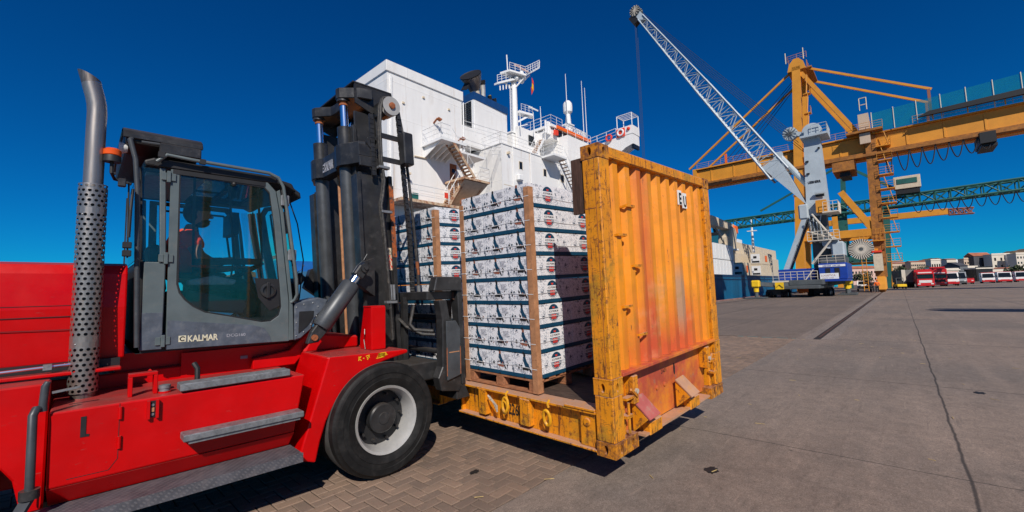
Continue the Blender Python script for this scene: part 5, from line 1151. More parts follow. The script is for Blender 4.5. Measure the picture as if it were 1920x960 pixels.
hand(x+.395, y-.11, z+.245, (1,.25,.06), 1); hand(x+.42, y+.12, z+.18, (1,-.1,.1), -1)
part('sleeve_band', MB().path([(x+.20,y-.205,z+.207), (x+.225,y-.193,z+.212)], .043, 12), CLOTH, dr, smooth=True)
BANDBLUE = mat('funnel_blue', (.006,.05,.17), .5, 0, .12, 1)
# ------------------------------------------------------------------ ship along the quay (quay frame)
shp = thing('cargo_ship', 'white and blue cargo ship with tall white deckhouse moored behind the carton stacks', 'ship', (80, 31, -2), QUAY)
def S(name, mb, m, parent=None, **k): return part(name, mb, m, parent or shp, **k)
hp = [(9,23.5), (12,22.2), (20,22), (150,22), (172,24), (190,29), (196,32), (190,35), (172,40), (150,42), (20,42), (12,41.8), (9,40.5)]
hull = S('hull', MB().prism(hp, 2, -3, 3.0), BLUEHULL)
S('bulwark', MB().prism([(p[0], p[1]+(-.03 if p[1] < 32 else .03)) for p in hp[1:-1]], 2, 3.001, 3.42), DKBLUE, hull)
S('rubbing_strake', MB().box(20, 150, 21.9, 21.999, 2.55, 2.70), DKBLUE, hull)
S('stern_box', MB().box(9.2, 14.5, 24, 30, 3.0, 3.6), CYAN)
def railing(pts, h=1.0, rows=(1.0, .66, .33), step=1.4, r=.022, m=None, parent=None, name='railing'):
    mb = MB()
    for p, q in zip(pts, pts[1:]):
        p, q = Vector(p), Vector(q); n = max(1, round((q-p).length/step))
        for f in rows: mb.tube(p+Vector((0,0,h*f)), q+Vector((0,0,h*f)), r*(1.2 if f == 1 else .8), 5)
        for k in range(n+1): a = p.lerp(q, k/n); mb.tube(a, a+Vector((0,0,h)), r, 5)
    return part(name, mb, m or WHITE2, parent or shp, kind='stuff')
# tower block
tw = S('tower_block', MB().box(15.95, 23.0, 26, 31.3, 3.0, 17.62), WHITE)
S('tower_cap', MB().box(15.85, 23.1, 25.9, 31.4, 17.621, 18.42), WHITE, tw, bevel=.02)
S('wall_bracket', MB().bar((20.05,25.98,14.9), (20.05,25.5,15.15), .12, .08).bar((20.05,25.5,15.15), (20.35,25.45,15.05), .35, .12), RUST, tw)
S('wall_bracket', MB().bar((22.45,25.98,13.95), (22.45,25.5,14.2), .12, .08).bar((22.45,25.5,14.2), (22.75,25.45,14.1), .35, .12), RUST, tw)
S('deck_light', MB().bar((17.4,25.98,10.2), (17.4,25.6,10.35), .08, .08).bar((17.4,25.6,10.35), (17.6,25.55,10.30), .2, .12), CREAM, tw)
S('pipe', MB().tube((18.2,25.95,11.85), (19.3,25.95,11.9), .06, 6), CREAM, tw)
# recessed wall and second house
S('recess_wall', MB().box(23.001, 27.7, 30, 31.2, 3.0, 15.0), WHITE)
h2 = S('deckhouse', MB().box(27.73, 38.5, 26, 36, 3.0, 15.15), WHITE)
S('deck_edge', MB().box(27.65, 38.6, 25.93, 36, 15.151, 15.23), WHITE2, h2)
S('wall_strip', MB().box(27.69, 27.80, 25.94, 25.999, 3.0, 15.1), WHITE2, h2)
S('wall_seam', MB().box(27.9, 38.4, 25.985, 25.999, 11.35, 11.40), CREAM, h2)
for x in (30.15, 33.9):
    w_ = S('window', MB().box(x, x+.42, 25.985, 25.998, 13.25, 13.95), GLASSDK, h2); S('window_frame', MB().box(x-.06, x, 25.97, 25.998, 13.2, 14.0).box(x+.42, x+.48, 25.97, 25.998, 13.2, 14.0).box(x, x+.42, 25.97, 25.998, 13.951, 14.0), CREAM, h2)
dr_ = S('door', MB().box(21.6, 22.3, 25.98, 25.998, 10.4, 12.0), RUST, tw)
S('porthole', MB().box(21.8, 22.1, 25.96, 25.979, 11.3, 11.6), GLASSDK, dr_)
railing([(23.2,26.1,15.0), (27.6,26.1,15.23), (27.7,26.0,15.23), (34.0,26.0,15.23)], 1.05)
railing([(27.73,30,15.23), (27.73,26.05,15.23)], 1.05)
S('upper_house', MB().box(33.2, 38.0, 29.5, 35, 15.2, 18.6), WHITE)
S('house_roof', MB().box(33.1, 38.1, 29.4, 35.1, 18.601, 18.75), WHITE2)
# funnel
fn = S('funnel_casing', MB().prism([(27.3,29), (32.2,29.3), (32.2,33), (27.3,31.2)], 2, 15.2, 20.2), WHITE)
S('funnel_band', MB().prism([(27.2,28.95), (32.3,29.2), (32.3,33.1), (27.2,31.3)], 2, 20.201, 20.95), BANDBLUE, fn)
lv = S('louvre_frame', MB().box(27.22, 27.299, 29.05, 31.15, 17.2, 20.19), WHITE2, fn)
for k in range(14):
    for a, b in ((29.35, 30.1), (30.2, 31.0)):
        S('slat', MB().box(27.15, 27.215, a, b, 17.35+k*.2, 17.49+k*.2), BLACK, fn)
S('lower_casing', MB().box(24.5, 28.5, 28.6, 31, 15.2, 17.0), WHITE)
S('exhaust_base', MB().path([(28.75,30.3,20.9), (28.6,30.3,21.9)], [.45,.5], 14), CREAM, fn, smooth=True)
S('exhaust_horn', MB().path([(28.6,30.3,21.9), (28.35,30.2,22.5), (27.75,29.95,23.1)], [.52,.80,1.10], 18, False), STEELHOT, fn, smooth=True)
S('horn_mouth', MB().lathe([(1.11,0),(1.11,.05),(.4,-.3)], (27.72,29.93,23.13), (-.72,-.30,.72), 18), BLACK, fn, smooth=True)
S('exhaust_flap', MB().obox((27.3,30.2,21.9), (.05,0,0), (0,.4,.1), (.25,0,.45)), BLACK, fn)
for x, y, h, r, m_ in ((29.65,30.2,2.0,.27,ALU), (30.75,30.2,.75,.16,CREAM), (31.55,30.3,.75,.16,CREAM), (31.2,30.6,1.1,.10,YELLOW)):
    S('exhaust_pipe', MB().path([(x,y,20.9), (x,y,20.9+h*.75), (x-.08,y,20.9+h)], [r,r,r*1.1], 12), m_, fn, smooth=True)
    S('pipe_mouth', MB().path([(x-.05,y,20.87+h), (x-.22,y-.05,21.25+h)], [r*1.25,r*1.5], 12), BLACK if m_ is not YELLOW else YELLOW, fn, smooth=True)
# main mast
ms = S('mast', MB().path([(35.4,31,17.5), (35.4,31,25.8)], [.42,.34], 12), WHITE2, smooth=True)
S('mast_ladder', MB().tube((34.7,31,17), (34.75,31,25), .05, 5).tube((34.9,30.8,17), (34.95,30.8,25), .05, 5), WHITE2, ms)
for k in range(22): S('ladder_rung', MB().tube((34.7,31,17.3+k*.35), (34.9,30.8,17.3+k*.35), .025, 4), WHITE2, ms)
S('mast_platform', MB().prism([(33.6,31.4), (33.9,30.2), (36.0,29.6), (36.8,30.3), (36.2,31.5)], 2, 26.0, 26.2), WHITE2, ms)
S('mast_arm', MB().add([(36.0,29.9,26.0), (36.2,31.2,26.0), (39.3,30.6,28.3), (39.2,30.1,28.3), (36.0,29.9,26.25), (36.2,31.2,26.25), (39.3,30.6,28.5), (39.2,30.1,28.5)], [(0,3,2,1),(4,5,6,7),(0,1,5,4),(1,2,6,5),(2,3,7,6),(3,0,4,7)]), WHITE2, ms)
S('mast_arm', MB().add([(35.3,30.4,25.6), (35.3,31.4,25.6), (32.6,31.4,24.3), (32.6,30.9,24.3), (35.3,30.4,25.85), (35.3,31.4,25.85), (32.6,31.4,24.5), (32.6,30.9,24.5)], [(0,3,2,1),(4,5,6,7),(0,1,5,4),(1,2,6,5),(2,3,7,6),(3,0,4,7)]), WHITE2, ms)
for p, q in (((35.5,30.8,25.0), (37.6,30.4,26.9)), ((35.3,31,24.6), (33.6,31,25.0)), ((35.4,30.7,24.8), (36.0,29.9,25.9))): S('arm_strut', MB().tube(p, q, .09, 6), WHITE2, ms)
for k in range(5): S('mast_lamp', MB().tube((33.0+k*.5,30.9,24.2+k*.24), (33.0+k*.5,30.9,23.7+k*.24), .07, 6), WHITE2, ms)
for k in range(3): S('mast_fitting', MB().ball((35.2+k*.5,30.4,25.7), .28, 8, 5), WHITE2, ms)
railing([(33.9,30.2,26.2), (36.0,29.65,26.25), (39.2,30.1,28.5)], .8, step=.7, parent=ms, r=.03); railing([(32.6,30.9,24.5), (35.0,30.5,25.7)], .8, step=.7, parent=ms, r=.03)
S('mast_pole', MB().tube((34.0,30.6,26.1), (33.9,30.6,28.0), .07, 6).tube((39.2,30.2,28.4), (39.3,30.2,29.2), .09, 6), WHITE2, ms)
S('radar_bar', MB().box(34.8, 37.6, 30.2, 30.35, 27.05, 27.2), mat('faded_pink', (.6,.35,.32), .6), ms)
S('radar_drum', MB().lathe([(.3,0),(.3,.7),(.2,.8)], (36.2,30.5,26.1), (0,0,1), 10), WHITE2, ms)
S('lower_platform', MB().prism([(35.7,30.5), (37.6,30.1), (38.3,30.7), (37.2,31.2), (35.8,31.3)], 2, 21.9, 22.15), WHITE2, ms); railing([(35.9,30.4,22.15), (37.6,30.1,22.15), (38.2,30.6,22.15)], .8, step=.6, parent=ms)
S('platform_strut', MB().bar((35.8,31,20.9), (37.3,30.6,21.9), .4, .2), WHITE2, ms)
S('radar_bar', MB().box(37.2, 38.9, 30.3, 30.4, 22.9, 23.05), WHITE2, ms)
S('spar', MB().tube((35.5,31,20.2), (37.2,30.6,20.9), .06, 5), WHITE2, ms)
fl = S('flag', MB().add([(37.6,30.1,26.6), (37.95,30.1,26.2), (38.0,30.15,25.2), (37.5,30.12,24.4), (37.45,30.1,25.3), (37.7,30.1,25.6)], [(0,1,5), (1,2,5), (5,2,4), (2,3,4)]), PRED, ms)
S('flag_stripe', MB().poly([(37.62,30.08,25.9), (37.86,30.08,25.7), (37.80,30.08,24.9), (37.56,30.08,25.3)]), YELLOW, fl)
# wheelhouse
wb = S('bridge_front', MB().box(38.51, 43.5, 26, 36, 3.0, 18.75), WHITE)
wh = S('wheelhouse', MB().box(37.2, 44.0, 27.3, 36, 18.4, 19.5), WHITE)
S('bridge_windows', MB().box(37.7, 43.8, 27.22, 27.299, 18.85, 19.62), GLASSDK, wh)
for k in range(5): S('window_bar', MB().box(37.7+k*1.5, 37.78+k*1.5, 27.15, 27.219, 18.8, 19.65), WHITE2, wh)
S('wheelhouse_roof', MB().box(37.0, 44.2, 27.05, 36.1, 19.66, 19.95), WHITE2, wh); S('orange_fascia', MB().box(37.9, 44.9, 26.9, 27.049, 19.60, 19.97), ORANGE, wh)
S('side_window', MB().box(35.3, 36.3, 28.9, 28.999, 17.6, 18.7), GLASSDK, wh); S('side_house', MB().box(33.6, 37.19, 29.0, 29.4, 15.3, 19.3), WHITE, wh)
S('fire_box', MB().box(37.4, 37.9, 26.8, 27.1, 18.76, 19.3), PRED, wh)
railing([(38.6,26.05,18.76), (43.4,26.05,18.76)], 1.05); railing([(37.05,33,19.95), (37.05,27.15,19.95), (39.2,27.15,19.95)], 1.05)
S('ship_name', MB().text('ALTA STELLA', (39.3,26.95,20.0), (1,0,0), (0,0,1), .95, .03, 'LEFT', .62), INK, wh) if False else None
railing([(40.0,27.2,19.98), (44.2,27.2,19.98)], .8, m=WHITE2, parent=wh, step=.6, r=.03)
S('lettering', MB().text('ALCO SERVAL', (39.9,27.08,20.05), (1,0,0), (0,0,1), .95, .03, 'LEFT', .70), WHITE2, wh)
dm = S('satellite_mast', MB().path([(43.2,29,19.9), (43.2,29,23.5)], [.55,.28], 10), WHITE2, smooth=True)
S('platform', MB().box(42.6, 43.8, 28.5, 29.5, 21.9, 22.05), WHITE2, dm)
S('satellite_dome', MB().lathe([(.36,0),(.56,.2),(.60,.85),(.54,1.3),(.32,1.62),(.02,1.75)], (43.2,29,23.45), (0,0,1), 16), WHITE2, dm, smooth=True)
for x, z0, z1 in ((42.5,22,28.2), (46.1,20.5,28.6), (46.8,20.5,27.9), (37.2,19.9,22.4), (33.6,18.7,20.9), (35.9,18,21.3)):
    S('aerial', MB().path([(x,28.6,z0), (x-.1,28.6,z1)], [.06,.03], 6), WHITE2)
for x in (44.3, 44.9, 45.4): S('aerial_base', MB().tube((x,28.6,19.6), (x,28.6,20.9), .12, 6), WHITE2)
for x in (36.4, 36.8, 37.1): S('davit_post', MB().tube((x,27.4,18.8), (x,27.4,20.2), .12, 6), WHITE2)
# bridge wing reaching out to the ship's side
wg = S('bridge_wing', MB().prism([(26.0,17.3), (26.0,18.3), (22.4,18.6), (20.5,18.6), (20.5,17.45), (21.4,17.2), (23.0,16.2), (25.0,15.9)], 0, 43.0, 44.6), WHITE)
S('wing_box', MB().box(42.95, 44.65, 20.45, 22.4, 18.601, 19.55), WHITE, wg)
S('wing_window', MB().box(43.1, 44.5, 20.46, 20.7, 17.0, 17.44), GLASSDK, wg)
C4 = ((43.0,22.3), (43.0,20.5), (44.6,20.5), (44.6,22.3))
for p, q in zip(C4, C4[1:]+C4[:1]): S('shelter_beam', MB().tube((*p,20.95), (*q,20.95), .05, 5), WHITE2, wg)
for k in range(1, 4): S('shelter_beam', MB().tube((43.0+.4*k,22.3,20.95), (43.0+.4*k,20.5,20.95), .035, 5), WHITE2, wg)
for p in C4: S('shelter_post', MB().tube((*p,19.55), (*p,20.95), .05, 5), WHITE2, wg)
railing([(43.05,26.2,18.3), (43.05,22.5,18.6)], 1.1, parent=wg, r=.03)
S('life_ring_board', MB().box(42.88, 42.94, 21.35, 22.35, 18.5, 19.45), PRED, wg)
for y, z, m_ in ((21.85,18.98,PWHITE), (23.3,18.75,PRED)):
    S('life_ring', MB().path([(42.82, y+.34*math.cos(t), z+.34*math.sin(t)) for t in [2*PI*k/16 for k in range(17)]], .10, 8, False), m_, wg, smooth=True)
S('fire_point', MB().ball((42.9,20.9,19.2), .2, 8, 6), PRED, wg)
# walkway, stairs and landings on the side of the tower
def stairs(p, q, w, n, m1=None, nm='stairs'):
    p, q = Vector(p), Vector(q); d = q-p; wv = Vector((0, w, 0)); st = S(nm, MB().bar(p, q, .06, .22).bar(p+wv, q+wv, .06, .22), m1 or SHIPRUST)
    for k in range(n):
        a = p.lerp(q, (k+.5)/n); S('tread', MB().box(a.x-.13, a.x+.13, a.y, a.y+w, a.z-.02, a.z+.02), SHIPRUST, st)
    mb = MB()
    for o_ in (Vector((0,0,0)), wv):
        mb.tube(p+o_+Vector((0,0,.95)), q+o_+Vector((0,0,.95)), .025, 5)
        for k in range(4): a = p.lerp(q, k/3)+o_; mb.tube(a, a+Vector((0,0,.95)), .022, 5)
    S('handrail', mb, WHITE2, st, kind='stuff'); return st
S('walkway', MB().box(18.9, 21.3, 23.6, 25.99, 12.72, 12.92), WHITE2); S('walkway', MB().box(21.301, 24.6, 25.0, 29.9, 12.72, 12.90), WHITE2)
for k in range(5): S('walkway_bracket', MB().prism([(25.99,12.71), (24.0,12.71), (25.99,11.9)], 0, 19.1+k*.5, 19.16+k*.5), WHITE2)
railing([(18.9,25.9,12.9), (18.9,23.65,12.9), (19.8,23.65,12.9)], 1.05); railing([(21.3,25.0,12.9), (24.6,25.0,12.9), (27.6,26.0,13.7)], 1.05)
stairs((19.95,23.65,12.85), (22.15,23.65,10.40), .75, 12)
S('landing', MB().box(21.0, 23.7, 23.6, 25.9, 10.20, 10.36), SHIPRUST); S('landing_bracket', MB().prism([(25.9,10.19), (23.7,10.19), (25.9,8.3)], 0, 21.3, 21.4), SHIPRUST); S('landing_bracket', MB().prism([(25.9,10.19), (23.7,10.19), (25.9,8.3)], 0, 23.2, 23.3), SHIPRUST)
S('landing_underside', MB().add([(21.1,23.7,10.15), (23.6,23.7,10.15), (23.3,25.95,8.5), (21.4,25.95,8.5)], [(0,1,2,3)]), CREAM)
railing([(22.6,23.65,10.36), (23.7,23.65,10.36), (23.7,25.9,10.36)], 1.05)
stairs((21.6,24.5,10.25), (20.3,24.5,8.3), .75, 10)
S('lower_walkway', MB().box(15.9, 27.7, 24.2, 25.99, 7.95, 8.15), SHIPRUST); railing([(16.0,24.25,8.15), (20.0,24.25,8.15)], 1.05)
S('notice', MB().box(19.6, 19.9, 24.2, 24.24, 8.6, 9.0), PRED)
S('deck_locker', MB().box(16.9, 17.4, 24.3, 24.8, 8.16, 8.6), GREEN); S('coiled_hose', MB().path([(21.6+.4*math.cos(t), 24.3, 8.5+.3*math.sin(t)) for t in [k*.6 for k in range(22)]], .07, 6), RUST)
# second platform and ladder on the deckhouse front
S('platform', MB().box(33.6, 35.9, 24.4, 25.99, 15.0, 15.2), WHITE2); railing([(33.6,25.9,15.2), (33.6,24.45,15.2), (35.2,24.45,15.2)], 1.05)
stairs((35.6,24.5,15.1), (38.6,24.5,11.4), .8, 12, WHITE2)
stairs((33.4,26.6,15.25), (35.0,26.6,17.6), .8, 9, WHITE2)
# forward deck: cargo containers and the cream deck crane
def ship_box(x0, y0, z0, L, label, m, face=True, mark=None, grp='refrigerated containers on the ship deck'):
    t = thing('reefer_container', label, 'container', (x0+L/2, y0+1.22, z0), QUAY, grp)
    part('shell', MB().box(x0, x0+L, y0, y0+2.44, z0, z0+2.85), m, t, bevel=.04)
    if face:
        part('cooling_unit', MB().box(x0-.05, x0-.005, y0+.25, y0+2.2, z0+.35, z0+2.5), WHITE2, t)
        part('fan', MB().box(x0-.08, x0-.051, y0+.95, y0+1.65, z0+1.45, z0+2.0), BLACK, t); part('control_box', MB().box(x0-.09, x0-.051, y0+1.75, y0+2.1, z0+.95, z0+1.4), PGREY, t)
        part('grille', MB().box(x0-.07, x0-.052, y0+.4, y0+2.0, z0+.45, z0+.85), BLACK, t)
    for k in range(6): part('side_rib', MB().box(x0+L*(k+.5)/6-.06, x0+L*(k+.5)/6+.06, y0-.04, y0-.003, z0+.15, z0+2.7), m, t)
    if mark: part('marking', MB().box(x0+L*.32, x0+L*.5, y0-.055, y0-.045, z0+.7, z0+2.2), mark, t)
ship_box(80, 24, 3.45, 12, 'white container at the left end of the lower row on the blue ship', WHITE2, False)
ship_box(80, 24, 6.4, 12, 'white container stacked at the left end of the upper row on the blue ship', WHITE2, False)
ship_box(99, 24, 3.45, 6, 'cream container with a red mark low on the blue ship', CREAM, True, ORANGE)
ship_box(115, 24, 3.45, 12, 'cream refrigerated container with orange mark, lower of two beside the crane platform', CREAM, True)
ship_box(115, 24, 6.35, 12, 'cream refrigerated container with orange mark, upper of two beside the crane platform', CREAM, True, ORANGE)
for k, (x, y) in enumerate(((112,29), (124,29), (136,29), (148,29))):
    ship_box(x, y, 9.3, 11.5, ('cream refrigerated container, %s from the left in the back row on the ship' % ('first', 'second', 'third', 'fourth')[k]), CREAM, True)
    S('hatch_cover', MB().box(x, x+11.5, 28.5, 38, 3.2, 9.25), CREAM)
S('deck_house', MB().box(97, 111, 28, 36, 3.2, 6.6), CREAM)
dc_ = S('crane_pedestal', MB().path([(101,27.5,3.2), (101,27.5,9.0)], 1.6, 16), CREAM, smooth=True)
S('crane_platform', MB().path([(101,27.5,9.01), (101,27.5,9.35)], 2.3, 16), WHITE2, dc_); 
S('crane_house', MB().prism([(99.2,9.36), (103.6,9.36), (103.8,11.5), (104.4,13.0), (103.4,14.2), (101.0,14.4), (99.4,12.0)], 1, 26.2, 28.8), CREAM, dc_, bevel=.1)
S('crane_jib', MB().prism([(89,13.6), (103.5,13.7), (104.5,15.2), (89,15.6)], 1, 26.6, 28.4), CREAM, dc_, bevel=.1)
S('jib_strut', MB().bar((94,27.5,13.6), (99.8,27.5,10.4), .3, .4), CREAM, dc_)
S('crane_head', MB().box(103.2, 106.2, 26.3, 28.7, 13.0, 15.0), ORANGE, dc_, bevel=.3)
S('foremast', MB().path([(124,27.5,9), (124,27.5,19)], [.38,.16], 8), WHITE2); S('mast_spreader', MB().box(123.7, 124.3, 26.4, 28.6, 15.4, 15.6), WHITE2)
# a second ship lies ahead, only its upper works show
s2 = thing('moored_ship', 'distant ship with teal and black funnel behind the cream containers', 'ship', (176, 52, -2), QUAY)
part('hull', MB().prism([(150,46), (240,46), (252,52), (240,58), (150,58)], 2, -3, 9), BLUEHULL, s2)
part('deckhouse', MB().box(172, 190, 47, 57, 9, 16.5), WHITE, s2); part('bridge', MB().box(182, 190, 46, 58, 16.51, 19.6), WHITE, s2)
for k in range(6): part('window', MB().box(181.9, 181.98, 46.6+k*1.8, 47.8+k*1.8, 17.9, 18.9), GLASSDK, s2)
part('funnel', MB().prism([(168,48), (175,48), (175,53), (168,53)], 2, 12, 20.2), mat('teal_funnel', (.01,.13,.18), .5), s2); part('funnel_top', MB().box(167.9, 175.1, 47.9, 53.1, 20.21, 21.4), BLACK, s2); part('funnel_pipe', MB().path([(171,50,21.4), (169.6,50,23.6)], .9, 10), BLACK, s2)
for x in (186, 188.5): part('aerial_mast', MB().tube((x,51,19.6), (x,51,25), .25, 6), WHITE2, s2)

for x in (24.2, 24.5): S('vent_pipe', MB().tube((x,29.9,6), (x,29.9,12.3), .07, 6), WHITE2)
for x, z in ((17.2,15.6), (19.0,16.6), (21.5,16.4)): S('wall_clip', MB().box(x, x+.18, 25.9, 25.999, z, z+.12), CREAM)
S('drain_pipe', MB().path([(23.1,25.92,17.5), (23.1,25.92,13.2), (23.1,26.2,12.7)], .06, 6), WHITE2); S('cable_tray', MB().box(16.2, 16.35, 25.9, 25.999, 7.2, 17.4), WHITE2)
for x in (29.2, 31.8, 36.6): S('down_pipe', MB().tube((x,25.93,3.2), (x,25.93,15.1), .05, 6), WHITE2)
for x, z in ((32.0,9.6), (34.6,9.6), (36.9,13.2)): w_ = S('window_frame', MB().box(x-.08, x+.58, 25.97, 25.998, z-.08, z+.78), CREAM); S('window', MB().box(x, x+.5, 25.95, 25.969, z, z+.7), GLASSDK, w_)
S('vent_hood', MB().box(29.6, 30.3, 25.6, 25.998, 12.0, 12.6), WHITE2, bevel=.08); S('wall_lamp', MB().box(28.4, 28.6, 25.7, 25.999, 14.3, 14.5), CREAM)
# ------------------------------------------------------------------ yellow gantry crane (quay frame)
gc = thing('gantry_crane', 'tall yellow portal gantry crane with netted girder standing on the quay rails', 'crane', (82, 6, 0), QUAY)
def G(name, mb, m=None, parent=None, **k): return part(name, mb, m or CRANEY, parent or gc, **k)
def truss(p, q, wv, hv, n, r, m, name, parent, cr=None, tri=False, w2=1.0):
    # lattice beam: chords plus diagonals, kept as one part ('stuff' because the bars are too small to pick apart)
    p, q, wv, hv = Vector(p), Vector(q), Vector(wv), Vector(hv); ch = MB(); br = MB(); cr = cr or r*1.6
    def c(i, t):
        k = 1+(w2-1)*t; o_ = [-wv*k/2-hv*k/2, wv*k/2-hv*k/2, wv*k/2+hv*k/2, -wv*k/2+hv*k/2][i] if not tri else [-wv*k/2-hv*k/2, wv*k/2-hv*k/2, hv*k/2][i]
        return p.lerp(q, t)+o_
    N = 3 if tri else 4
    for i in range(N): ch.tube(c(i,0), c(i,1), cr, 6)
    for k in range(n):
        for i in range(N):
            a, b = (k/n, (k+1)/n) if k % 2 else ((k+1)/n, k/n)
            br.tube(c(i,a), c((i+1)%N,b), r, 5)
            br.tube(c(i,k/n), c((i+1)%N,k/n), r*.9, 5)
    o = part(name, ch, m, parent, smooth=True); part('lattice_bracing', br, m, o, kind='stuff'); return o
X1, X2 = 80, 86
for x in (X1, X2):
    s = 1 if x == X1 else 0
    ll = G('land_leg', MB().bar((x,1.88,2.2), (x,1.55,22.5), 1.2, 1.2, (1,0,0)), CRANEDK)
    sl_ = G('sea_leg', MB().bar((x,11.4,2.2), (x,9.6,36.0), 1.15, 1.4, (1,0,0), 1.1, 1.4))
    for y in (1.88, 11.4):
        bg_ = G('bogie', MB().prism([(x-1.6,.35), (x+1.6,.35), (x+1.4,1.1), (x+.7,2.2), (x-.7,2.2), (x-1.4,1.1)], 1, y-.45, y+.45), CRANEY, bevel=.05)
        for d in (-1.0, 1.0): G('bogie_wheel', MB().lathe([(.38,-.3),(.38,.3),(.1,.32),(.1,-.32)], (x+d,y,.40), (0,1,0), 14, closed=True), CRANEDK, bg_)
    G('portal_beam', MB().bar((x,1.2,8.6), (x,11.0,8.6), 1.0, 1.1)); G('leg_brace', MB().bar((x,2.2,9.0), (x,5.5,15.0), .8, .9, (1,0,0)))
    G('upper_brace', MB().bar((x,2.6,22.8), (x,9.6,35.9), .55, .75, (1,0,0)))
    G('backstay', MB().bar((x,9.4,36.2), (x,-5.2,27.3), .28, .30)); G('forestay', MB().bar((x,9.8,36.0), (x,27.3,23.2), .26, .30))
    G('stay_post', MB().bar((x,-4.9,23.6), (x,-4.9,27.4), .3, .3), PRUST)
    G('leg_collar', MB().box(x-.75, x+.75, 10.2, 11.4, 15.2, 15.5).box(x-.75, x+.75, 9.7, 10.9, 24.6, 24.9), CRANEDK)
for z in (8.6, 2.3, 35.9): 
    for y in (1.88, 11.4 if z < 10 else 9.6):
        if z > 30 and y < 5: continue
        G('cross_beam', MB().bar((X1+.7,y - (0 if z > 30 else (.5 if z > 5 and y > 5 else 0)),z), (X2-.7,y,z), .8, .8))
G('apex_head', MB().prism([(8.4,35.4), (10.8,35.4), (10.5,36.6), (9.9,37.3), (9.2,37.3), (8.6,36.6)], 0, X1-.7, X2+.7))
railing([(X1,8.2,37.3), (X1,10.8,37.3), (X2,10.8,37.3)], 1.0, m=CRANEY, parent=gc); railing([(X2,8.2,35.6), (X1-.5,8.2,35.6)], 1.1, m=CRANEY, parent=gc)
G('apex_platform', MB().box(X1-.6, X2+.6, 7.6, 8.39, 35.3, 35.5), CRANEDK)
for y in (11.0, 8.6): G('apex_pole', MB().tube((X1,y,37.2), (X1,y,39), .08, 5), CREAM)
# girder from the landward end to the tip over the ship
gd = G('main_girder', MB().bar((81,-34,21.55), (81,26,21.35), 1.6, 2.5)); G('main_girder', MB().bar((85,-34,21.55), (85,26,21.35), 1.6, 2.5))
G('bottom_flange', MB().box(79.7, 82.3, -34, 26, 19.95, 20.24), CRANEDK, gd); G('top_flange', MB().box(79.8, 82.2, -34, 26, 22.75, 22.95), CRANEY, gd)
G('runway_beam', MB().box(79.1, 79.6, -30, 20, 19.5, 19.9), CRANEDK, gd)
for k in range(16): G('stiffener', MB().box(80.13, 80.19, -32+k*3.7, -31.8+k*3.7, 20.4, 22.6), CRANEY, gd)
G('girder_end', MB().box(79.9, 86.1, 26.01, 26.7, 20.1, 23.0)); railing([(79.9,3.5,22.95), (79.9,25.9,22.9)], 1.0, m=CRANEY, parent=gc, step=2)
for x in (80, 86): G('tip_post', MB().box(x-.15, x+.15, 20.8, 21.1, 23, 24.6), ORANGE)
# landward walkway with shade nets and a dark canopy
nt_ = MB(); n = 14
pts = [(1.2-2.35*k) for k in range(n+1)]
for k in range(n):
    y0, y1 = pts[k], pts[k+1]; za, zb = 25.7+.12*min(k,8), 25.7+.12*min(k+1,8)
    G('net_panel', MB().poly([(79.5,y0,22.96), (79.5,y1,22.96), (79.5,y1,zb), (79.5,y0,za)]), NET)
    G('net_post', MB().tube((79.45,y0,22.9), (79.45,y0,za+.15), .06, 5), PALE)
G('canopy', MB().prism([(-3.5,23.5), (-4.6,24.05), (-34,24.9), (-34,23.75)], 0, 78.7, 79.2), BLACK)
for k in range(8): G('walkway_post', MB().tube((79.3,-5-k*3.2,22.9), (79.3,-5-k*3.2,24.2), .07, 5), CRANEY)
railing([(79.3,-3,22.95), (79.3,-33,22.95)], 1.0, m=CRANEY, parent=gc, step=3)
# trolleys, festoon cables, electrical house
G('trolley', MB().box(79.2, 85, 3.6, 6.2, 18.0, 19.9), CRANEDK); G('trolley_foot', MB().box(80, 84, 4.2, 5.4, 17.3, 17.99), BLACK)
G('operator_cab', MB().box(79.0, 84, -10.3, -8.9, 18.5, 19.9), BLACK); G('cab_foot', MB().box(79.5, 83.5, -10.4, -9.0, 18.1, 18.49), BLACK)
for k in range(8):
    y0 = .2-k*1.28; G('festoon_cable', MB().path([(79.3, y0-1.28*t*(1 if k else .6), 19.5-(1.1+1.9*max(0,1-k*.09))*4*t*(1-t)) for t in [i/10 for i in range(11)]], .07, 5), CABLE)
# stairs, platforms and cabinets on the landward leg
for k in range(9):
    z = 4.2+k*2.05; y = .55
    pf = G('stair_platform', MB().box(79.0, 81.0, y-1.1, y+.5, z, z+.10), CRANEY); railing([(79.0,y+.5,z+.1), (79.0,y-1.1,z+.1), (81,y-1.1,z+.1)], 1.0, m=CRANEY, parent=gc, step=.8)
    G('ladder', MB().tube((79.2,y-.9+.5*(k%2),z), (79.2,y-.5+.5*(k%2),z+2.05), .05, 5).tube((79.6,y-.9+.5*(k%2),z), (79.6,y-.5+.5*(k%2),z+2.05), .05, 5), CRANEY)
    for j in range(5): G('ladder_rung', MB().tube((79.2,y-.86+.5*(k%2)+.08*j,z+.2+j*.4), (79.6,y-.86+.5*(k%2)+.08*j,z+.2+j*.4), .03, 4), CRANEY)
G('machine_cabinet', MB().box(78.9, 79.34, 1.5, 2.7, 21.4, 22.9), TAN); G('machine_house', MB().box(79, 85, 1.5, 2.7, 23.5, 25.8), TAN); G('leg_platform', MB().box(78.5, 87, .1, 4.2, 23.0, 23.3), CRANEDK)
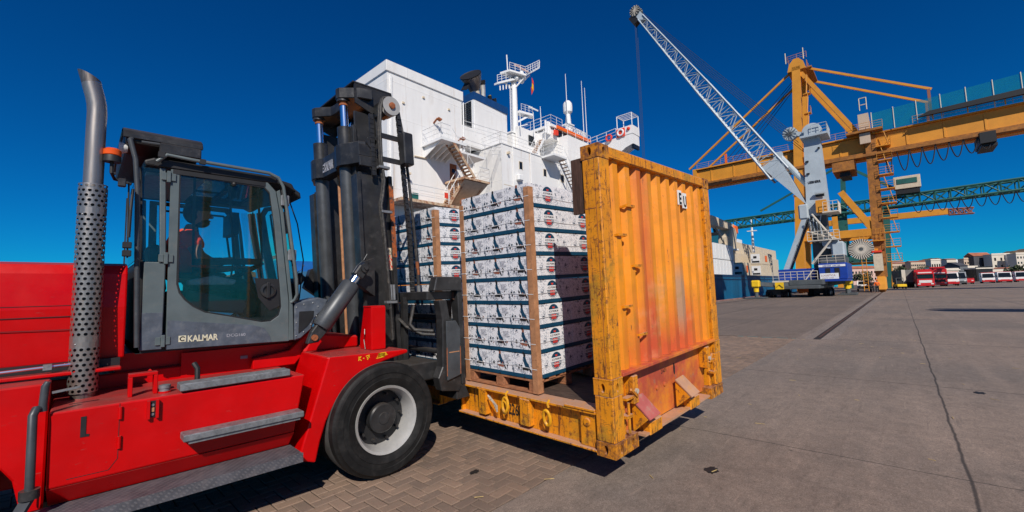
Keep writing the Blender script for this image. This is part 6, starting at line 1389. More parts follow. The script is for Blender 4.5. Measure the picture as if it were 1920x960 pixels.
railing([(78.6,4.2,23.3), (78.6,.1,23.3)], 1.0, m=CRANEY, parent=gc); G('aerial_frame', MB().tube((79.2,1.6,26.4), (79.2,1.6,28.2), .07, 5).tube((79.2,2.4,26.4), (79.2,2.4,28.2), .07, 5).tube((79.2,1.6,28.2), (79.2,2.4,28.2), .07, 5).tube((79.2,1.6,27.2), (79.2,2.4,27.2), .07, 5), CREAM)
G('leg_cabinet', MB().box(78.8, 79.3, 1.5, 2.5, 3.0, 5.4), CREAM); G('warning_board', MB().box(78.7, 79.3, 1.5, 2.6, 5.6, 5.85), PRED)
for k in range(7): G('tower_platform', MB().box(79.2, 80.2, 8.7-.1*k, 9.6-.1*k, 12.5+k*3.1, 12.62+k*3.1), CRANEY); railing([(79.2,8.7-.1*k,12.6+k*3.1), (80.2,8.7-.1*k,12.6+k*3.1)], 1.0, m=CRANEY, parent=gc, step=.7); G('tower_ladder', MB().tube((79.3,9.2-.1*k,12.5+k*3.1), (79.3,8.9-.1*k,15.6+k*3.1), .06, 5).tube((79.8,9.2-.1*k,12.5+k*3.1), (79.8,8.9-.1*k,15.6+k*3.1), .06, 5), CRANEY)
cr_ = G('cable_reel', MB().lathe([(1.45,-.05),(1.45,.05),(.02,.12),(.02,-.12)], (78.9,3.75,6.2), (1,0,0), 28, closed=True), DKGREY)
for k in range(32):
    a = 2*PI*k/32; G('reel_spoke', MB().bar((78.80,3.75+.25*math.cos(a),6.2+.25*math.sin(a)), (78.80,3.75+1.48*math.cos(a),6.2+1.48*math.sin(a)), .10, .05, (1,0,0)), PALE, cr_)
G('reel_arm', MB().bar((79.2,1.9,6.0), (79.2,3.7,6.2), .2, .3)); G('ground_ladder', MB().tube((79,3.3,.2), (79,3.3,8.0), .05, 5).tube((79,3.8,.2), (79,3.8,8.0), .05, 5), CRANEY)
for j in range(18): G('ladder_rung', MB().tube((79,3.3,.5+j*.42), (79,3.8,.5+j*.42), .03, 4), CRANEY)
G('lower_beam', MB().bar((X1,1.9,4.2), (X1,5.6,4.2), .4, .4))
G('beam_platform', MB().box(78.8, 80, 1.0, 3.4, 7.2, 7.3)); railing([(78.8,3.4,7.3), (78.8,1.0,7.3)], 1.6, m=CRANEY, parent=gc, step=.5)
for k in range(4): G('stay_cable', MB().tube((81+k*.8,9.6,35.2), (81+k*.8,22-k*.6,22.9), .05, 4), CABLE)
for k in range(3): G('trolley_rope', MB().tube((80.6+k,2.8,18), (80.6+k,2.8,5), .035, 4), CABLE) if False else None
# ------------------------------------------------------------------ grey-blue mobile harbour crane
mc = thing('mobile_harbour_crane', 'grey and blue mobile harbour crane on outriggers with raised white lattice boom', 'crane', (63, 8, 0), QUAY)
def H(name, mb, m=None, parent=None, **k): return part(name, mb, m or CRANEG, parent or mc, **k)
H('chassis', MB().box(56, 70, 6.4, 10.6, .95, 1.35), DKGREY, bevel=.05); H('slew_ring', MB().path([(63,8,1.351), (63,8,1.70)], 2.2, 20), BLACK)
H('chassis_box', MB().box(57.5, 62, 6.2, 9.4, 1.36, 1.95), DKGREY, bevel=.05)
for (x, y, xm, ym) in ((54,12.0,58,9.6), (65.8,4.75,64,7), (73,5.1,68,7.4), (72,12.4,68,9.6)):
    H('outrigger_beam', MB().bar((xm,ym,1.35), (x,y,1.65), .7, .6, (0,0,1), .5, .4), DKGREY)
    oc = H('outrigger_cap', MB().box(x-.42, x+.42, y-.42, y+.42, 1.25, 2.05), YELLOW, bevel=.12); H('jack', MB().path([(x,y,.2), (x,y,1.25)], .2, 12), DKGREY, oc); H('jack_sleeve', MB().path([(x,y,.75), (x,y,1.24)], .27, 12), YELLOW, oc)
    H('outrigger_pad', MB().box(x-1.3, x+1.3, y-.9, y+.9, .005, .16), DKGREY, bevel=.03)
for (x, y) in ((57.2,10.6), (59,10.6), (62.2,7.2), (63.6,7.2), (66.4,7.2), (68,7.4)):
    ax_ = H('wheel_axle', MB().box(x-.2, x+.2, y-1.0, y+1.0, .30, .95), BLACK)
    for dy in (-.95, -.55, .55, .95): H('wheel', MB().lathe([(.36,-.14),(.40,-.1),(.40,.1),(.36,.14),(.2,.15),(.2,-.15)], (x,y+dy,.402), (0,1,0), 16, closed=True), RUBBER, ax_); H('wheel_rim', MB().lathe([(.2,0),(.18,.02),(.02,.03)], (x,y+dy-.151,.402), (0,-1,0), 10), ALU, ax_)
for (x, y) in ((55.6,10.0), (60.9,7.0)):
    cv = H('chevron_board', MB().box(x-.06, x, y-.42, y+.42, .98, 1.75), YELLOW); H('chevron', MB().bar((x-.07,y-.36,1.15), (x-.07,y,1.5), .02, .14, (1,0,0)).bar((x-.07,y,1.5), (x-.07,y+.36,1.15), .02, .14, (1,0,0)), BLACK, cv)
H('orange_box', MB().box(59.9, 60.6, 8.0, 9.0, .5, 1.1), ORANGE)
H('platform', MB().box(59.2, 66, 4.2, 8.8, 1.71, 1.95), BLUE); H('front_platform', MB().box(59.4, 65, 8.81, 11.4, 1.75, 1.95), PALE)
hs_ = H('machinery_house', MB().box(59.6, 66, 4.15, 6.75, 1.951, 3.75), BLUE, bevel=.05)
for y in (5.05, 5.9): H('louvre', MB().box(59.55, 59.597, y-.22, y+.22, 2.2, 3.2), BLACK, hs_)
H('name_strip', MB().box(59.55, 59.597, 4.3, 6.72, 3.34, 3.58), WHITE2, hs_); H('lettering', MB().text('LIEBHERR  LHM 250', (59.54, 6.35, 3.38), (0,-1,0), (0,0,1), .22, .004, 'LEFT', .85), BLUE, hs_)
bn = H('advert_banner', MB().box(59.50, 59.546, 4.95, 6.65, 1.98, 2.62), WHITE2, hs_)
H('lettering', MB().text('DAKAR', (59.495, 6.4, 2.22), (0,-1,0), (0,0,1), .36, .003, 'LEFT', .98).text('LOGISTICA PORTUARIA', (59.495, 6.4, 2.05), (0,-1,0), (0,0,1), .12, .003, 'LEFT', .9) if False else MB().text('LOGISTICA', (59.495, 6.55, 2.27), (0,-1,0), (0,0,1), .30, .003, 'LEFT', .88).text('transporte maritimo', (59.495, 6.5, 2.06), (0,-1,0), (0,0,1), .15, .003, 'LEFT', .9), PRUST, bn)
for k in range(5): H('hazard_stripe', MB().bar((59.57,4.2+k*.3,1.80), (59.57,4.35+k*.3,1.93), .02, .09, (1,0,0)), YELLOW)
H('side_house', MB().box(60.5, 65.5, 7.2, 10.9, 1.951, 3.3), BLUE, bevel=.05)
for a, b in (((59.3,6.85,1.95), (59.3,8.8,1.95)), ((59.4,8.85,1.95), (59.4,11.3,1.95))): railing([a, b], 1.0, m=PALE, parent=mc, step=.6, r=.03)
H('stair', MB().bar((59.2,8.0,1.95), (59.2,7.2,3.1), .1, .1), PALE)
railing([(59.7,4.3,3.75), (59.7,6.7,3.75)], .9, m=PALE, parent=mc, step=.8)
H('winch_house', MB().box(60.4, 63, 4.3, 5.5, 4.5, 6.2), CRANEG, bevel=.15); H('winch_hood', MB().path([(60.6,5.6,6.2), (62.8,5.6,6.2)], .75, 14), CRANEG); H('winch_base', MB().box(60.4, 65, 4.3, 6.6, 3.76, 4.49), DKGREY)
tw_ = H('tower', MB().bar((62.4,6.55,1.96), (62.4,6.55,9.5), 1.7, 1.9, (1,0,0), 1.55, 1.7), DKGREY); 
H('tower_column', MB().bar((62.4,6.55,9.5), (62.4,6.55,19.0), 2.05, 2.2, (0,1,0), 1.55, 1.6), CRANEG)
H('lettering', MB().text('LIEBHERR', (61.46, 7.25, 13.45), (0,-1,0), (.0,0,1), .42, .01, 'LEFT', .70, .03), INK)
H('tower_hatch', MB().box(61.2, 61.27, 5.75, 6.6, 11.7, 12.0), BLACK); H('hatch_cover', MB().box(60.95, 61.26, 5.7, 6.65, 12.05, 12.25), CRANEG)
for z in (16.1, 17.5, 14.6): H('step', MB().box(61.3, 61.6, 7.0 if z < 17 else 5.8, 7.3 if z < 17 else 6.0, z, z+.15), BLACK)
H('top_platform', MB().box(60.8, 64, 4.9, 7.6, 19.0, 19.25), CRANEG); railing([(60.9,6.4,19.25), (60.9,4.95,19.25), (64,4.95,19.25)], 1.1, m=CRANEG, parent=mc, step=.6, r=.035)
sv = H('top_sheave', MB().lathe([(1.0,-.3),(1.0,.3),(.2,.4),(.2,-.4)], (62.2,6.5,19.9), (1,0,0), 24, closed=True), CRANEG); H('sheave_cheek', MB().box(61.2, 61.6, 5.7, 7.2, 19.26, 20.3), CRANEG, sv)
H('sheave_arm', MB().bar((62.2,6.8,19.5), (62.2,8.6,20.3), .5, .5), CRANEG, sv); H('front_sheave', MB().lathe([(.8,-.35),(.8,.35),(.15,.4),(.15,-.4)], (62.2,8.7,20.2), (1,0,0), 22, closed=True), CRANEG, sv)
for k in range(12):
    a = 2*PI*k/12; H('sheave_spoke', MB().bar((61.7,8.7,20.2), (61.7,8.7+.8*math.cos(a),20.2+.8*math.sin(a)), .06, .06, (1,0,0)), DKGREY, sv)
# operator cabin and ladders on the tower
H('cab_platform', MB().box(60.2, 63, 4.5, 6.0, 9.6, 9.75), PALE); railing([(60.2,5.9,9.75), (60.2,4.5,9.75), (63,4.5,9.75)], 1.1, m=PALE, parent=mc, step=.5, r=.035); H('tower_cab', MB().box(60.6, 62.6, 5.6, 6.6, 9.76, 11.2), CRANEY)
H('lower_gallery', MB().box(60.0, 61.3, 4.6, 7.6, 6.4, 6.5), PALE); railing([(60.0,7.6,6.5), (60.0,4.6,6.5)], 1.0, m=PALE, parent=mc, step=.5, r=.035)
for p, q in (((60.1,5.2,6.5), (60.1,7.0,9.6)), ((60.1,7.4,3.8), (60.1,5.4,6.4)), ((60.3,7.6,7.6), (60.3,5.0,6.5))):
    p, q = Vector(p), Vector(q); ld = H('ladder', MB().tube(p, q, .09, 5).tube(p+Vector((.5,0,0)), q+Vector((.5,0,0)), .09, 5), PALE)
    for k in range(8): a = p.lerp(q, (k+.5)/8); H('ladder_rung', MB().tube(a, a+Vector((.5,0,0)), .04, 4), PALE, ld)
H('pivot_block', MB().box(60.9, 63.9, 7.4, 8.4, 9.2, 11.0), CRANEG, bevel=.15)
for k in range(8): H('hydraulic_pipe', MB().path([(61.1,6.2+.2*k,9.6-.3*(k%3)), (60.9,6.4+.15*k,8.6), (61.1,6.3+.16*k,7.2-.2*(k%2))], .06, 5), DKGREY if k % 2 else CRANEG)
# boom, ram, ropes
A_ = Vector((62.3,7.5,10.9)); B_ = Vector((62.0,27.5,44.9)); bd_ = (B_-A_).normalized(); bn_ = Vector((1,0,0)).cross(bd_)
bb = H('boom_foot', MB().add([A_+Vector((-1.2,0,0)), A_+Vector((1.2,0,0)), A_+bd_*7+Vector((1.15,0,0))-bn_*1.0, A_+bd_*7+Vector((-1.15,0,0))-bn_*1.0, A_+bd_*7+Vector((-1.15,0,0))+bn_*1.1, A_+bd_*7+Vector((1.15,0,0))+bn_*1.1], [(0,1,2,3), (0,3,4), (1,5,2), (0,4,5,1)]), CRANEG)
b1 = truss(A_+bd_*5, A_+bd_*22, (2.3,0,0), bn_*2.2, 12, .065, CRANEG, 'boom_section', mc, .15, False, .82); b2 = truss(A_+bd_*22.02, B_-bd_*1.0, (1.88,0,0), bn_*1.80, 12, .055, CRANEG, 'boom_section', mc, .13, False, .5)
hd_ = H('boom_head', MB().bar(B_-bd_*1.6, B_+bd_*.9, .9, 1.0), CRANEG)
for o_ in (-.45, .45):
    H('head_sheave', MB().lathe([(.85,-.12),(.85,.12),(.15,.16),(.15,-.16)], B_+Vector((o_,0,0))+bd_*.6, (1,0,0), 20, closed=True), DKGREY, hd_)
    for k in range(12): a = 2*PI*k/12; c_ = B_+Vector((o_-.17,0,0))+bd_*.6; H('sheave_spoke', MB().bar(c_, c_+Vector((0,.85*math.cos(a),.85*math.sin(a))), .05, .12, (1,0,0)), PALE, hd_)
H('head_block', MB().obox(B_-bn_*.9-bd_*.3, (.5,0,0), bd_*.8, bn_*.5), BLACK, hd_)
for x in (61.4, 63.2): H('luffing_ram', MB().bar((x,10.3,2.9), (x,7.6,10.0), .5, .7, (1,0,0)), CRANEG if x < 62 else DKGREY)
H('pull_ram', MB().tube((62.3,7.2,13.2), (62.3,10.0,17.6), .34, 12), CRANEG); 
H('ram_lug', MB().obox((62.3,10.2,17.7), (.5,0,0), (0,.45,0), (0,0,.5)), CRANEG)
for k in range(5): H('luffing_rope', MB().tube((61.6+.25*k,8.9-.5*k,20.9-1.0*k), B_+Vector((-.4+.2*k,0,0))+bn_*(.5-.2*k)+bd_*(.4-.2*k), .028, 4), CABLE)
for k in range(3): H('hoist_rope', MB().tube(B_+Vector((-.4+.4*k,-.0,-.6))+bd_*.9, (61.6+.4*k,27.9,12), .024, 4), CABLE)
H('hook_block', MB().box(61.5, 62.6, 27.6, 28.2, 11.2, 12.0), YELLOW)
# ------------------------------------------------------------------ green lattice crane further along, and more cranes
gg = thing('lattice_crane', 'dark green lattice crane with a white cabin beyond the yellow gantry', 'crane', (120, 6, 0), QUAY)
for (x, y) in ((118,1.9), (118,8.5), (126,1.9), (126,8.5)):
    part('leg', MB().bar((x,y,0), (x,y if y > 5 else y-1.0,18), 1.1, 1.1), GREEN, gg)
part('portal_beam', MB().bar((118,1.9,6.5), (118,9.5,6.5), .9, .9), GREEN, gg); part('tie_beam', MB().bar((126,1.9,6.5), (126,9.5,6.5), .9, .9), GREEN, gg)
part('tower_mast', MB().bar((118,8.0,14), (118,7.4,27.5), 1.0, 1.0, (0,1,0), .8, .8), GREEN, gg); part('mast_head', MB().box(117, 119, 6.6, 8.2, 27.51, 28.2), GREEN, gg)
part('back_tie', MB().bar((118,7.4,27.4), (118,-2.5,19.0), .5, .5), GREEN, gg); part('front_tie', MB().bar((118,7.6,27.4), (118,24,19.5), .4, .4), GREEN, gg)
truss((118,32,17.0), (118,-32,18.4), (3,0,0), (0,0,2.0), 30, .13, GREEN, 'lattice_boom', gg, .22)
part('operator_cabin', MB().box(115.6, 117.5, -4.6, -.6, 19.9, 22.4), CREAM, gg, bevel=.05); part('cabin_window', MB().box(115.5, 115.597, -4.1, -1.1, 20.9, 21.9), GREEN, gg); part('cabin_base', MB().box(115.8, 117.5, -4.4, -.8, 18.9, 19.89), BLACK, gg)
for k in range(12): part('hanging_cable', MB().path([(116.4,-3-k*1.7-1.7*t,17.2-2.4*4*t*(1-t)) for t in [i/8 for i in range(9)]], .07, 4), CABLE, gg)
g2 = thing('yellow_jib_crane', 'low yellow crane arm with a small lattice tip beyond the gantry leg', 'crane', (150, -2, 0), QUAY)
part('leg', MB().bar((150,1.9,0), (150,1.9,20), 1.6, 1.6), CRANEY, g2); part('leg', MB().bar((150,12,0), (150,12,20), 1.6, 1.6), CRANEY, g2)
part('arm', MB().bar((150,14,18.2), (150,-10.2,18.2), 1.4, 1.5), CRANEY, g2); truss((150,-10.3,18.0), (150,-14.5,17.8), (1.4,0,0), (0,0,1.4), 5, .12, PRUST, 'arm_tip', g2, .14)

# a second gantry is added out of view to the right; its landward girder throws the long shadow across the apron
shadow_gantry = thing('gantry_crane', 'yellow gantry girder added out of view right of the camera to cast a shadow', 'crane', (14.5, -40, 0), QUAY)
for x in (13.6, 15.6): part('girder', MB().bar((x,-21.6,21.5), (x,-70,21.5), .5, .55), CRANEY, shadow_gantry)
part('walkway', MB().box(14.1, 15.1, -70, -21.0, 21.3, 21.4), CRANEY, shadow_gantry)
for y in (-36, -66):
    for x in (9.5, 19.5): part('leg', MB().bar((x,y,0), (x,y,21.2), .9, .9), CRANEY, shadow_gantry)
    part('sill', MB().bar((9.5,y,20.7), (19.5,y,20.7), .7, .7, (0,0,1)), CRANEY, shadow_gantry)
# ------------------------------------------------------------------ background: vehicles, people, town, hills
def at(px, dist):
    h = 525-.0311*(px-1686); d = fw*F + ri*(px-960) - up*(h-480); d.z = 0; d.normalize(); return d*(dist/d.dot(fh))
def facing(p): return Matrix.Translation(p) @ Matrix.Rotation(math.atan2(-p.y, -p.x), 4, 'Z')   # local +x looks back at the camera side
def truck(px, dist, yaw, label, H, cab, box, kind, Wd=2.5, name='parked_truck', cat='truck', L=9):
    p = at(px, dist); fr = Matrix.Translation(p) @ Matrix.Rotation(math.atan2(-p.y, -p.x)+yaw, 4, 'Z')
    t = thing(name, label, cat, (0,0,0), fr, 'vehicles parked along the far yard'); w2 = Wd/2
    q = lambda n, mb, m, par=None, **k: part(n, mb, m, par or t, **k)
    if kind == 'van':
        b = q('body', MB().prism([(-5.6,.45), (0,.45), (.05,1.0), (-.10,1.55), (-.75,H-.25), (-1.1,H), (-5.6,H)], 1, -w2, w2), cab, bevel=.06)
        q('windscreen', MB().add([(-.06,-w2+.15,1.6), (-.06,w2-.15,1.6), (-.72,w2-.25,H-.32), (-.72,-w2+.25,H-.32)], [(0,1,2,3)]).add([], []), GLASSDK, b)
        for v in b.children[0].data.vertices: v.co.x += .06
        q('bumper', MB().box(-.3, .12, -w2-.01, w2+.01, .40, .95), box, bevel=.04); q('roof_band', MB().prism([(-1.12,H-.12), (-.9,H-.05), (-1.1,H+.03), (-5.5,H+.03), (-5.5,H-.12)], 1, -w2-.02, w2+.02), box)
        zb = 1.1
    else:
        c = q('cab', MB().box(-1.9, 0, -w2, w2, .55, H-.45), cab, bevel=.10); q('windscreen', MB().box(.001, .03, -w2+.15, w2-.15, 1.75, 2.55), GLASSDK, c)
        q('sun_visor', MB().box(0.0, .25, -w2+.1, w2-.1, 2.6, 2.75), cab, c); q('grille', MB().box(.002, .04, -w2+.35, w2-.35, .95, 1.45), BLACK if kind == 'dark' else WHITEV, c)
        q('name_band', MB().box(.002, .03, -w2+.3, w2-.3, 2.8, 3.0), WHITEV, c) if H > 3.4 else None
        q('bumper', MB().box(-.3, .10, -w2, w2, .35, .85), cab, bevel=.05); q('load_box', MB().box(-L, -2.05, -w2-.02, w2+.02, 1.05, H), box, bevel=.04); q('chassis', MB().box(-L, -1.9, -.5, .5, .6, 1.04), BLACK)
        zb = .9
    for s in (-1, 1): q('headlight', MB().box(.11, .15, s*(w2-.35)-.18, s*(w2-.35)+.18, zb-.25, zb-.05), LAMPW); q('mirror', MB().box(-.15, .0, s*(w2+.18)-.08, s*(w2+.18)+.08, 1.7, 2.2), BLACK)
    for x in ((-.95, -4.4) if kind == 'van' else (-1.0, -L+1.2, -L+2.5)):
        for s in (-1, 1): q('wheel', MB().lathe([(.42,-.14),(.46,-.1),(.46,.1),(.42,.14),(.2,.14),(.2,-.14)], (x,s*(w2-.16),.46), (0,1,0), 14, closed=True), RUBBER)
    return t
truck(1735, 82, .12, 'red truck with tall red cab front beside the grey tarpaulin trailer', 3.55, REDV, REDV, 'truck', 2.5)
truck(1762, 92, .12, 'red and white truck just behind the tall red truck', 4.25, REDV, REDV, 'dark', 2.4)
truck(1783, 95, .10, 'white and red van first right of the red trucks', 3.1, WHITEV, REDV, 'van', 2.5, 'parked_van', 'van')
truck(1801, 108, .10, 'grey van half hidden right of the first white van', 3.3, mat('van_grey', (.3,.32,.34), .4), DKGREY, 'van', 2.2, 'parked_van', 'van')
truck(1853, 120, .10, 'white and red van left of the pair in front of the pale building', 3.0, WHITEV, REDV, 'van', 2.5, 'parked_van', 'van')
truck(1884, 122, .10, 'white and red van right of the pair in front of the pale building', 3.15, WHITEV, REDV, 'van', 2.7, 'parked_van', 'van')
truck(1917, 126, .10, 'white and red van cut by the right edge of the photo', 3.2, WHITEV, REDV, 'van', 2.7, 'parked_van', 'van')
truck(1900, 134, .10, 'dark grey van in the shade between the right pair and the edge van', 3.0, DKGREY, DKGREY, 'van', 2.3, 'parked_van', 'van')
truck(1868, 135, .10, 'red delivery van showing behind the left white van', 3.3, REDV, REDV, 'van', 2.4, 'parked_van', 'van')
truck(1816, 113, .1, 'low red car nose between the vans and the dark shed', 1.6, REDV, REDV, 'van', 2.0, 'parked_car', 'car')
def frame_at(px, dist, yaw=0): p = at(px, dist); return Matrix.Translation(p) @ Matrix.Rotation(math.atan2(-p.y, -p.x)+yaw, 4, 'Z')
fr = frame_at(1703, 87, .25); t = thing('tarpaulin_trailer', 'grey tarpaulin semitrailer parked at the left of the red truck', 'trailer', (0,0,0), fr)
part('tarpaulin', MB().box(-5.4, 1.4, -1.25, 1.25, 1.1, 3.6), mat('grey_tarpaulin', (.16,.155,.15), .8, 0, .2, 1), t, bevel=.05); part('front_panel', MB().box(1.41, 1.55, -1.33, -.75, 1.1, 3.65), PALE, t); part('chassis', MB().box(-5.4, 1.5, -.6, .6, .7, 1.09), BLACK, t)
for x in (-4.4, -3.2, -2.0):
    for s in (-1, 1): part('wheel', MB().lathe([(.44,-.15),(.48,-.1),(.48,.1),(.44,.15),(.2,.15),(.2,-.15)], (x,s*1.05,.48), (0,1,0), 14, closed=True), RUBBER, t)
fr = frame_at(1619, 66, 0); t = thing('pickup_truck', 'white pickup standing by the foot of the yellow gantry leg', 'pickup', (0,0,0), fr)
part('body', MB().prism([(-3.8,.42), (0,.42), (.05,.95), (-1.0,1.05), (-1.5,1.62), (-2.5,1.62), (-2.6,1.05), (-3.8,1.05)], 1, -.85, .85), WHITEV, t, bevel=.05); part('windscreen', MB().poly([(-1.02,-.7,1.10), (-1.02,.7,1.10), (-1.45,.62,1.58), (-1.45,-.62,1.58)]), GLASSDK, t); part('grille', MB().box(.03, .08, -.7, .7, .42, .85), BLACK, t)
for x in (-.7, -3.0):
    for s in (-1, 1): part('wheel', MB().lathe([(.3,-.1),(.34,-.07),(.34,.07),(.3,.1),(.15,.1),(.15,-.1)], (x,s*.76,.34), (0,1,0), 12, closed=True), RUBBER, t)
fr = frame_at(1688, 79, .3); t = thing('yellow_floor_sweeper', 'small yellow yard tractor with dark seat left of the trailer', 'tractor', (0,0,0), fr)
part('body', MB().box(-1.6, .6, -.7, .7, .35, .85), YELLOW, t, bevel=.08); part('engine_cover', MB().box(-1.5, -.3, -.5, .5, .851, 1.5), BLACK, t, bevel=.06); part('roll_frame', MB().bar((-.2,-.5,.85), (-.3,-.5,2.0), .08, .08).bar((-.2,.5,.85), (-.3,.5,2.0), .08, .08).bar((-.3,-.5,2.0), (-.3,.5,2.0), .08, .08), DKGREY, t)
for x in (-1.2, .2):
    for s in (-1, 1): part('wheel', MB().lathe([(.28,-.1),(.32,-.06),(.32,.06),(.28,.1)], (x,s*.62,.32), (0,1,0), 12), RUBBER, t)
def figure(px, dist, label, top, legs):
    p = at(px, dist); fr = Matrix.Translation(p) @ Matrix.Rotation(math.atan2(-p.y, -p.x), 4, 'Z'); t = thing('person', label, 'person', (0,0,0), fr, 'workers by the gantry leg')
    b = [(0,0,.92,.13), (0,0,1.15,.13), (0,0,1.38,.15), (0,0,1.50,.06), (0,0,1.58,.06), (.02,0,1.66,.09), (0,-.20,1.40,.06), (.03,-.27,1.12,.05), (.12,-.26,.90,.035), (0,.20,1.40,.06), (.03,.27,1.12,.05), (.08,.27,.88,.035), (0,-.10,.85,.085), (.03,-.11,.48,.06), (0,-.11,.08,.05), (.08,-.12,.04,.045), (0,.10,.85,.085), (-.02,.12,.48,.06), (-.08,.13,.08,.05), (0,.14,.04,.045)]
    e = [(0,1),(1,2),(2,3),(3,4),(4,5),(2,6),(6,7),(7,8),(2,9),(9,10),(10,11),(0,12),(12,13),(13,14),(14,15),(0,16),(16,17),(17,18),(18,19)]
    skin('body', b, e, SKIN, t, 1)
    skin('jacket', [(0,0,.88,.155), (0,0,1.15,.155), (0,0,1.38,.175), (0,0,1.47,.09), (0,-.20,1.40,.08), (.03,-.27,1.12,.068), (.10,-.265,.96,.05), (0,.20,1.40,.08), (.03,.27,1.12,.068), (.07,.27,.95,.05)], [(0,1),(1,2),(2,3),(2,4),(4,5),(5,6),(2,7),(7,8),(8,9)], top, t, 1)
    skin('trousers', [(0,0,.90,.14), (0,-.10,.85,.10), (.03,-.11,.48,.075), (0,-.11,.10,.065), (0,.10,.85,.10), (-.02,.12,.48,.075), (-.08,.13,.10,.065)], [(0,1),(1,2),(2,3),(0,4),(4,5),(5,6)], legs, t, 1)
    part('helmet', MB().ball((.02,0,1.72), .115, 10, 6, (1.1,1,.8)), top if top is ORANGE else HAIR, t, smooth=True)
figure(1634, 58, 'worker in dark clothes standing left of the one in orange by the gantry', CLOTH, CLOTH)
figure(1643.5, 57, 'worker in orange jacket standing at the foot of the yellow gantry leg', ORANGE, CLOTH)
# buildings: one thing each, with built windows and roofs
WINM = {}
def building(px0, px1, dist, h, label, m, roofm=None, rows=3, cols=6, gable=0, depth=14, name='apartment_building', wh=1.3, ww=.9, cat='building', yaw=0.0, z0=0.0):
    a, b = at(px0, dist), at(px1, dist); u = (b-a); wd = u.length; c = (a+b)/2
    fr = Matrix.Translation(c) @ Matrix.Rotation(math.atan2(u.y, u.x)+yaw, 4, 'Z')      # local x along the front, -y faces the camera
    t = thing(name, label, cat, (0,0,0), fr)
    part('wall', MB().box(-wd/2, wd/2, 0, depth, z0-2, h), m, t)
    if gable: part('roof', MB().prism([(-.4,h+.01), (depth/2,h+gable), (depth+.4,h+.01)], 0, -wd/2-.3, wd/2+.3), roofm or TERRA, t)
    else: part('roof', MB().box(-wd/2-.3, wd/2+.3, -.3, depth, h+.01, h+.5), roofm or m, t); part('parapet', MB().box(-wd/2, wd/2, .0, .3, h+.51, h+1.0), m, t)
    if rows*cols:
        me = None
        for r in range(rows):
            for k in range(cols):
                x = -wd/2+wd*(k+.5)/cols; z = z0+h*.12+(h-z0)*.86*(r+.45)/rows
                if me is None:
                    w_ = part('window', MB().box(x-ww/2, x+ww/2, -.06, -.02, z-wh/2, z+wh/2), GLASSDK, t); me = w_; x0_, z0_ = x, z
                else:
                    w_ = me.copy(); COL.objects.link(w_); w_.location = me.location + Vector((x-x0_, 0, z-z0_))
        part('sill_course', MB().box(-wd/2, wd/2, -.12, -.004, h*.48, h*.48+.25), m, t)
    return t
building(1668, 1712, 335, 14.6, 'long tan barracks-like building with a tiled roof edge behind the trailer', TAN, TERRA, 3, 12, 1.2, 5)
building(1711, 1752, 328, 15.2, 'tan terrace with rows of small windows above the red trucks', TAN, TERRA, 3, 12, .8, 5)
building(1749, 1767, 300, 14.6, 'narrow pale block with dark window strips right of the tan terrace', PALE, None, 2, 4, 0, 4, wh=2.4, ww=1)
building(1766, 1781, 312, 13.6, 'grey block, its shade painted in, between two pale blocks in the town', mat('shaded_grey_plaster', (.2,.2,.21), .85, 0, .1, .1), None, 3, 3, 0, 4)  # the block's shade is put into the wall colour
building(1779, 1797, 303, 15.2, 'pale rounded corner building with wide balconies', PALE, TERRA, 3, 4, .6, 4, wh=1.0, ww=2.0)
building(1797, 1812, 320, 14.6, 'white slim block in the gap behind the shaded gabled shed', WHITE2, None, 3, 3, 0, 4)
building(1811, 1845, 290, 14.4, 'sandy block with a flat roof and cross-shaped pillar behind the dark shed', TAN, None, 3, 7, 0, 4)
building(1802, 1817, 200, 7.4, 'gabled shed end, its shade painted grey, standing in front of the sandy block', mat('shaded_shed_grey', (.12,.13,.14), .8, 0, .1, .2), SLATESHADE, 0, 0, 1.8, 8, 'warehouse', cat='warehouse')  # unlit gable of the pale workshop: its shade is painted as grey wall
building(1816.5, 1836, 204, 6.4, 'low pale workshop with windows joined to the shaded gabled shed', PALE, PALE, 1, 4, 0, 6, 'warehouse', cat='warehouse')
building(1832, 1863, 185, 5.4, 'low black open shed with a long flat roof behind the vans', BLACK, PALE, 0, 0, 0, 5, 'open_shed', cat='shed')
building(1830, 1864, 287, 16.2, 'gabled end wall of the pale apartment block, its shade painted dark', SLATESHADE, TERRA, 0, 0, 2.4, 6)  # side turned from the sun; slate colour here paints its shade
building(1864, 1899, 280, 16.2, 'pale stone apartment block with three columns of dark windows', PALE, None, 3, 3, 0, 5, wh=2.0, ww=1.2)
building(1898.5, 1911, 277, 15.6, 'white narrow apartment block with small windows right of the stone block', WHITE2, None, 5, 3, 0, 4)
building(1910, 1945, 270, 15.8, 'white apartment block with balconies at the right edge', PALE, None, 4, 6, 0, 5)
building(1863, 1905, 200, 5.6, 'long low pale wall with a red tiled edge behind the right vans', PALE, TERRA, 0, 0, .5, 3, 'low_building')
building(1756, 1800, 190, 5.2, 'low pale shed roof line behind the first white van', PALE, None, 1, 6, 0, 3, 'low_building')
building(1598, 1645, 250, 9, 'pinkish row of old houses seen under the gantry portal', mat('pink_plaster', (.62,.42,.35), .85, 0, .1, .15), TERRA, 2, 8, 1.5, 5)
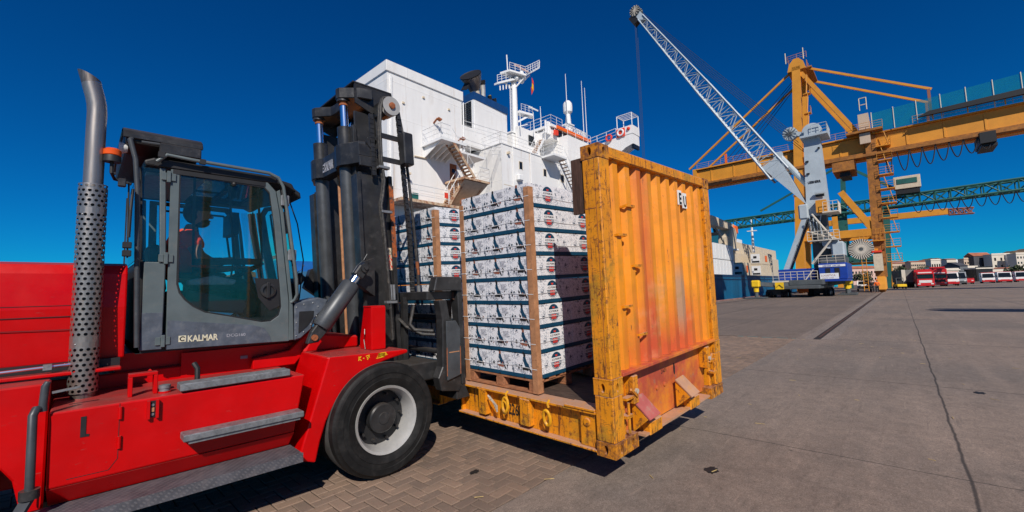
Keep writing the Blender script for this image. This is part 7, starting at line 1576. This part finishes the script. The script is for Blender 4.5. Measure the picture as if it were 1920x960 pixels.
# conifer-like and bushy trees
def tree(px, dist, h, w_, label, m, z0=0, lf_=.42):
    p = at(px, dist); fr = Matrix.Translation(p); t = thing('tree', label, 'tree', (0,0,0), fr)
    tr_ = MB(); tr_.path([(0,0,-.5), (.1,0,h*.3), (0,.1,h*.6)], [.25,.18,.08], 8)
    for k in range(4): a = k*1.7; tr_.path([(.05,0,h*(.25+.06*k)), (w_*.3*math.cos(a), w_*.3*math.sin(a), h*(.45+.08*k))], [.09,.03], 6)
    part('trunk', tr_, DKRUST, t); lf = MB()
    cl = [(random.uniform(-1,1)*w_*.42, random.uniform(-1,1)*w_*.42, h*random.uniform(.35,.95), random.uniform(.14,.3)*w_) for k in range(14)]
    for cx, cy, cz, r in cl:
        for k in range(70):
            d = Vector((random.gauss(0,1), random.gauss(0,1), random.gauss(0,1))).normalized()*r*random.uniform(.5,1); a = Vector((random.gauss(0,1), random.gauss(0,1), random.gauss(0,1))).normalized()*lf_; b = a.orthogonal().normalized()*lf_*.6
            c = Vector((cx,cy,cz))+d; lf.poly([c-a, c-b, c+a, c+b])
    part('crown', lf, m, t)
LEAF = mat('tree_leaves', (.055,.075,.03), .8, 0, .4, .8); LEAF2 = mat('olive_leaves', (.10,.10,.045), .8, 0, .3, .8)
tree(1843, 230, 7.5, 6, 'dark bushy tree standing between the sandy block and the pale apartment block', LEAF)
tree(1738, 270, 9, 11, 'low olive tree in front of the long tan building', LEAF2)
tree(1716, 270, 8, 9, 'small tree above the grey trailer in front of the tan building', LEAF2)
tree(1912, 170, 6, 7, 'dark tree behind the vans at the right edge', LEAF)
tree(1690, 240, 8, 8, 'small dark tree left of the grey trailer', LEAF)
tree(1616, 200, 5, 7, 'bush under the gantry portal in front of the pinkish houses', LEAF2)
# hills
def hill(px0, px1, dist, prof, name, m, depth=500):
    n = len(prof); mb = MB(); K = 6; rows = 16; vs = []
    N = (n-1)*K+1
    for r in range(rows):
        f = r/(rows-1)
        for i in range(N):
            k = min(n-2, i//K); s = (i-k*K)/K; h = prof[k]*(1-s)+prof[k+1]*s
            px = px0+(px1-px0)*i/(N-1); sh_ = math.sin(min(1, f*2)*PI/2) if f <= .5 else 1-(f-.5)*.8
            p = at(px, dist+depth*f*.6); vs.append((p.x, p.y, -3+(h+3)*sh_+(random.uniform(-.012,.012)*h if 0 < f else 0)))
    mb.add(vs, [(r*N+i, r*N+i+1, (r+1)*N+i+1, (r+1)*N+i) for r in range(rows-1) for i in range(N-1)])
    return part(name, mb, m, kind='structure', smooth=True, angle=60)
HILL = mat('dry_hillside', (.16,.10,.055), .95, 0, .3, .02, dirt=(.05,.055,.03), dscale=.05, dlo=.45, dhi=.6, dirt2=(.26,.18,.11), d2scale=.03, d2lo=.6, d2hi=.7)
hill(1668, 1800, 900, [4, 26, 38, 45, 50, 53, 52, 46, 22], 'hills', HILL)
hill(1820, 2150, 1000, [18, 52, 70, 76, 72, 76, 84, 70, 50, 20], 'hills', HILL)
hill(120, 660, 1500, [6, 12, 20, 16, 24, 40, 95, 120, 88, 80, 60, 40], 'hills', HILL, 900)
hill(-700, 130, 1600, [10, 22, 30, 18, 12, 20, 14, 8], 'hills', HILL, 900)
# far quay across the basin with a yellow railing, seen between cab and mast
fq = thing('yellow_railing', 'yellow handrail fence across the water seen between the cab and the mast', 'railing', (0,0,0), frame_at(588, 60, 0))
mb = MB(); mb2 = MB()
for z in (1.9, 2.7, 3.4): mb.tube((0,-14,z), (0,14,z), .06, 5)
part('handrail', mb, YELLOW, fq)
for k in range(15): part('post', MB().box(-.06, .06, -14.0+k*2-.06, -14.0+k*2+.06, .6, 3.4), YELLOW, fq)
part('pier', MB().box(-.3, 6, -14.3, 14.3, -2.5, .6), PALE, fq)
for px in (594.5,): part('pier_pole', MB().box(-.3, 0, -.9, -.5, .6, 4.6), WHITE2, fq)
